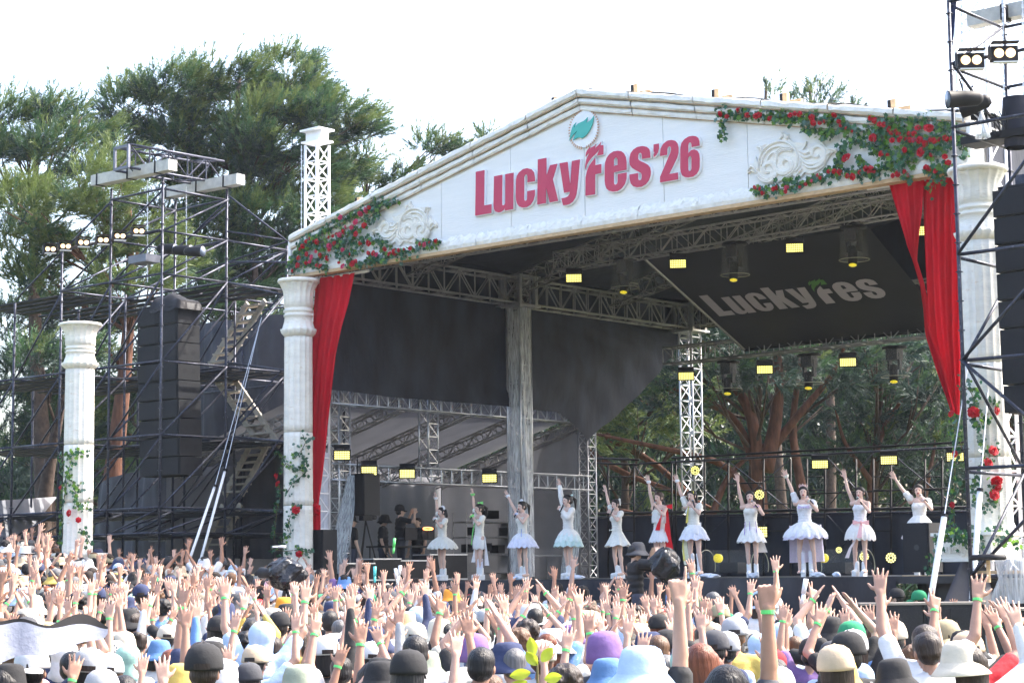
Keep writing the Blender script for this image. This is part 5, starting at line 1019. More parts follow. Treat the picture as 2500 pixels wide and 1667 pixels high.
def hand(m, w, d, n, side, spread=1.0, curl=.0, style='open', k=1.08):
    d = np.array(d, float)/np.linalg.norm(d); n = np.array(n, float); n = n-d*(n@d); n /= np.linalg.norm(n); l = np.cross(d, n)*side      # l points to the thumb side
    if style == 'fist':
        ell(m, w+d*.05, (.042, .034, .045)); 
        for i in range(4):
            b = w+d*.055*k+l*(.026-.0175*i); caps(m, b, .0105, b+n*.045+d*.012, .010); caps(m, b+n*.045+d*.012, .010, b+n*.04-d*.022, .009)
        caps(m, w+l*.03+d*.02, .012, w+l*.034+n*.04+d*.03, .010); return
    Ls = (.070, .079, .073, .058)
    for i in range(4):
        t = 1.5-i; b0 = w+l*t*.012; kn = w+d*.088*k+l*t*.0215*k; caps(m, b0, .017, kn, .0135)
        fd = d+l*t*.13*spread; fd /= np.linalg.norm(fd); c = curl
        if style == 'point' and i > 0: c = 2.6
        if style == 'vee' and i > 1: c = 2.4
        a1 = c*.45; a2 = c*1.0; e1 = fd*math.cos(a1)+n*math.sin(a1); e2 = fd*math.cos(a2)+n*math.sin(a2)
        q = kn+e1*Ls[i]*.55*k; caps(m, kn, .0105, q, .0095); caps(m, q, .0095, q+e2*Ls[i]*.5*k, .0078)
    tb = w+l*.018+d*.02; td = d*.55+l*.75*spread+n*.25; td /= np.linalg.norm(td); q = tb+td*.045*k; caps(m, tb, .017, q, .0135); caps(m, q, .0125, q+(td*.7+d*.5)*.038*k, .009)
SHZ = 1.385
def arm_pts(side, upd, fod, female=False, sh=.180, Lu=.285, Lf=.245):
    s = np.array([side*sh, 0, SHZ]); u = np.array([side*upd[0], upd[1], upd[2]], float); u /= np.linalg.norm(u); f = np.array([side*fod[0], fod[1], fod[2]], float); f /= np.linalg.norm(f)
    if u[2] > .3: s = s+np.array([-side*.012, 0, .035])
    e = s+u*Lu; w = e+f*Lf; return s, e, w, f
POSE = {  # (left arm, right arm): (upper dir, fore dir, style, spread, curl)
 'UU': (((.5, .3, .7), (-.12, .25, 1), 'open', 1.2, .15), ((.42, .4, .8), (-.05, .22, 1), 'open', 1.2, .15)),
 'VV': (((.45, .25, .9), (.1, .3, 1), 'open', 1.5, .1), ((.5, .25, .85), (.02, .3, 1), 'open', 1.5, .1)),
 'CL': (((.35, .45, .85), (-.58, .30, .80), 'open', .7, .1), ((.35, .45, .85), (-.58, .30, .80), 'open', .7, .1)),
 'RU': (((.15, .1, -1), (.0, .5, -.8), 'open', .8, .4), ((.12, .1, 1), (.06, .12, 1), 'open', 1.4, .1)),
 'LU': (((.12, .1, 1), (.1, .15, 1), 'open', 1.4, .1), ((.15, .1, -1), (.0, .5, -.8), 'open', .8, .4)),
 'RB': (((.2, .2, -1), (.0, .5, -.6), 'open', .8, .4), ((.75, .3, .55), (-.15, .25, 1), 'open', 1.3, .25)),
 'NN': (((.15, .05, -1), (.0, .35, -1), 'open', .8, .4), ((.15, .05, -1), (.0, .35, -1), 'open', .8, .4)),
 'FC': (((.35, .75, -.15), (-.55, .25, .85), 'open', .8, .1), ((.35, .75, -.15), (-.55, .25, .85), 'open', .8, .1)),
 'PT': (((.15, .1, -1), (.0, .5, -.8), 'open', .8, .4), ((.06, .05, 1), (.0, .02, 1), 'point', .6, .1)),
 'HB': (((.55, .5, .12), (-.10, .25, 1), 'open', 1.2, .15), ((.55, .5, .12), (-.10, .25, 1), 'open', 1.2, .15)),
 'RH': (((.2, .2, -1), (.0, .5, -.6), 'open', .8, .4), ((.55, .6, .1), (-.12, .2, 1), 'open', 1.3, .2)),
 'LV': (((.3, .3, .9), (-.2, .35, 1), 'vee', 1, .1), ((.6, .5, .5), (-.3, .4, .9), 'open', 1.4, .2)),
}
def legs(m, fem, wide=.0):
    for s in (-1, 1):
        h = np.array([s*.085, 0, .88]); kn = np.array([s*(.082+wide), .02, .47]); an = np.array([s*(.072+wide*1.6), -.02, .09])
        caps(m, h, .083 if not fem else .080, kn, .052 if not fem else .048); caps(m, kn, .052 if not fem else .048, an, .034 if not fem else .030); caps(m, kn+(an-kn)*.18-np.array([0, .012, 0]), .054 if not fem else .050, kn+(an-kn)*.5, .042 if not fem else .038)
        caps(m, an-np.array([0, .03, .04]), .034, an+np.array([s*.02, .13, -.055]), .028)
def head(m, tilt=0.0, turn=0.0):
    c = np.array([0, .015, 1.585]); ell(m, c+np.array([0, -.005, .02]), (.078, .096, .095)); ell(m, c+np.array([0, .02, -.045]), (.060, .070, .075)); caps(m, c+np.array([0, .095, .0]), .010, c+np.array([0, .108, -.028]), .014)
    for s in (-1, 1): ell(m, c+np.array([s*.078, -.005, -.01]), (.012, .022, .032))
    caps(m, (0, -.01, 1.40), .056, (0, .0, 1.52), .052)
def torso(m, fem, g=0.0):
    if fem:
        for z, a, b, y in ((.92, .155, .105, -.01), (1.02, .128, .09, 0), (1.10, .112, .082, 0), (1.20, .125, .092, .005), (1.29, .138, .098, .01), (1.36, .13, .085, 0)): ell(m, (0, y, z), (a+g, b+g, .085))
        for s in (-1, 1): ell(m, (s*.065, .07, 1.27), (.055+g*.5, .045+g*.5, .055))
    else:
        for z, a, b, y in ((.92, .155, .115, 0), (1.02, .148, .11, 0), (1.12, .15, .108, 0), (1.22, .162, .112, 0), (1.31, .170, .112, 0), (1.37, .158, .095, 0)): ell(m, (0, y, z), (a+g, b+g, .085))
    for s in (-1, 1): caps(m, (s*.04, 0, 1.40), .055+g, (s*.165, 0, 1.375), .052+g)
def body_verts(pose, fem=False, wide=.0, perf=None):
    m = MB(); torso(m, fem); legs(m, fem, wide); head(m); L_, R_ = pose; ws = []
    for side, a in ((-1, L_), (1, R_)):
        s, e, w, f = arm_pts(side, a[0], a[1], sh=.165 if fem else .182, Lu=.265 if fem else .285, Lf=.235 if fem else .25); k = .88 if fem else 1
        caps(m, s, .052*k, e, .040*k); caps(m, e, .041*k, w, .027*k); caps(m, e, .040*k, e+(w-e)*.4, .038*k)
        n = np.array([0, 1., .0]) if a[2] != 'fist' else np.array([-side*.9, .3, .2])
        if a[1][0] < -.4: n = np.array([-side*1., .35, .2])            # clapping palms face each other
        hd = f+np.array([0, .12, .15]) if a[0][2] > 0 else f
        hand(m, w, hd, n, -side if True else side, a[3], a[4], a[2], k=1.04*(.95 if fem else 1.0)); ws.append((s, e, w, f))
    return m, ws
def shirt_verts(pose, ws, sleeve='short', fem=False, g=.016):
    m = MB()
    if fem:
        for z, a, b in ((.95, .16, .12), (1.05, .14, .105), (1.15, .135, .10), (1.25, .145, .11), (1.33, .142, .10)): ell(m, (0, 0, z), (a+g, b+g, .085))
    else:
        for z, a, b in ((.90, .165, .125), (1.0, .165, .122), (1.1, .165, .12), (1.2, .170, .12), (1.30, .176, .118), (1.36, .162, .10)): ell(m, (0, 0, z), (a+g, b+g, .085))
    for (s, e, w, f), sd in zip(ws, (-1, 1)):
        caps(m, (sd*.05, 0, 1.395), .058+g*.6, s-np.array([sd*.02, 0, 0]), .056+g)
        if sleeve == 'short': caps(m, s, .060+g*.7, s+(e-s)*.62, .060+g*.6)
        else: caps(m, s, .058+g*.6, e, .048+g*.4); caps(m, e, .048+g*.4, w-(w-e)*.02, .033+g*.3)
    caps(m, (0, 0, 1.42), .060, (0, -.002, 1.455), .056); return m
JOBS = []
def job(key, m, vox, dec, sm=2): JOBS.append((key, m, vox, dec, sm))
BODY = {}; WR = {}
for k, p in POSE.items():
    m, ws = body_verts(p); WR[k] = ws; job('b_'+k, m, .0075, .22); job('s_'+k, shirt_verts(p, ws), .016, .35, 3)
    if k in ('UU', 'RU', 'CL', 'NN', 'RB'): job('l_'+k, shirt_verts(p, ws, 'long'), .016, .35, 3)
m = MB()
for s in (-1, 1): caps(m, (s*.085, 0, .90), .105, (s*.085, .02, .47), .072); caps(m, (s*.085, .02, .47), .072, (s*.075, -.01, .11), .060)
for z, a in ((.90, .170), (.97, .165)): ell(m, (0, 0, z), (a, .125, .07))
job('trousers', m, .018, .4, 3)
m = MB()
for s in (-1, 1): caps(m, (s*.074, -.05, .05), .045, (s*.09, .11, .035), .036)
job('shoes', m, .014, .5, 2)
# hair
def hair_short(m, k=1.0, fr_=.0):
    ell(m, (0, -.012, 1.625), (.090*k, .104*k, .092*k)); ell(m, (0, -.035, 1.575), (.084*k, .082, .075)); ell(m, (0, .045, 1.665), (.075*k, .055*k, .045))
m = MB(); hair_short(m); job('h_short', m, .012, .5)
m = MB(); hair_short(m, 1.07); rs = np.random.RandomState(2)
for i in range(70):
    a = rs.uniform(0, 6.28); b = rs.uniform(-.2, 1.3); p = np.array([.092*math.cos(a)*math.cos(b), -.015+.105*math.sin(a)*math.cos(b), 1.62+.095*math.sin(b)]); ell(m, p, (.022,)*3) if p[1] < .06 else None
job('h_curly', m, .010, .5, 1)
m = MB(); hair_short(m, 1.04); 
for x in np.linspace(-1, 1, 9): caps(m, (x*.075, -.03-.05*(1-x*x), 1.62), .034, (x*.082, -.03-.055*(1-x*x), 1.46), .026)
job('h_bob', m, .012, .5)
m = MB(); hair_short(m, 1.03)
for x in np.linspace(-1, 1, 9): caps(m, (x*.075, -.03-.05*(1-x*x), 1.62), .034, (x*.10, -.07-.045*(1-x*x), 1.28+.03*abs(x)), .020)
job('h_long', m, .012, .5)
m = MB(); hair_short(m, 1.0); caps(m, (0, -.11, 1.62), .034, (0, -.15, 1.50), .034); caps(m, (0, -.15, 1.50), .034, (.01, -.13, 1.34), .014); job('h_pony', m, .012, .5)
m = MB(); hair_short(m, 1.0); ell(m, (0, -.10, 1.68), (.048, .045, .045)); job('h_bun', m, .012, .5)
m = MB(); hair_short(m, 1.0); caps(m, (0, -.03, 1.45), .095, (0, -.01, 1.62), .108); ell(m, (0, -.02, 1.62), (.112, .118, .112)); caps(m, (-.09, -.02, 1.42), .05, (.09, -.02, 1.42), .05); job('t_hood', m, .014, .5, 4)
# remesh everything in one pass
tmp = []
for key, m, vox, dec, sm in JOBS:
    me = m.mesh(key, mat('tmp', (1, 1, 1)), None, True); o = bpy.data.objects.new(key, me); COL.objects.link(o); tmp.append(o)
    a = o.modifiers.new('r', 'REMESH'); a.mode = 'VOXEL'; a.voxel_size = vox; a.use_smooth_shade = True
    if sm: b = o.modifiers.new('s', 'SMOOTH'); b.iterations = sm; b.factor = .5
    c = o.modifiers.new('d', 'DECIMATE'); c.ratio = dec
PERF_PENDING = True
# performer poses -----------------------------------------------------------------
MIC = ((.30, .62, -.55), (-.62, .28, .78), 'fist', 1, .3)
PP = {
 'a': (MIC, ((.22, .12, 1), (.10, .05, 1), 'open', 1.2, .1), 0),
 'b': (MIC, ((.42, .1, 1), (.22, .05, 1), 'open', 1.2, .1), .02),
 'c': (MIC, ((.62, .15, .8), (.55, .1, .9), 'open', 1.0, .1), .03),
 'd': (MIC, ((.30, .1, 1), (.35, .05, 1), 'open', 1.4, .1), .05),
}
PW = {}
for k, (l, r, wd) in PP.items():
    m, ws = body_verts((l, r), True, wd); PW[k] = ws; job('p_'+k, m, .007, .22)
def top_fem(ws, straps=True, sleeve=0):
    m = MB()
    for z, a, b in ((.97, .145, .112), (1.03, .140, .108), (1.09, .132, .104), (1.15, .134, .106), (1.20, .142, .112), (1.25, .150, .118), (1.30, .150, .112)): ell(m, (0, .004, z), (a, b, .075))
    for s in (-1, 1): ell(m, (s*.065, .078, 1.27), (.068, .056, .062))
    if straps:
        for s in (-1, 1): caps(m, (s*.09, .05, 1.32), .022, (s*.10, 0, 1.42), .020); caps(m, (s*.10, 0, 1.42), .020, (s*.09, -.06, 1.32), .022)
    if sleeve:
        for (s, e, w, f), sd in zip(ws, (-1, 1)): ell(m, s+(e-s)*.12, (.075, .075, .075)); caps(m, s, .064, s+(e-s)*.5, .066 if sleeve == 1 else .05)
        if sleeve == 2:
            for (s, e, w, f), sd in zip(ws, (-1, 1)): caps(m, s+(e-s)*.45, .062, e, .06); caps(m, e, .062, w-f*.02, .05)
    return m
for k in PP: job('q_'+k, top_fem(PW[k]), .012, .4, 2); job('r_'+k, top_fem(PW[k], True, 1), .012, .4, 2)
job('x_b', top_fem(PW['a'], True, 2), .012, .4, 2)
def hair_f(m, kind):
    hair_short(m, 1.0)
    for x in np.linspace(-1, 1, 7): ell(m, (x*.062, .078-.02*x*x, 1.655-.008*abs(x)), (.018, .018, .028))
    for s in (-1, 1): caps(m, (s*.080, .035, 1.63), .018, (s*.078, .045, 1.53), .010)
    if kind == 'pony': caps(m, (0, -.10, 1.66), .035, (-.02, -.18, 1.60), .038); caps(m, (-.02, -.18, 1.60), .038, (-.03, -.17, 1.40), .016)
    if kind == 'bob':
        for x in np.linspace(-1, 1, 9): caps(m, (x*.082, -.03-.045*(1-x*x), 1.60), .030, (x*.092, -.02-.055*(1-x*x), 1.45), .024)
    if kind == 'long':
        for x in np.linspace(-1, 1, 9): caps(m, (x*.078, -.04-.045*(1-x*x), 1.60), .030, (x*.085, -.06-.05*(1-x*x), 1.22), .018)
    if kind == 'bun': ell(m, (0, -.11, 1.64), (.045, .04, .045))
    if kind == 'twin':
        for s in (-1, 1): caps(m, (s*.085, -.05, 1.62), .03, (s*.12, -.06, 1.50), .032); caps(m, (s*.12, -.06, 1.50), .032, (s*.10, -.03, 1.36), .012)
for kd in ('pony', 'bob', 'long', 'bun', 'twin'): m = MB(); hair_f(m, kd); job('f_'+kd, m, .010, .5)
m = MB()
for s in (-1, 1): caps(m, (s*.073, -.03, .05), .047, (s*.092, .11, .035), .042); caps(m, (s*.073, -.02, .08), .050, (s*.073, -.02, .20), .052)
job('boots', m, .010, .5, 1)
m = MB()
for s in (-1, 1): caps(m, (s*.073, -.02, .10), .036, (s*.078, .0, .40), .056)
job('socks', m, .012, .5, 1)
for key, m, vox, dec, sm in JOBS[len(tmp):]:
    me = m.mesh(key, mat('tmp', (1, 1, 1)), None, True); o = bpy.data.objects.new(key, me); COL.objects.link(o); tmp.append(o)
    a = o.modifiers.new('r', 'REMESH'); a.mode = 'VOXEL'; a.voxel_size = vox; a.use_smooth_shade = True
    if sm: b = o.modifiers.new('s', 'SMOOTH'); b.iterations = sm; b.factor = .5
    c = o.modifiers.new('d', 'DECIMATE'); c.ratio = dec
dg = bpy.context.evaluated_depsgraph_get(); MS = {}
for o in tmp:
    me = bpy.data.meshes.new_from_object(o.evaluated_get(dg)); me.name = o.name; me.materials.clear(); MS[o.name] = me
for o in tmp:
    d_ = o.data; bpy.data.objects.remove(o); bpy.data.meshes.remove(d_)
def offs(me):       # puffy randomness for hair
    pass
# materials
SKIN = mat('skin', (.5, .3, .2), .5, obj=True, var=.06, scale=30); 
SKIN.node_tree.nodes['Principled BSDF'].inputs['Subsurface Weight'].default_value = .12
SKIN.node_tree.nodes['Principled BSDF'].inputs['Subsurface Radius'].default_value = (.02, .008, .004)
CLOTH = mat('cotton_cloth', (1, 1, 1), .85, obj=True, var=.06, scale=6, bump=.5, bscale=16)
CLOTHP = mat('printed_cloth', (1, 1, 1), .85, obj=True, var=.10, scale=9, bump=.7, bscale=9, wear=(.75, .75, .78), wearamt=1, wscale=14)
HAIR = mat('hair', (.02, .015, .012), .45, obj=True, var=.35, scale=60, bump=.5, bscale=90, stretch=(1, 1, .12), spec=.35)
CANV = mat('hat_canvas', (1, 1, 1), .9, obj=True, var=.06, scale=14, bump=.2, bscale=30)
CHK = bpy.data.materials.new('gingham_check'); CHK.use_nodes = True; _t = CHK.node_tree; _c = _t.nodes.new('ShaderNodeTexChecker'); _c.inputs['Scale'].default_value = 55; _c.inputs[1].default_value = (.75, .75, .75, 1); _c.inputs[2].default_value = (.03, .03, .04, 1)
_tc = _t.nodes.new('ShaderNodeTexCoord'); _t.links.new(_tc.outputs['Object'], _c.inputs[0]); _t.links.new(_c.outputs[0], _t.nodes['Principled BSDF'].inputs['Base Color'])
BAND = mat('green_wristband', (.12, .62, .16), .4, var=.05); BANDW = mat('white_wristband', (.8, .8, .8), .5); WATCH = mat('black_watch', (.015, .015, .02), .3)
DARK = mat('dark_eye', (.02, .012, .01), .3); MOUTH = mat('open_mouth', (.30, .03, .04), .5)
for k, me in MS.items():
    me.materials.append({'b': SKIN, 'p': SKIN, 's': CLOTH, 'l': CLOTH, 'h': HAIR, 'f': HAIR, 't': CANV}.get(k.split('_')[0], CLOTH))
MSP = {}
def printed(k):
    if k not in MSP: me = MS[k].copy(); me.materials.clear(); me.materials.append(CLOTHP); MSP[k] = me
    return MSP[k]
# hats (local, head centre about z=1.6)
def hatmesh(kind):
    m = MB(); n = 30
    if kind == 'bucket':
        m.lathe((0, -.005, 1.60), [(.02, .138), (.060, .134), (.084, .118), (.099, .075), (.110, .015), (.113, .008), (.145, -.030), (.172, -.062), (.170, -.067), (.11, .002)], n, lambda a, k: 1+.035*np.sin(a*2+1)*(k > 5)+.02*np.sin(a*5+k), cap=True)
    elif kind == 'cap' or kind == 'capb':
        m.lathe((0, -.012, 1.60), [(.012, .148), (.05, .140), (.082, .115), (.100, .07), (.106, .02), (.104, .0)], n, lambda a, k: 1+.07*np.sin(a)**2*0+.05*np.abs(np.sin(a)), cap=True)
        s = 1; P = []
        for r_, z in ((.098, .015), (.135, .008), (.175, -.012)): P.append([(.088*math.sin(t)*(1 if r_ < .1 else 1.0), -.01+r_*math.cos(t)*1.0, 1.60+z-.012*abs(math.sin(t))) for t in np.linspace(-1.15, 1.15, 14)])
        m.grid(P); P2 = [[(x, y, z-.006) for x, y, z in r] for r in P]; m.grid(P2)
        ell(m, (0, -.012, 1.748), (.009, .009, .006))
    elif kind == 'straw' or kind == 'fedora':
        m.lathe((0, -.005, 1.60), [(.02, .128), (.06, .135), (.085, .140), (.095, .12), (.103, .04), (.106, .015), (.150, .004), (.185, .018 if kind == 'fedora' else -.01), (.183, .012 if kind == 'fedora' else -.016), (.10, .006)], n, lambda a, k: 1+.03*np.sin(a)**2, cap=True)
    elif kind == 'beanie':
        m.lathe((0, -.015, 1.585), [(.012, .142), (.055, .134), (.086, .108), (.103, .05), (.107, .0), (.110, -.01), (.111, -.05), (.103, -.056)], n, lambda a, k: 1+.05*np.abs(np.sin(a))+.01*np.sin(a*9+k), cap=True)
    return m
HM = {k: hatmesh(k).mesh('hat_'+k, CANV, None, True) for k in ('bucket', 'cap', 'straw', 'fedora', 'beanie')}
HM['capo'] = HM['cap'].copy(); _o = MB(); _o.grid([[(.0985*math.cos(a), -.012+.0985*math.sin(a)*1.075, 1.60+z) for a in np.linspace(-math.pi*.5-.42, -math.pi*.5+.42, 9)] for z in (.012, .03, .045)]); OPEN_ = _o.mesh('cap_opening', HAIR, None, True)
HMC = HM['bucket'].copy(); HMC.materials.clear(); HMC.materials.append(CHK)
mb = MB(); mb.lathe((0, -.005, 1.60), [(.1075, .012), (.1085, .03), (.106, .045), (.100, .045), (.10, .012)], 30, lambda a, k: 1+.03*np.sin(a)**2, cap=False); HB_ = mb.mesh('hat_band', CANV, None, True)
def torus_local(c, d, r, h):
    m = MB(); d = np.array(d)/np.linalg.norm(d); m.tube(np.array(c)-d*h/2, np.array(c)+d*h/2, r, 14); return m
BMESH = {}
for k, ws in WR.items():
    for si, (s, e, w, f) in enumerate(ws):
        if POSE[k][si][0][2] > 0 or k == 'FC': BMESH[(k, si)] = torus_local(w-f*.012, f, .0315, .018).mesh('wristband', BAND)
def child(name, me, root, color=None, mt=None):
    o = bpy.data.objects.new(name, me); COL.objects.link(o); o.parent = root
    if color is not None: o.color = (*color, 1)
    return o
HATC = {'white': (.57, .57, .575), 'cream': (.53, .48, .39), 'black': (.018, .018, .02), 'navy': (.025, .035, .085), 'beige': (.46, .36, .25), 'blue': (.12, .24, .48), 'denim': (.08, .17, .33), 'grey': (.30, .31, .33), 'charcoal': (.05, .052, .06), 'sage': (.27, .30, .23), 'brown': (.24, .15, .09), 'orange': (.75, .30, .03), 'yellow': (.55, .40, .10), 'mint': (.30, .48, .40), 'lightblue': (.40, .52, .70), 'pink': (.70, .40, .44), 'slate': (.10, .13, .22), 'green': (.02, .22, .10), 'red': (.5, .02, .03), 'purple': (.16, .09, .24), 'straw': (.50, .38, .22), 'khaki': (.30, .26, .16), 'plaid': (.04, .08, .2), 'teal': (.02, .32, .28)}
HAIRC = {'black': (.006, .005, .006), 'dark brown': (.018, .010, .007), 'brown': (.09, .045, .022), 'auburn': (.14, .04, .018), 'grey': (.09, .09, .095), 'dark red': (.10, .015, .02)}
PEOPLE = []
def person(x, y, pose, hat, hatc, hair, hairc, shirt, sl='s', scale=1.0, rz=0, skin=None, z=None, bands=True, pr=False, desc=None):
    if hat: hair = {'bun': 'bob', 'curly': 'short', 'pony': 'long'}.get(hair, hair)
    r = bpy.data.objects.new('person', None); COL.objects.link(r); zz = gz((x, y)) if z is None else z
    r.location = (x, y, zz); tl = 0 if (z is not None or pose == 'PT') else 1; mir = tl and random.random() < .5; r.rotation_euler = (random.uniform(-.07, .03)*tl, random.uniform(-.09, .09)*tl, rz); r.scale = (-scale if mir else scale, scale, scale); r.empty_display_size = .2
    t = random.uniform(-1, 1); sk = skin or (.40+.09*t, .235+.07*t, .17+.06*t)
    child('body', MS['b_'+pose], r, sk)
    key = (sl if (sl+'_'+pose) in MS else 's')+'_'+pose
    child('shirt', printed(key) if pr else MS[key], r, HATC[shirt]); child('trousers', MS['trousers'], r, (.05, .055, .08)); child('shoes', MS['shoes'], r, (.3, .3, .3))
    if hat != 'hood': child('hair', MS['h_'+hair], r, HAIRC[hairc])
    if hat == 'hood': child('head_towel', MS['t_hood'], r, HATC[hatc])
    elif hat:
        h = child('hat', HMC if hatc == 'gingham' else HM[hat], r, HATC.get(hatc, (.5, .5, .5)))
        if hat in ('cap',) and random.random() < .12: h.rotation_euler = (0, 0, math.pi)
        elif hat == 'cap' and random.random() < .5: oo = child('cap_opening', OPEN_, r, (.02, .012, .01)); oo.location = (0, -.004, -.058); oo.scale = (1.17, 1.20, 1.04)
        if hat in ('straw', 'fedora'): child('hat_band', HB_, r, HATC['black'] if hatc != 'navy' else HATC['cream'])
        if hat in ('bucket', 'straw', 'fedora', 'beanie'): h.rotation_euler = (random.uniform(-.04, .04), random.uniform(-.04, .04), random.uniform(0, 6))
        h.scale = (1.09, 1.13, 1.04); h.location = (0, 0, -.055)
        if hat == 'straw' or hat == 'fedora': pass
    if bands:
        for si in (0, 1):
            if (pose, si) in BMESH and random.random() < .55: child('wristband', BMESH[(pose, si)], r)
    r['category'] = 'person'; r['group'] = 'festival crowd in front of the stage'
    PEOPLE.append(dict(o=r, pose=pose, hat=hat, hatc=hatc, hair=hair, hairc=hairc, shirt=shirt, sl=sl, pr=pr, x=x, y=y, desc=desc, mir=mir)); return r
# ---- people picked out one by one from the photograph: (px, py of head top, head width px, hat, hat colour, hair, hair colour, shirt, pose)
HERO = [
(92,1565,66,'fedora','navy','short','dark brown','navy','NN'),(256,1601,58,'cap','white','long','brown','white','NN'),(372,1556,74,'bucket','denim','bob','black','white','FC'),(482,1565,64,'bucket','black','bob','black','white','NN'),(530,1561,50,'cap','white','short','black','white','FC'),
(387,1522,60,'cap','cream','short','black','white','UU'),(325,1540,55,'beanie','cream','short','black','grey','NN'),(286,1565,58,'bucket','gingham','long','brown','white','NN'),(452,1519,58,'hood','white','short','black','grey','RU'),(556,1497,60,None,'','short','black','white','NN'),
(616,1580,54,'cap','beige','short','black','lightblue','UU'),(667,1501,56,'cap','charcoal','short','black','black','NN'),(645,1560,54,'hood','lightblue','short','black','white','NN'),(628,1622,58,'cap','charcoal','short','black','navy','NN'),(446,1425,38,None,'','short','black','slate','VV'),
(259,1399,34,None,'','short','black','grey','NN'),(98,1443,44,None,'','bob','black','white','UU'),(652,1378,36,'bucket','black','short','black','black','NN'),(610,1393,35,'bucket','black','long','black','white','NN'),(577,1384,34,'bucket','charcoal','short','black','white','NN'),
(62,1396,38,'straw','straw','bob','brown','white','NN'),(46,1323,27,'fedora','white','short','black','charcoal','RU'),(184,1433,38,None,'','curly','dark red','white','RU'),(300,1390,34,'bucket','yellow','short','grey','white','VV'),(424,1348,30,'cap','black','short','black','white','FC'),
(707,1548,72,None,'','short','dark brown','white','NN'),(770,1622,92,'bucket','sage','short','black','grey','NN'),(808,1557,60,'cap','navy','short','black','plaid','LU'),(930,1537,56,'cap','brown','short','black','white','CL'),(1031,1592,84,'bucket','sage','short','black','grey','RU'),
(1073,1560,60,'cap','black','short','black','black','NN'),(1145,1589,54,'cap','slate','short','black','white','RU'),(1192,1595,54,'beanie','teal','short','black','white','NN'),(1240,1628,62,'beanie','white','short','black','green','NN'),(1168,1530,56,None,'','short','black','black','RU'),
(1278,1525,46,None,'','short','dark brown','white','FC'),(1040,1536,46,None,'','short','grey','black','RB'),(924,1426,38,None,'','short','black','green','VV'),(1017,1408,42,None,'','curly','dark brown','white','LU'),(1124,1421,44,'bucket','orange','short','black','white','RU'),
(850,1393,38,'bucket','blue','bob','black','purple','LU'),(1168,1440,42,'bucket','cream','short','black','black','UU'),(1204,1458,44,'cap','black','short','black','blue','NN'),(1153,1473,42,'bucket','charcoal','short','black','white','RU'),(1030,1458,36,'cap','slate','short','black','yellow','UU'),
(930,1492,40,None,'','short','dark brown','white','CL'),(1157,1636,66,None,'','long','brown','white','RB'),(1335,1530,64,None,'','short','black','black','CL'),(1493,1579,54,'cap','charcoal','pony','brown','white','CL'),(1542,1546,52,'bucket','sage','short','black','white','UU'),
(1465,1548,50,None,'','curly','dark red','white','UU'),(1593,1562,46,None,'','bun','brown','white','FC'),(1631,1592,54,'bucket','lightblue','short','black','blue','NN'),(1760,1565,100,None,'','bob','auburn','white','NN'),(1819,1533,66,'bucket','cream','bob','black','black','NN'),
(1432,1421,38,None,'','short','black','white','RB'),(1362,1394,34,None,'','short','black','white','LU'),(1754,1431,38,None,'','short','grey','green','RU'),(1761,1469,42,None,'','short','black','white','LV'),(1688,1476,42,None,'','bob','brown','white','FC'),
(1576,1419,36,'bucket','black','short','black','white','UU'),(1292,1482,46,'beanie','white','short','black','grey','UU'),(1340,1466,38,'hood','mint','short','black','white','NN'),(1250,1464,42,'bucket','white','short','black','black','VV'),(1420,1579,42,'bucket','black','long','dark brown','white','NN'),
(1990,1498,66,None,'','short','black','white','CL'),(2063,1568,60,'cap','charcoal','short','dark brown','lightblue','NN'),(2112,1534,48,'bucket','navy','bob','black','charcoal','NN'),(2047,1512,44,'fedora','straw','short','black','white','NN'),(2182,1524,42,'cap','white','short','black','white','NN'),
(2341,1518,42,'cap','white','short','black','white','LU'),(2234,1608,90,'bucket','black','short','black','black','NN'),(2190,1568,54,None,'','curly','brown','white','NN'),(2246,1552,52,None,'','bob','dark brown','white','NN'),(2380,1567,56,'hood','black','short','black','white','RU'),
(2476,1545,58,'cap','black','bob','auburn','white','NN'),(2220,1488,42,None,'','short','black','white','FC'),(2300,1509,38,None,'','short','black','white','VV'),(2422,1512,42,None,'','bun','brown','white','CL'),(2139,1579,42,'cap','grey','short','black','white','FC'),
(1904,1598,60,None,'','short','black','black','NN'),(1943,1650,80,'cap','khaki','short','black','grey','NN'),(545,1352,32,'cap','charcoal','short','black','white','FC'),(505,1350,30,'bucket','white','short','black','white','UU'),(960,1470,44,'cap','cream','short','black','purple','RU'),
(1640,1440,38,'cap','blue','short','black','white','UU'),(1880,1440,38,'bucket','lightblue','bob','black','white','RU'),(1810,1480,40,'hood','purple','short','black','white','VV'),(1950,1560,50,'cap','black','short','black','purple','UU'),(1540,1470,40,'cap','khaki','short','black','black','VV'),
(1500,1440,38,'bucket','black','short','black','black','CL'),(1400,1500,44,'beanie','pink','short','black','white','UU'),(840,1480,44,'cap','grey','short','black','charcoal','RU'),(740,1460,40,'cap','charcoal','short','black','grey','LU'),(700,1470,42,'bucket','cream','bob','grey','grey','UU'),
(200,1490,46,'cap','charcoal','short','black','black','RU'),(330,1480,44,None,'','curly','dark brown','grey','UU'),(386,1470,46,None,'','short','black','yellow','RU'),(140,1350,30,'straw','straw','bob','black','white','UU'),(880,1540,50,'cap','white','short','black','blue','VV'),
]
def headz(X, Y): return CZ-.45
placed = []
def free(x, y, r=.36): return all((x-a)**2+(y-b)**2 > r*r for a, b in placed)
SPEC = []
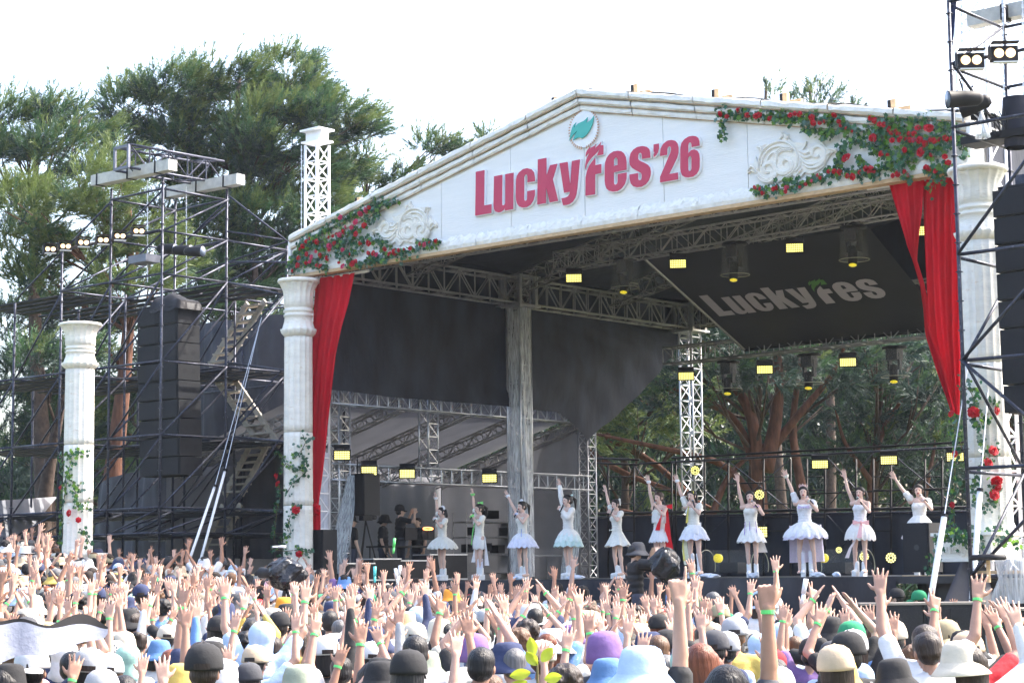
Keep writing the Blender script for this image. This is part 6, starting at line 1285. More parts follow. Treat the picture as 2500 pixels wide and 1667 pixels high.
for (px, py, wpx, hat, hc, hr, hrc, sh, pose) in HERO:
    real = .245 if hat in (None, 'beanie', 'cap', 'hood') else (.34 if hat in ('bucket', 'straw', 'fedora') and wpx > 0 else .3)
    if hat in ('bucket', 'straw', 'fedora'): wpx = wpx*1.25
    Y = F*real/wpx; Y = min(max(Y, 9), 37); p = onY(px, py, Y); sc = (p[2]-gz(p))/(1.72+(.05 if hat else 0))
    if not .86 < sc < 1.10:        # slide along the ray until the height is human
        for _ in range(30):
            tgt = 1.08 if sc > 1 else .88; best = None
            for Y2 in np.linspace(max(7.5, Y*.7), min(38, Y*1.4), 60):
                q = onY(px, py, Y2); s2 = (q[2]-gz(q))/1.74
                if best is None or abs(s2-min(max(s2, .90), 1.06))+abs(Y2-Y)*.004 < best[0]: best = (abs(s2-min(max(s2, .90), 1.06))+abs(Y2-Y)*.004, Y2, s2)
            Y, sc = best[1], best[2]; break
        p = onY(px, py, Y)
    sc = min(max(sc, .84), 1.14); SPEC.append((p[0], Y, pose, hat, hc, hr, hrc, sh, sc, True)); placed.append((p[0], Y))
for nm, px, py, Y, pose in (('a', 1700, 1700, 8.6, 'PT'), ('b', 1800, 1640, 8.2, 'PT')): pass
# near raised pointing arms
SPEC.append((Xat(1663, 9.4)-.21, 9.4, 'PT', 'bucket', 'lightblue', 'short', 'black', 'black', 'HOLD', True)); SPEC.append((Xat(1868, 8.6)-.20, 8.6, 'PT', None, '', 'bob', 'black', 'charcoal', 'HOLD', True)); placed += [(SPEC[-1][0], 8.6), (SPEC[-2][0], 9.4)]
rr = random.Random(11)
HW = [('bucket', 'white', 5), ('bucket', 'black', 11), ('bucket', 'cream', 4), ('bucket', 'navy', 4), ('bucket', 'beige', 3), ('bucket', 'denim', 2), ('bucket', 'charcoal', 3), ('bucket', 'lightblue', 2), ('cap', 'white', 5), ('cap', 'black', 10), ('cap', 'navy', 4), ('cap', 'grey', 3), ('cap', 'beige', 4), ('cap', 'cream', 3), ('cap', 'charcoal', 4), ('cap', 'green', 1), ('cap', 'khaki', 2), ('beanie', 'white', 1), ('beanie', 'pink', 1), ('beanie', 'purple', 1), ('hood', 'white', 3), ('hood', 'lightblue', 2), ('hood', 'mint', 1), ('straw', 'straw', 2), ('bucket', 'yellow', 1), ('bucket', 'orange', 1), ('hood', 'red', 1), (None, '', 56)]
def wpick(L): 
    t = rr.uniform(0, sum(a[-1] for a in L)); 
    for a in L:
        t -= a[-1]
        if t <= 0: return a
    return L[-1]
SHW = [('white', 24), ('black', 26), ('navy', 11), ('grey', 8), ('charcoal', 6), ('lightblue', 7), ('green', 3), ('purple', 2), ('pink', 3), ('yellow', 2), ('mint', 2), ('red', 2), ('blue', 4), ('cream', 4), ('orange', 1)]
POW = [('UU', 8), ('VV', 4), ('CL', 10), ('RU', 7), ('LU', 5), ('RB', 6), ('NN', 30), ('FC', 8), ('LV', 4), ('HB', 12), ('RH', 10)]
def okarea(x, y):
    sx, _ = proj((x, y, 1.4)); q = uv((x, y, 0)); 
    if not -80 < sx < 2580: return False
    if q[1] > -1.15: return False                       # keep clear of the stage front
    if q[0] > 11.8 and q[1] > -3.6-(q[0]-11.8)*.9: return False  # camera pit at the right
    if q[0] < 1.2 and q[1] > -3.2: return False
    if (x-cfb[0])**2+(y-cfb[1])**2 < .6: return False
    return True
y = 11.3
while y < 42.5:
    dy = .60 if y < 15 else .64; hwid = y*.275; x = -hwid-1; 
    while x < hwid+1:
        xx = x+rr.uniform(-.16, .16); yy = y+rr.uniform(-.2, .2)
        if okarea(xx, yy) and free(xx, yy, .38) and rr.random() < (.84 if y > 13 else .8):
            hw = wpick(HW); wom = rr.random() < .45; hr = rr.choice(['bob', 'long', 'pony', 'bun', 'short']) if wom else rr.choice(['short', 'short', 'short', 'curly'])
            hc = rr.choice(['black', 'black', 'black', 'dark brown', 'dark brown', 'brown', 'grey' if not wom else 'auburn']); po = wpick(POW)[0]
            if yy > 24 and rr.random() < .6: po = rr.choice(['NN', 'FC', 'RH'])
            if yy < 13 and po in ('UU', 'VV', 'LV', 'RU', 'LU', 'CL', 'HB'): po = rr.choice(['NN', 'NN', 'NN', 'FC', 'RH'])
            SPEC.append((xx, yy, po, hw[0], hw[1], hr, hc, wpick(SHW)[0], rr.uniform(.90, 1.03) if not wom else rr.uniform(.87, .97), False)); placed.append((xx, yy))
        x += (.52 if y > 13 else .55)
    y += dy
# the 300 that show largest are things, the rest one mass
def vis(s):
    sx, sy = proj((s[0], s[1], gz(s[:2])+1.6)); return 0 < sx < 2500
SPEC.sort(key=lambda s: (not vis(s), s[1])); near = SPEC[:298]; far = SPEC[298:]; far = [s for s in far]
for s in near:
    sc = s[8]
    if sc == 'HOLD':                 # tall enough that the raised finger reaches the height in the photograph
        sx = 1655 if s[1] > 9 else 1895; tz = onY(sx, 1378 if s[1] > 9 else 1388, s[1])[2]; sc = min(1.15, (tz-gz(s[:2]))/2.13)
    person(s[0], s[1], s[2], s[3], s[4], s[5], s[6], s[7], 'l' if rr.random() < .14 else 's', sc, rz=rr.uniform(-.35, .25), pr=rr.random() < .14)
# mass of farther people joined in one mesh
if far:
    MV = []; MF = []; MI = []; MATL = []; mid = {}; nv = 0; LOW = {}
    def low(k, ratio):
        if k not in LOW:
            o = bpy.data.objects.new('t', MS.get(k) or HM[k]); COL.objects.link(o); d_ = o.modifiers.new('d', 'DECIMATE'); d_.ratio = ratio
            me = bpy.data.meshes.new_from_object(o.evaluated_get(bpy.context.evaluated_depsgraph_get())); bpy.data.objects.remove(o)
            v = np.empty(len(me.vertices)*3); me.vertices.foreach_get('co', v); LOW[k] = (v.reshape(-1, 3), [tuple(p.vertices) for p in me.polygons])
        return LOW[k]
    def cm(col, rough=.8):
        k = tuple(round(c, 2) for c in col)
        if k not in mid: mid[k] = len(MATL); MATL.append(mat('crowd_cloth_%d' % len(MATL), col, rough, var=.08))
        return mid[k]
    for s in far:
        a = rr.uniform(-.35, .25); c_, s_ = math.cos(a), math.sin(a); tx, ty = rr.uniform(-.1, .1), rr.uniform(-.05, .05); R = np.array([[c_, -s_, tx], [s_, c_, ty], [0, 0, 1]])@np.diag([rr.choice([-1, 1]), 1, 1])*s[8]; off = np.array([s[0], s[1], gz(s[:2])])
        t = rr.choice([-1, 0, 1]); parts = [('b_'+s[2], .11, (.40+.09*t, .235+.07*t, .17+.06*t)), ('s_'+s[2], .22, HATC[s[7]])]
        if s[3] != 'hood': parts.append(('h_'+s[5], .2, HAIRC[s[6]]))
        if s[3] == 'hood': parts.append(('t_hood', .3, HATC[s[4]]))
        elif s[3]: parts.append((s[3], 1, HATC[s[4]]))
        for k, ra, col in parts:
            v, f = low(k, ra); hz = np.array([0, 0, -.05]) if k in HM else 0; v = v*np.array([1.08, 1.11, 1]) if k in HM else v
            MV.append((v+hz)@R.T+off); MF += [tuple(i+nv for i in q) for q in f]; MI += [cm(col)]*len(f); nv += len(v)
    me = bpy.data.meshes.new('distant_crowd'); me.from_pydata(np.vstack(MV).tolist(), [], MF)
    for q in MATL: me.materials.append(q)
    me.polygons.foreach_set('material_index', MI); me.polygons.foreach_set('use_smooth', [True]*len(MF)); me.update(); o = link('distant_crowd', me); tag(o, 'farther festival crowd massed below the stage and left scaffold, arms raised', kind='stuff')
print('people', len(near), len(far))
# ------------------------------------------------------------------ crowd labels
ARM = {'UU': 'both hands high', 'VV': 'arms spread high', 'CL': 'clapping overhead', 'RU': 'right hand up', 'LU': 'left hand up', 'RB': 'right arm bent', 'NN': 'arms down', 'FC': 'hands at face', 'PT': 'finger pointing up', 'LV': 'left V sign', 'HB': 'both hands raised', 'RH': 'right hand raised'}
ZN = [(140, 'at left edge'), (290, 'below short column'), (470, 'below left speakers'), (650, 'below wooden steps'), (810, 'below left column'), (1000, 'below stage crew'), (1130, 'below first singer'), (1250, 'below second singer'), (1350, 'below film-wrapped mast'), (1460, 'below mint skirt'), (1570, 'below marquee post'), (1660, 'below red scarf'), (1780, 'below yellow sash'), (1910, 'below purple ribbons'), (2040, 'below tiara singer'), (2160, 'below pink bows'), (2320, 'below monitor speaker'), (9999, 'at right edge')]
def pdesc(q, full=0):
    sx = proj((q['x'], q['y'], 2))[0]; z = next(n for a, n in ZN if sx < a); d = 'nearest' if q['y'] < 13.5 else 'near' if q['y'] < 17 else 'mid' if q['y'] < 22 else 'far' if q['y'] < 28 else 'farthest'
    HN = {'bucket': 'bucket hat', 'cap': 'cap', 'straw': 'sun hat', 'fedora': 'fedora', 'beanie': 'round hat', 'hood': 'head towel'}; HR = {'short': 'short hair', 'curly': 'curly hair', 'bob': 'bobbed hair', 'long': 'long hair', 'pony': 'tied hair', 'bun': 'bun hair'}
    h = (q['hatc']+' '+HN[q['hat']]) if q['hat'] else (q['hairc']+' '+HR[q['hair']])
    if q['hat'] == 'straw': h = 'straw sun hat'
    ss = ('printed ' if q['pr'] else '')+q['shirt']
    return 'person, %s, %s shirt, %s, %s row %s' % (h, ss, (ARM[q['pose']].replace('right', '#').replace('left', 'right').replace('#', 'left') if q.get('mir') else ARM[q['pose']]), d, z)
grp = {}
for q in PEOPLE: q['lab'] = pdesc(q); grp.setdefault(q['lab'], []).append(q)
for lb, L in grp.items():
    if len(L) > 1:
        for q in L:
            extra = (q['hairc']+' hair under it' if q['hat'] else '')
            q['lab'] = lb
        L.sort(key=lambda q: q['x']/q['y'])
        names = ['leftmost', 'second-left', 'third-left', 'fourth-left', 'fifth-left', 'sixth-left'] if len(L) > 2 else ['left-hand', 'right-hand']
        for k, q in enumerate(L): q['lab'] = lb.replace('person,', names[min(k, 5)]+' person,')
for q in PEOPLE:
    wds = q['lab'].split()
    if len(wds) > 16: q['lab'] = q['lab'].replace(' shirt,', ',')
    q['o']['label'] = q['lab']
# ------------------------------------------------------------------ singers
WD = mat('white_dress_fabric', (.86, .86, .84), .75, obj=True, var=.05, scale=14, bump=.8, bscale=22, trans=.15)
def dress_part(name, me, root, col):
    me2 = MSP.get('d_'+me.name) 
    if me2 is None: me2 = me.copy(); me2.materials.clear(); me2.materials.append(WD); MSP['d_'+me.name] = me2
    return child(name, me2, root, col)
CREAM_ = (.86, .84, .76); PW_ = (.86, .86, .88); IV = (.88, .86, .82)
def tier(z0, r0_, z1, r1, amp, fq, seed, bulge=0, n=96, rows=9):
    P = []
    for k in range(rows):
        t = k/(rows-1); r = r0_+(r1-r0_)*t+bulge*math.sin(t*math.pi); z = z0+(z1-z0)*t
        P.append([((r*(1+amp*t*(math.sin(a*fq+seed)+.5*math.sin(a*fq*1.7+seed*2))))*math.cos(a), (r*(1+amp*t*(math.sin(a*fq+seed)+.5*math.sin(a*fq*1.7+seed*2))))*.86*math.sin(a), z+.018*t*math.sin(a*fq*.8+seed*3)) for a in np.linspace(0, 2*math.pi, n+1)[:-1]])
    return P
def ribbon(root, pts, wd_, col, name='ribbon', mt=None):
    P = np.array(pts, float); m = MB(); w_ = np.array([wd_, 0, 0]); rows = [[p-w_*(.4+.6*i/len(P))+np.array([0, .008*math.sin(i*2+j*2), 0]) +w_*(.4+.6*i/len(P))*2*j/5 for j in range(6)] for i, p in enumerate(P)]
    m.grid(rows); return m.build(name, WD, root, True, True, col)
def bow(root, c, s, col):
    m = MB(); c = np.array(c, float)
    for sx in (-1, 1): m.grid([[c+np.array([sx*s*t, .02+.03*math.sin(t*3.1), s*.45*t*(1-.35*t)*(a)]) for a in (-1, -.5, 0, .5, 1)] for t in np.linspace(0, 1, 6)])
    ell(m, c+np.array([0, .02, 0]), (s*.18, .02, s*.2)); return m.build('bow', WD, root, True, True, col)
def singer(px, ytop, v, rz, pose, hair, label, topk, tiers, colt=CREAM_, shoes='boots', extras=None, hairc=(.016, .012, .011), gap=False, who=''):
    lo, hi = onV(px, 1404, v), None; base = onV(px, 1404, v); tz = onV(px, ytop, v)[2]; sc = (tz-FL)/1.775
    r = bpy.data.objects.new('person', None); COL.objects.link(r); r.location = (base[0], base[1], FL+.055*sc); r.rotation_euler = (0, (int(px) % 7-3)*.012, rz+(int(px) % 5-2)*.06); r.scale = (sc,)*3
    tag(r, label, 'person', 'singers in white dresses on the stage')
    child('body', MS['p_'+pose], r, (.68, .46, .37)); child('hair', MS['f_'+hair], r, hairc)
    dress_part('bodice', MS[topk if topk == 'x_b' else topk+'_'+pose], r, colt)
    for i, (z0, a, z1, b, amp, fq, bl, col) in enumerate(tiers): m = MB(); m.grid(tier(z0, a, z1, b, amp, fq, i*1.7+px, bl), closed=True); m.build('skirt_tier', WD, r, True, True, col)
    if 'boots' in shoes or shoes == 'socks': dress_part('boots', MS['boots'], r, (.84, .84, .84))
    if 'socks' in shoes: dress_part('knee_socks', MS['socks'], r, (.84, .82, .9))
    m = MB()
    for s in (-1, 1): m.box((s*.08, .03, -.012), (.085, .22, .085)); m.box((s*.074, -.075, .02), (.05, .05, .10))
    m.build('platform_sole', WD, r, False, True, (.82, .82, .82))
    m = MB()
    for s in (-1, 1): ell(m, (s*.031, .100, 1.597), (.014, .006, .006)); 
    m.build('eyes', DARK, r, True, True); m = MB(); ell(m, (0, .103, 1.530), (.019, .010, .015)); m.build('mouth', MOUTH, r, True, True)
    # ears and fringe come with body and hair; microphone is its own thing
    if extras: extras(r, PW[pose])
    Rz = Matrix.Rotation(rz, 3, 'Z'); T = lambda p: np.array(Rz @ Vector([c*sc for c in p]))+np.array(r.location)
    mc = empty('microphone', T((-.14, .33, 1.37)), 'black handheld microphone held by '+who, 'microphone', 'microphones')
    MB().tube(T((-.17, .365, 1.345)), T((-.05, .185, 1.475)), .012*sc, 10, .020*sc).build('handle', BLKM, mc, True); m = MB(); ell(m, T((-.04, .17, 1.487)), (.026,)*3); m.build('grille_ball', ALUD, mc, True)
    return r
def cuff(r, ws, i, col, s=.055, at=.93):
    s_, e, w, f = ws[i]; c = e+(w-e)*at; m = MB(); x, y, z = fr(f); P = [[c+(x*math.cos(a)+y*math.sin(a))*rr_*(1+.12*math.sin(a*7))+z*h for a in np.linspace(0, 6.283, 29)[:-1]] for rr_, h in ((.032, 0), (.045, .02), (s, .055))]
    m.grid(P, closed=True); m.build('wrist_frill', WD, r, True, True, col)
LIL = (.62, .55, .80); GRN = (.25, .75, .22); MINT = (.66, .82, .76)
def ex1(r, ws): cuff(r, ws, 1, PW_); cuff(r, ws, 0, PW_); m = MB(); [ell(m, (x*.08, -.01, 1.715-.05*x*x), (.028, .03, .032)) for x in np.linspace(-1, 1, 7)]; m.build('lace_headdress', WD, r, True, True, PW_)
def ex2(r, ws): 
    cuff(r, ws, 1, GRN); cuff(r, ws, 0, GRN); bow(r, (0, -.05, 1.73), .12, GRN); ribbon(r, [(-.08, .12, 1.36), (.0, .13, 1.25), (.06, .13, 1.12), (.12, .12, .95), (.2, .1, .75)], .03, GRN, 'green_sash'); ribbon(r, [(.14, .0, .95), (.20, -.02, .75), (.26, -.02, .5), (.30, 0, .35)], .10, PW_, 'tulle_train'); ribbon(r, [(-.14, -.05, .95), (-.17, -.08, .6), (-.18, -.1, .28)], .12, PW_, 'tulle_train')
def ex3(r, ws): cuff(r, ws, 1, PW_, .045); cuff(r, ws, 0, (.6, .66, .85), .045); m = MB(); [ell(m, (x*.05, .02, 1.735-.01*x*x), (.012, .01, .018+.01*(1-abs(x)))) for x in np.linspace(-1, 1, 7)]; m.build('small_tiara', EDGEW, r, True, True); ribbon(r, [(-.12, .12, 1.08), (-.13, .14, .95), (-.14, .15, .85)], .014, (.3, .4, .8), 'blue_ribbon')
def ex4(r, ws): bow(r, (-.05, -.08, 1.70), .07, MINT)
def ex5(r, ws): m = MB(); [ell(m, (-.07, -.05, 1.70-.03*k), (.022, .025, .02)) for k in range(5)]; m.build('white_flowers', WD, r, True, True, CREAM_); bow(r, (0, .13, 1.02), .09, CREAM_)
def ex6(r, ws): 
    cuff(r, ws, 1, PW_, .04); bow(r, (-.17, -.02, 1.40), .17, (.75, .01, .02)); ribbon(r, [(-.16, -.02, 1.38), (-.20, .0, 1.1), (-.22, .02, .8), (-.28, .02, .45)], .11, (.72, .01, .02), 'red_scarf'); ribbon(r, [(-.12, .08, 1.34), (-.10, .13, 1.1), (-.06, .15, .92)], .07, (.72, .01, .02), 'red_scarf')
def ex7(r, ws): 
    cuff(r, ws, 1, PW_, .035, .99); ribbon(r, [(.02, .13, 1.38), (.04, .14, 1.25), (.07, .14, 1.05)], .032, (.85, .72, .15), 'yellow_sash'); ribbon(r, [(.15, .05, .98), (.19, .07, .75), (.20, .06, .5), (.17, .05, .22)], .09, (.86, .84, .66), 'frilled_train'); ribbon(r, [(.18, .08, .85), (.22, .1, .6), (.2, .1, .3)], .03, (.85, .75, .2), 'yellow_frill'); dress_part('thigh_boots', MS['socks'], r, PW_); bow(r, (0, -.12, 1.02), .12, PW_)
    m = MB(); [m.box((-.05-.03*k, .075, 1.66), (.008, .01, .05)) for k in (0, 1)]; m.build('hair_clips', mat('yellow_clip', (.8, .75, .1), .4), r, False, True)
def ex8(r, ws): 
    for x in (-.10, .02, .11): ribbon(r, [(x, .125, 1.08), (x*1.1, .15, .95), (x*1.2, .17, .80)], .010, (.30, .12, .62), 'purple_ribbon')
    bow(r, (-.12, .08, 1.38), .05, (.3, .12, .62)); ribbon(r, [(-.12, -.14, .9), (-.17, -.2, .65), (-.2, -.22, .45)], .14, IV, 'lace_train')
def ex9(r, ws): 
    cuff(r, ws, 1, CREAM_, .06); cuff(r, ws, 0, CREAM_, .05); m = MB(); [m.tube((x*.075, .02-.03*x*x, 1.70-.02*x*x), (x*.085, .02-.03*x*x, 1.745+.012*math.cos(x*9)), .008, 5, .002) for x in np.linspace(-1, 1, 9)]; m.build('tiara', mat('pink_silver_tiara', (.75, .55, .55), .3, .7), r, False, True)
    bow(r, (0, .135, 1.29), .11, LIL); dress_part('knee_socks', MS['socks'], r, (.84, .82, .9)); m = MB(); m.grid([[(.30*math.cos(a)*(1+.1*t)*(1+.03*math.sin(a*22)), .24*math.sin(a)*(1+.1*t)-.04, .95-.72*t) for a in np.linspace(math.pi*.98, math.pi*2.02, 70)] for t in np.linspace(0, 1, 12)]); m.build('lilac_train', WD, r, True, True, (.74, .70, .84))
def ex10(r, ws): bow(r, (-.08, .16, 1.0), .17, (.85, .48, .48)); ribbon(r, [(-.07, .13, .98), (-.09, .25, .85), (-.10, .32, .70)], .06, (.85, .50, .50), 'pink_ribbon'); ribbon(r, [(.15, .05, .98), (.2, .1, .8)], .03, (.85, .5, .5), 'pink_ribbon'); ribbon(r, [(.02, .2, .66), (.12, .22, .5), (.2, .2, .3)], .05, (.85, .74, .72), 'tulle_sash'); bow(r, (0, .075, 1.43), .05, CREAM_)
def ex11(r, ws): cuff(r, ws, 0, (.85, .7, .72), .04)
F1 = math.radians(128); F2 = math.radians(150); F3 = math.radians(168)
TU = lambda c1, c2, r=.40: [(1.0, .11, .70, r, .07, 22, .06, c1), (.98, .11, .76, r*.95, .05, 19, .04, c2), (.99, .10, .84, r*.8, .05, 17, .03, c1)]
singer(1080, 1236, 2.3, F1, 'a', 'twin', 'leftmost singer, cream puffed tutu, lace headdress, right arm raised', 'r', TU(CREAM_, IV), extras=ex1, who='the leftmost singer')
singer(1170, 1228, 2.2, F1, 'a', 'pony', 'second singer from left, bright green hair bow, wrist frills and sash', 'r', [(1.0, .115, .66, .165, .01, 8, .03, IV)], extras=ex2, shoes='bootssocks', who='the singer with the green bow')
singer(1277, 1222, 1.9, F1, 'c', 'pony', 'singer in pale lilac-blue tutu with blue ribbons and blowing ponytail', 'q', [(1.0, .11, .66, .38, .05, 22, .03, (.80, .80, .92)), (.99, .11, .74, .34, .05, 18, .03, (.84, .84, .94)), (1.0, .1, .85, .27, .05, 15, .02, PW_)], extras=ex3, who='the singer in the lilac-blue tutu')
singer(1390, 1206, 1.8, F1, 'a', 'pony', 'singer in long loose white sleeves and mint green layered skirt', 'x_b', [(.99, .11, .62, .34, .07, 15, .03, MINT), (.99, .11, .72, .31, .06, 13, .03, (.78, .87, .84)), (1.0, .11, .84, .25, .05, 11, .02, IV)], extras=ex4, colt=IV, who='the singer in the mint skirt')
singer(1511, 1216, 2.0, F1, 'b', 'bun', 'singer in cream flared skirt with white flowers in her dark bun', 'r', [(1.02, .11, .66, .32, .05, 9, -.01, CREAM_)], extras=ex5, who='the singer with flowers in her hair')
singer(1613, 1199, 2.0, F1+.1, 'a', 'bun', 'singer wearing a long bright red tulle scarf over white pleated skirt', 'q', [(1.0, .115, .68, .24, .05, 26, 0, PW_), (1.30, .15, 1.08, .165, .03, 12, .01, IV)], extras=ex6, hairc=(.05, .022, .014), who='the singer with the red scarf')
singer(1700, 1194, 1.5, F2, 'b', 'bob', 'singer with black bobbed hair, yellow sash and white thigh boots', 'r', [(1.02, .11, .70, .30, .08, 11, .02, (.82, .82, .90)), (1.02, .11, .82, .25, .10, 7, .03, PW_)], extras=ex7, who='the singer with the yellow sash')
singer(1838, 1196, 1.5, F3, 'a', 'long', 'singer with purple ribbons hanging from her lace skirt and crop top', 'q', [(.98, .12, .66, .30, .04, 16, .02, IV), (.98, .12, .78, .25, .04, 13, .02, IV)], extras=ex8, who='the singer in purple ribbons')
singer(1972, 1184, 1.3, F3, 'd', 'long', 'singer wearing a tiara, lilac bow and wide white dress with train', 'r', [(1.02, .11, .68, .42, .05, 18, .06, (.76, .74, .88)), (1.02, .11, .72, .42, .05, 15, .07, PW_), (1.02, .11, .86, .31, .05, 12, .04, IV)], extras=ex9, colt=PW_, who='the singer with the tiara')
singer(2100, 1186, 1.2, F3-.2, 'b', 'twin', 'laughing singer in sleeveless white dress with pink satin bows', 'q', [(1.02, .12, .66, .30, .05, 22, .05, IV)], extras=ex10, colt=PW_, who='the singer with pink bows')
singer(2250, 1180, .9, F3, 'c', 'bun', 'rightmost singer, frilled off-shoulder white dress, partly hidden by the monitor speaker', 'r', [(1.02, .12, .66, .34, .06, 16, .04, (.86, .80, .82)), (1.1, .12, .86, .27, .05, 14, .03, IV)], extras=ex11, colt=IV, who='the rightmost singer')
# ------------------------------------------------------------------ staff
def staff(px, ytop, Y, pose, rz, hat, hatc, shirt, label, hair='short', sc=1.0):
    p = onY(px, ytop, Y); z = p[2]-1.74*sc; n0 = len(PEOPLE); r = person(p[0], p[1], pose, hat, hatc, hair, 'black', shirt, 's', sc, rz, (.60, .40, .30), z, False); r['label'] = label; r['group'] = 'stage crew'
    g_ = float(ground(p[0], p[1]))
    if Y < 36 and z-g_ > .05:
        e = empty('crew_riser', (p[0], p[1], g_), 'black riser box under the '+label[:46], 'riser', 'crew risers'); MB().box((p[0], p[1], (g_+z)/2-.005), (.7, .7, z-g_-.01)).build('box', BLKM, e)
        MB().box((p[0], p[1], z-.02), (.74, .74, .035)).build('lid', mat('riser_lid', (.06, .06, .06), .7), e)
    return r
staff(1549, 1324, 30.0, 'FC', math.radians(-75), 'bucket', 'charcoal', 'black', 'cameraman in charcoal bucket hat beside a wrapped camera, seen in profile')
staff(2187, 1438, 30.5, 'NN', math.radians(75), 'cap', 'black', 'charcoal', 'crew member in black cap and headset in front of the stage skirt')
staff(2241, 1443, 30.2, 'NN', math.radians(70), 'cap', 'green', 'white', 'crew member in green and white cap and white shirt before the stage')
for px, yt, u_, hat, lb, rz in ((858, 1258, -1.2, 'cap', 'crew member in dark cap operating the video camera', -60), (935, 1256, -1.9, 'bucket', 'crew member in dark bucket hat standing behind the desk', -100), (977, 1233, -1.3, 'cap', 'tall crew member in black cap leaning over the laptop desk', -70), (1020, 1260, -1.8, None, 'crew member with glasses behind the laptop screens', 150)):
    q = onU(px, yt, u_); r = staff(px, yt, q[1], 'NN' if px != 977 else 'FC', math.radians(rz), hat, 'black', 'black', lb)
def lump(name, c, r, label, cat, seed, mt=None):
    m = MB(); rs = np.random.RandomState(seed); P = []
    for k in range(16):
        a = -math.pi/2+math.pi*(k+.5)/16; row = []
        for j in range(30):
            b = j*2*math.pi/30; w_ = 1+.16*math.sin(3*b+seed+k*.5)+.12*math.sin(5*b-k*.8)+rs.uniform(-.05, .05); row.append((c[0]+r[0]*math.cos(a)*math.cos(b)*w_, c[1]+r[1]*math.cos(a)*math.sin(b)*w_, c[2]+r[2]*math.sin(a)*(1+.1*math.sin(b*3))))
        P.append(row)
    return m.grid(P, closed=True)
BAG = mat('glossy_black_bag', (.015, .016, .02), .18, var=.2, bump=1.5, bscale=9)
for px, py, Y, sz, lb, sd_ in ((1625, 1378, 29.6, (.22, .2, .25), 'broadcast camera wrapped in shiny black plastic next to the cameraman', 1), (697, 1400, 27.5, (.26, .22, .22), 'big camera wrapped in shiny black plastic among the left crowd', 4)):
    c = onY(px, py, Y); e = empty('wrapped_camera', c, lb, 'camera'); lump('w', c, sz, '', '', sd_).build('plastic_wrap', BAG, e, False); g_ = gz(c)
    for a in (0, 2.1, 4.2): MB().tube(c-Zv*.15, (c[0]+.5*math.cos(a), c[1]+.5*math.sin(a), g_), .025, 6).build('tripod_leg', BLKM, e)
    MB().tube(c-Vd*.1, c-Vd*.1-Ud*.40+Zv*.02, .07, 14, .08).build('lens_tube', BLKM, e, True)
# backstage furniture
def table(c, su, sv, h, label, mt=BLKM):
    e = empty('work_table', c, label, 'table'); MB().box(c+Zv*h, (su, sv, .04), (Ud, Vd, Zv)).build('table_top', mt, e)
    for a in (-1, 1):
        for b in (-1, 1): MB().tube(c+Ud*a*su*.45+Vd*b*sv*.45, c+Ud*a*su*.45+Vd*b*sv*.45+Zv*h, .018).build('leg', mt, e)
    return e
c = onU(985, 1404, -1.0); c[2] = FL; table(c, .6, 1.9, .80, 'black desk with laptops in front of the crew')
for k, px in enumerate((1003, 1045)):
    q = onU(px, 1302, -.95); e = empty('laptop', q, ('left' if k == 0 else 'right')+' open black laptop on the crew desk', 'laptop', 'laptops'); MB().box(q, (.03, .42, .28), (Ud, Vd, Zv)).build('screen', BLKM, e); MB().box(q-Zv*.14-Ud*.14, (.28, .42, .02), (Ud, Vd, Zv)).build('keyboard', BLKM, e)
for k, (px, yt, wv, h) in enumerate(((925, 1342, .9, .52), (995, 1352, 1.0, .48), (1075, 1330, 1.3, .62), (860, 1362, .9, .42))):
    q = onU(px, yt+10, -.45); q[2] = FL+h/2; e = empty('flight_case', q, 'black flight case with silver edges at the stage side, '+('second from left', 'third from left', 'rightmost', 'leftmost')[k], 'case', 'flight cases'); MB().box(q, (.55, wv, h-.02), (Ud, Vd, Zv)).build('box', BLKM, e)
    for z in (-h/2+.02, h/2-.02): MB().box(q+Zv*z, (.57, wv+.02, .03), (Ud, Vd, Zv)).build('edge_trim', ALU, e)
q = onU(1045, 1290, -.9); e = empty('ring_lamp', q, 'small lamp glowing orange on the crew desk', 'lamp'); MB().path([q+Vd*.17*math.cos(a)+Zv*.03*math.sin(a) for a in np.linspace(0, 6.283, 20)], .012, 5).build('ring', mat('orange_glow', (1, .4, .1), .4, emit=(1, .3, .08), estr=1.5), e, True); MB().tube(q-Zv*.03, q-Zv*.25, .015).build('stem', BLKM, e)
q = onU(893, 1262, -1.0); e = empty('video_camera', q, 'black video camera on a tripod below the hanging speaker', 'camera'); MB().box(q, (.14, .30, .16), (Ud, Vd, Zv)).build('camera_body', BLKM, e); MB().tube(q+Vd*.14, q+Vd*.32, .05, 12).build('lens', BLKM, e, True)
for a in (0, 2.1, 4.2): MB().tube(q-Zv*.08, (q[0]+.35*math.cos(a), q[1]+.35*math.sin(a), FL), .018, 6).build('tripod_leg', BLKM, e)
q = onU(1190, 1330, -3.2); e = empty('storage_shelf', q*np.array([1, 1, 0])+Zv*FL, 'grey metal shelf with gear between the left singers', 'shelf')
for z in (.15, .65, 1.1, 1.5): MB().box(np.array([q[0], q[1], FL+z]), (.5, 2.2, .03), (Ud, Vd, Zv)).build('shelf_board', ALUD, e)
for a in (-1, 1):
    for b in (-1, 1): MB().tube(np.array([q[0], q[1], FL])+Ud*a*.24+Vd*b*1.08, np.array([q[0], q[1], FL+1.75])+Ud*a*.24+Vd*b*1.08, .018).build('upright', ALUD, e)
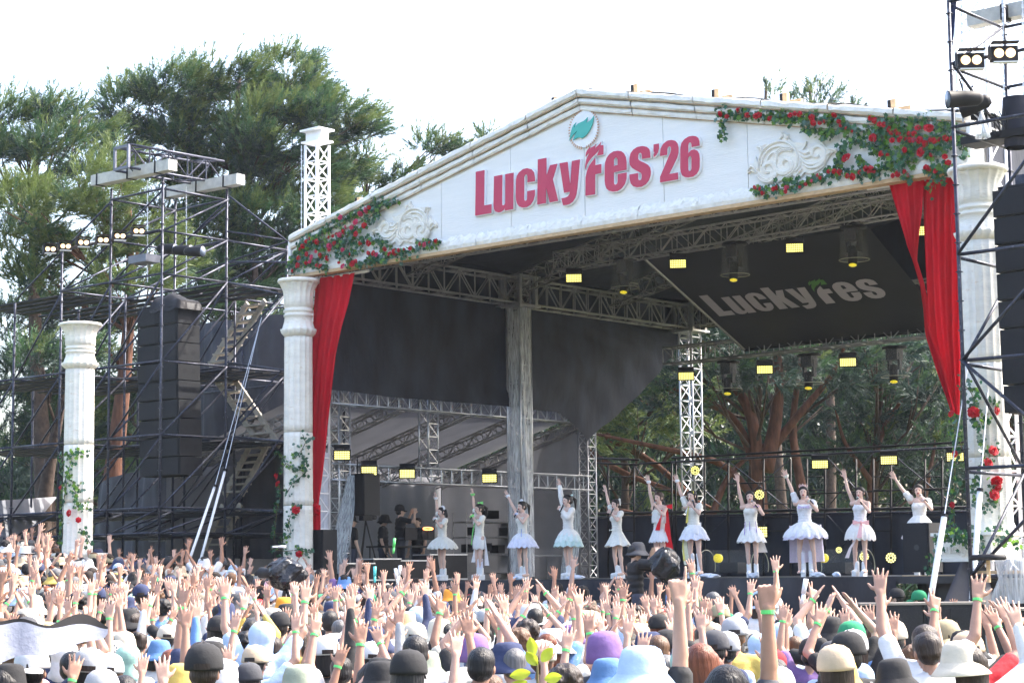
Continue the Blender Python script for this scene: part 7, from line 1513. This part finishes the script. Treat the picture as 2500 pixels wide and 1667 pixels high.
for k, (dv, z, s) in enumerate(((-.7, .75, .25), (-.2, .78, .3), (.4, .73, .2), (.8, 1.2, .22), (-.5, 1.2, .24), (.1, 1.65, .3))):
    c = np.array([q[0], q[1], FL+z+.06])+Vd*dv; ee = empty('gear_box', c, 'dark gear box on the grey shelf, '+('lower left', 'lower middle', 'lower right', 'upper right', 'upper left', 'topmost')[k], 'box', 'gear boxes'); MB().box(c, (.3, s*1.4, .2), (Ud, Vd, Zv)).build('box', SPK, ee); MB().box(c+Zv*.105, (.31, s*1.42, .015), (Ud, Vd, Zv)).build('lid', BLKM, ee)
c = onU(1308, 1404, -.6); c[2] = FL; table(c, .6, 1.7, .58, 'folding table behind the singer in the lilac-blue tutu', mat('grey_table', (.2, .21, .22), .5))
# towels on the stage edge
TW = mat('blue_pink_white_print', (.6, .64, .72), .9, var=.2, wear=(.08, .25, .65), wearamt=1, wscale=9); 
for k, (px, v, s, lb) in enumerate(((1405, 1.0, .30, 'flat printed towel at the feet of the singer in the mint skirt'), (1730, .6, .34, 'crumpled blue and white towel at the feet of the singer with the yellow sash'), (1838, .6, .16, 'small crumpled towel between the boots of the singer in purple ribbons'), (1996, .5, .22, 'crumpled blue and white towel beside the singer with the tiara'), (2043, .2, .12, 'small knotted towel near the stage edge'), (1265, 1.0, .2, 'towel at the feet of the singer in the lilac-blue tutu'))):
    c = onV(px, 1410, v); c[2] = FL+.035; m = lump('t', c, (s*.55, s*.42, .05), '', '', k+3); solo(m.build('towel', TW, None, True), lb, 'towel', 'towels on the stage edge')
# foreground cloth banner and green sprig
a, b = onY(-60, 1500, 11.5), onY(262, 1520, 12.2); P = []
for t in np.linspace(0, 1, 12): P.append([a+(b-a)*s+np.array([0, .05*math.sin(s*9), 0])-Zv*(.02+ (.24*(1-s)**.6+.03)*t+.015*math.sin(s*14)) for s in np.linspace(0, 1, 40)])
TWB = empty('towel_banner', a, 'long white towel with a dark upper edge stretched at the lower left', 'towel banner'); MB().grid(P[1:]).build('white_cloth', mat('white_towel', (.27, .29, .37), .8, var=.04, bump=.5, bscale=12), TWB, True)
MB().grid([[p+Zv*.0 for p in P[0]], [p for p in P[1]]]).build('edge', BLKM, TWB, True); MB().grid([[p+Zv*(.05*math.sin(max(0, (i-22)/18)*3.14)) for i, p in enumerate(P[0])], P[0]]).build('dark_stripe', BLKM, TWB, True)
person(b[0]-.36, 12.3, 'RB', 'cap', 'white', 'short', 'black', 'navy', 's', (b[2]+.02-gz(b))/1.92, 0); PEOPLE[-1]['o']['label'] = 'person holding up the long towel banner with a bent right arm'
e = empty('leafy_sprig', onY(1318, 1760, 5.6), 'yellow-green leafy sprig close to the camera at the bottom edge', 'plant'); c = onY(1312, 1640, 5.6); MB().path([(c[0]+.02, 5.6, gz((c[0], 5.6))), c-Zv*.3, c, c+Zv*.055], [.008, .006, .004, .002], 6).build('stem', STEM, e, True)
LFM = mat('young_leaf', (.36, .42, .04), .45, var=.2, trans=.45, scale=20)
for k, (dx, dz, an, L) in enumerate(((-.01, .045, 100, .055), (.012, .03, 50, .05), (-.02, 0, 190, .06), (.02, -.02, 10, .05), (-.03, -.025, 205, .07), (0, .02, 130, .05), (.0, -.04, 250, .05), (.03, -.05, 330, .05))):
    a_ = math.radians(an); d = np.array([math.cos(a_), .25*math.sin(k), math.sin(a_)]); nn = np.array([-d[2], 0, d[0]]); p0 = c+np.array([dx, 0, dz]); m = MB(); m.grid([[p0+d*L*t+nn*s*.016*math.sin(math.pi*min(1, t*.95+.04))**.8+np.array([0, -.006*abs(s), 0]) for s in (-1, -.5, 0, .5, 1)] for t in np.linspace(0, 1, 8)]); m.build('leaf', LFM, e, True)
# things in hands
for k, (px, py, Y, dx, col, lb) in enumerate(((1963, 1440, 14.5, .05, 'w', 'white light stick held up below the singer with the tiara'), (962, 1330, 24, .02, 'g', 'green light stick held up in front of the stage crew'), (915, 1400, 23, 0, 't', 'turquoise light stick held upright by a person in green'), (968, 1405, 22, -.04, 'w', 'left one of two white folded fans below the first singer'), (975, 1398, 22.2, .03, 'w', 'right one of two white folded fans below the first singer'), (683, 1334, 27, .08, 'w', 'white card held sideways before the left stage column'))):
    c = onY(px, py, Y); L = .17; d = np.array([dx*4, 0, 1.]) if k != 5 else np.array([1., 0, .02]); d /= np.linalg.norm(d); mt = {'w': WHITEM, 'g': BAND, 't': mat('turquoise_stick', (.1, .6, .6), .4)}[col]
    e = empty('light_stick', c-d*L/2, lb, 'light stick'); MB().tube(c-d*L*.15, c+d*L/2, .018, 10).build('tube', mt, e, True); MB().tube(c-d*L*.6, c-d*L*.15, .013, 8).build('grip', mt, e, True)
LBL = {}
for o in COL.objects:
    if o.parent is None and 'label' in o: LBL.setdefault(o['label'], []).append(o)
dd_ = {k: len(v) for k, v in LBL.items() if len(v) > 1}
print('dup labels', dd_); print('objects', len(COL.objects))
for v_ in LBL.values():
    for o in v_:
        n_ = len(o['label'].split())
        if n_ > 16 or n_ < 4: print('LEN', n_, o['label'])
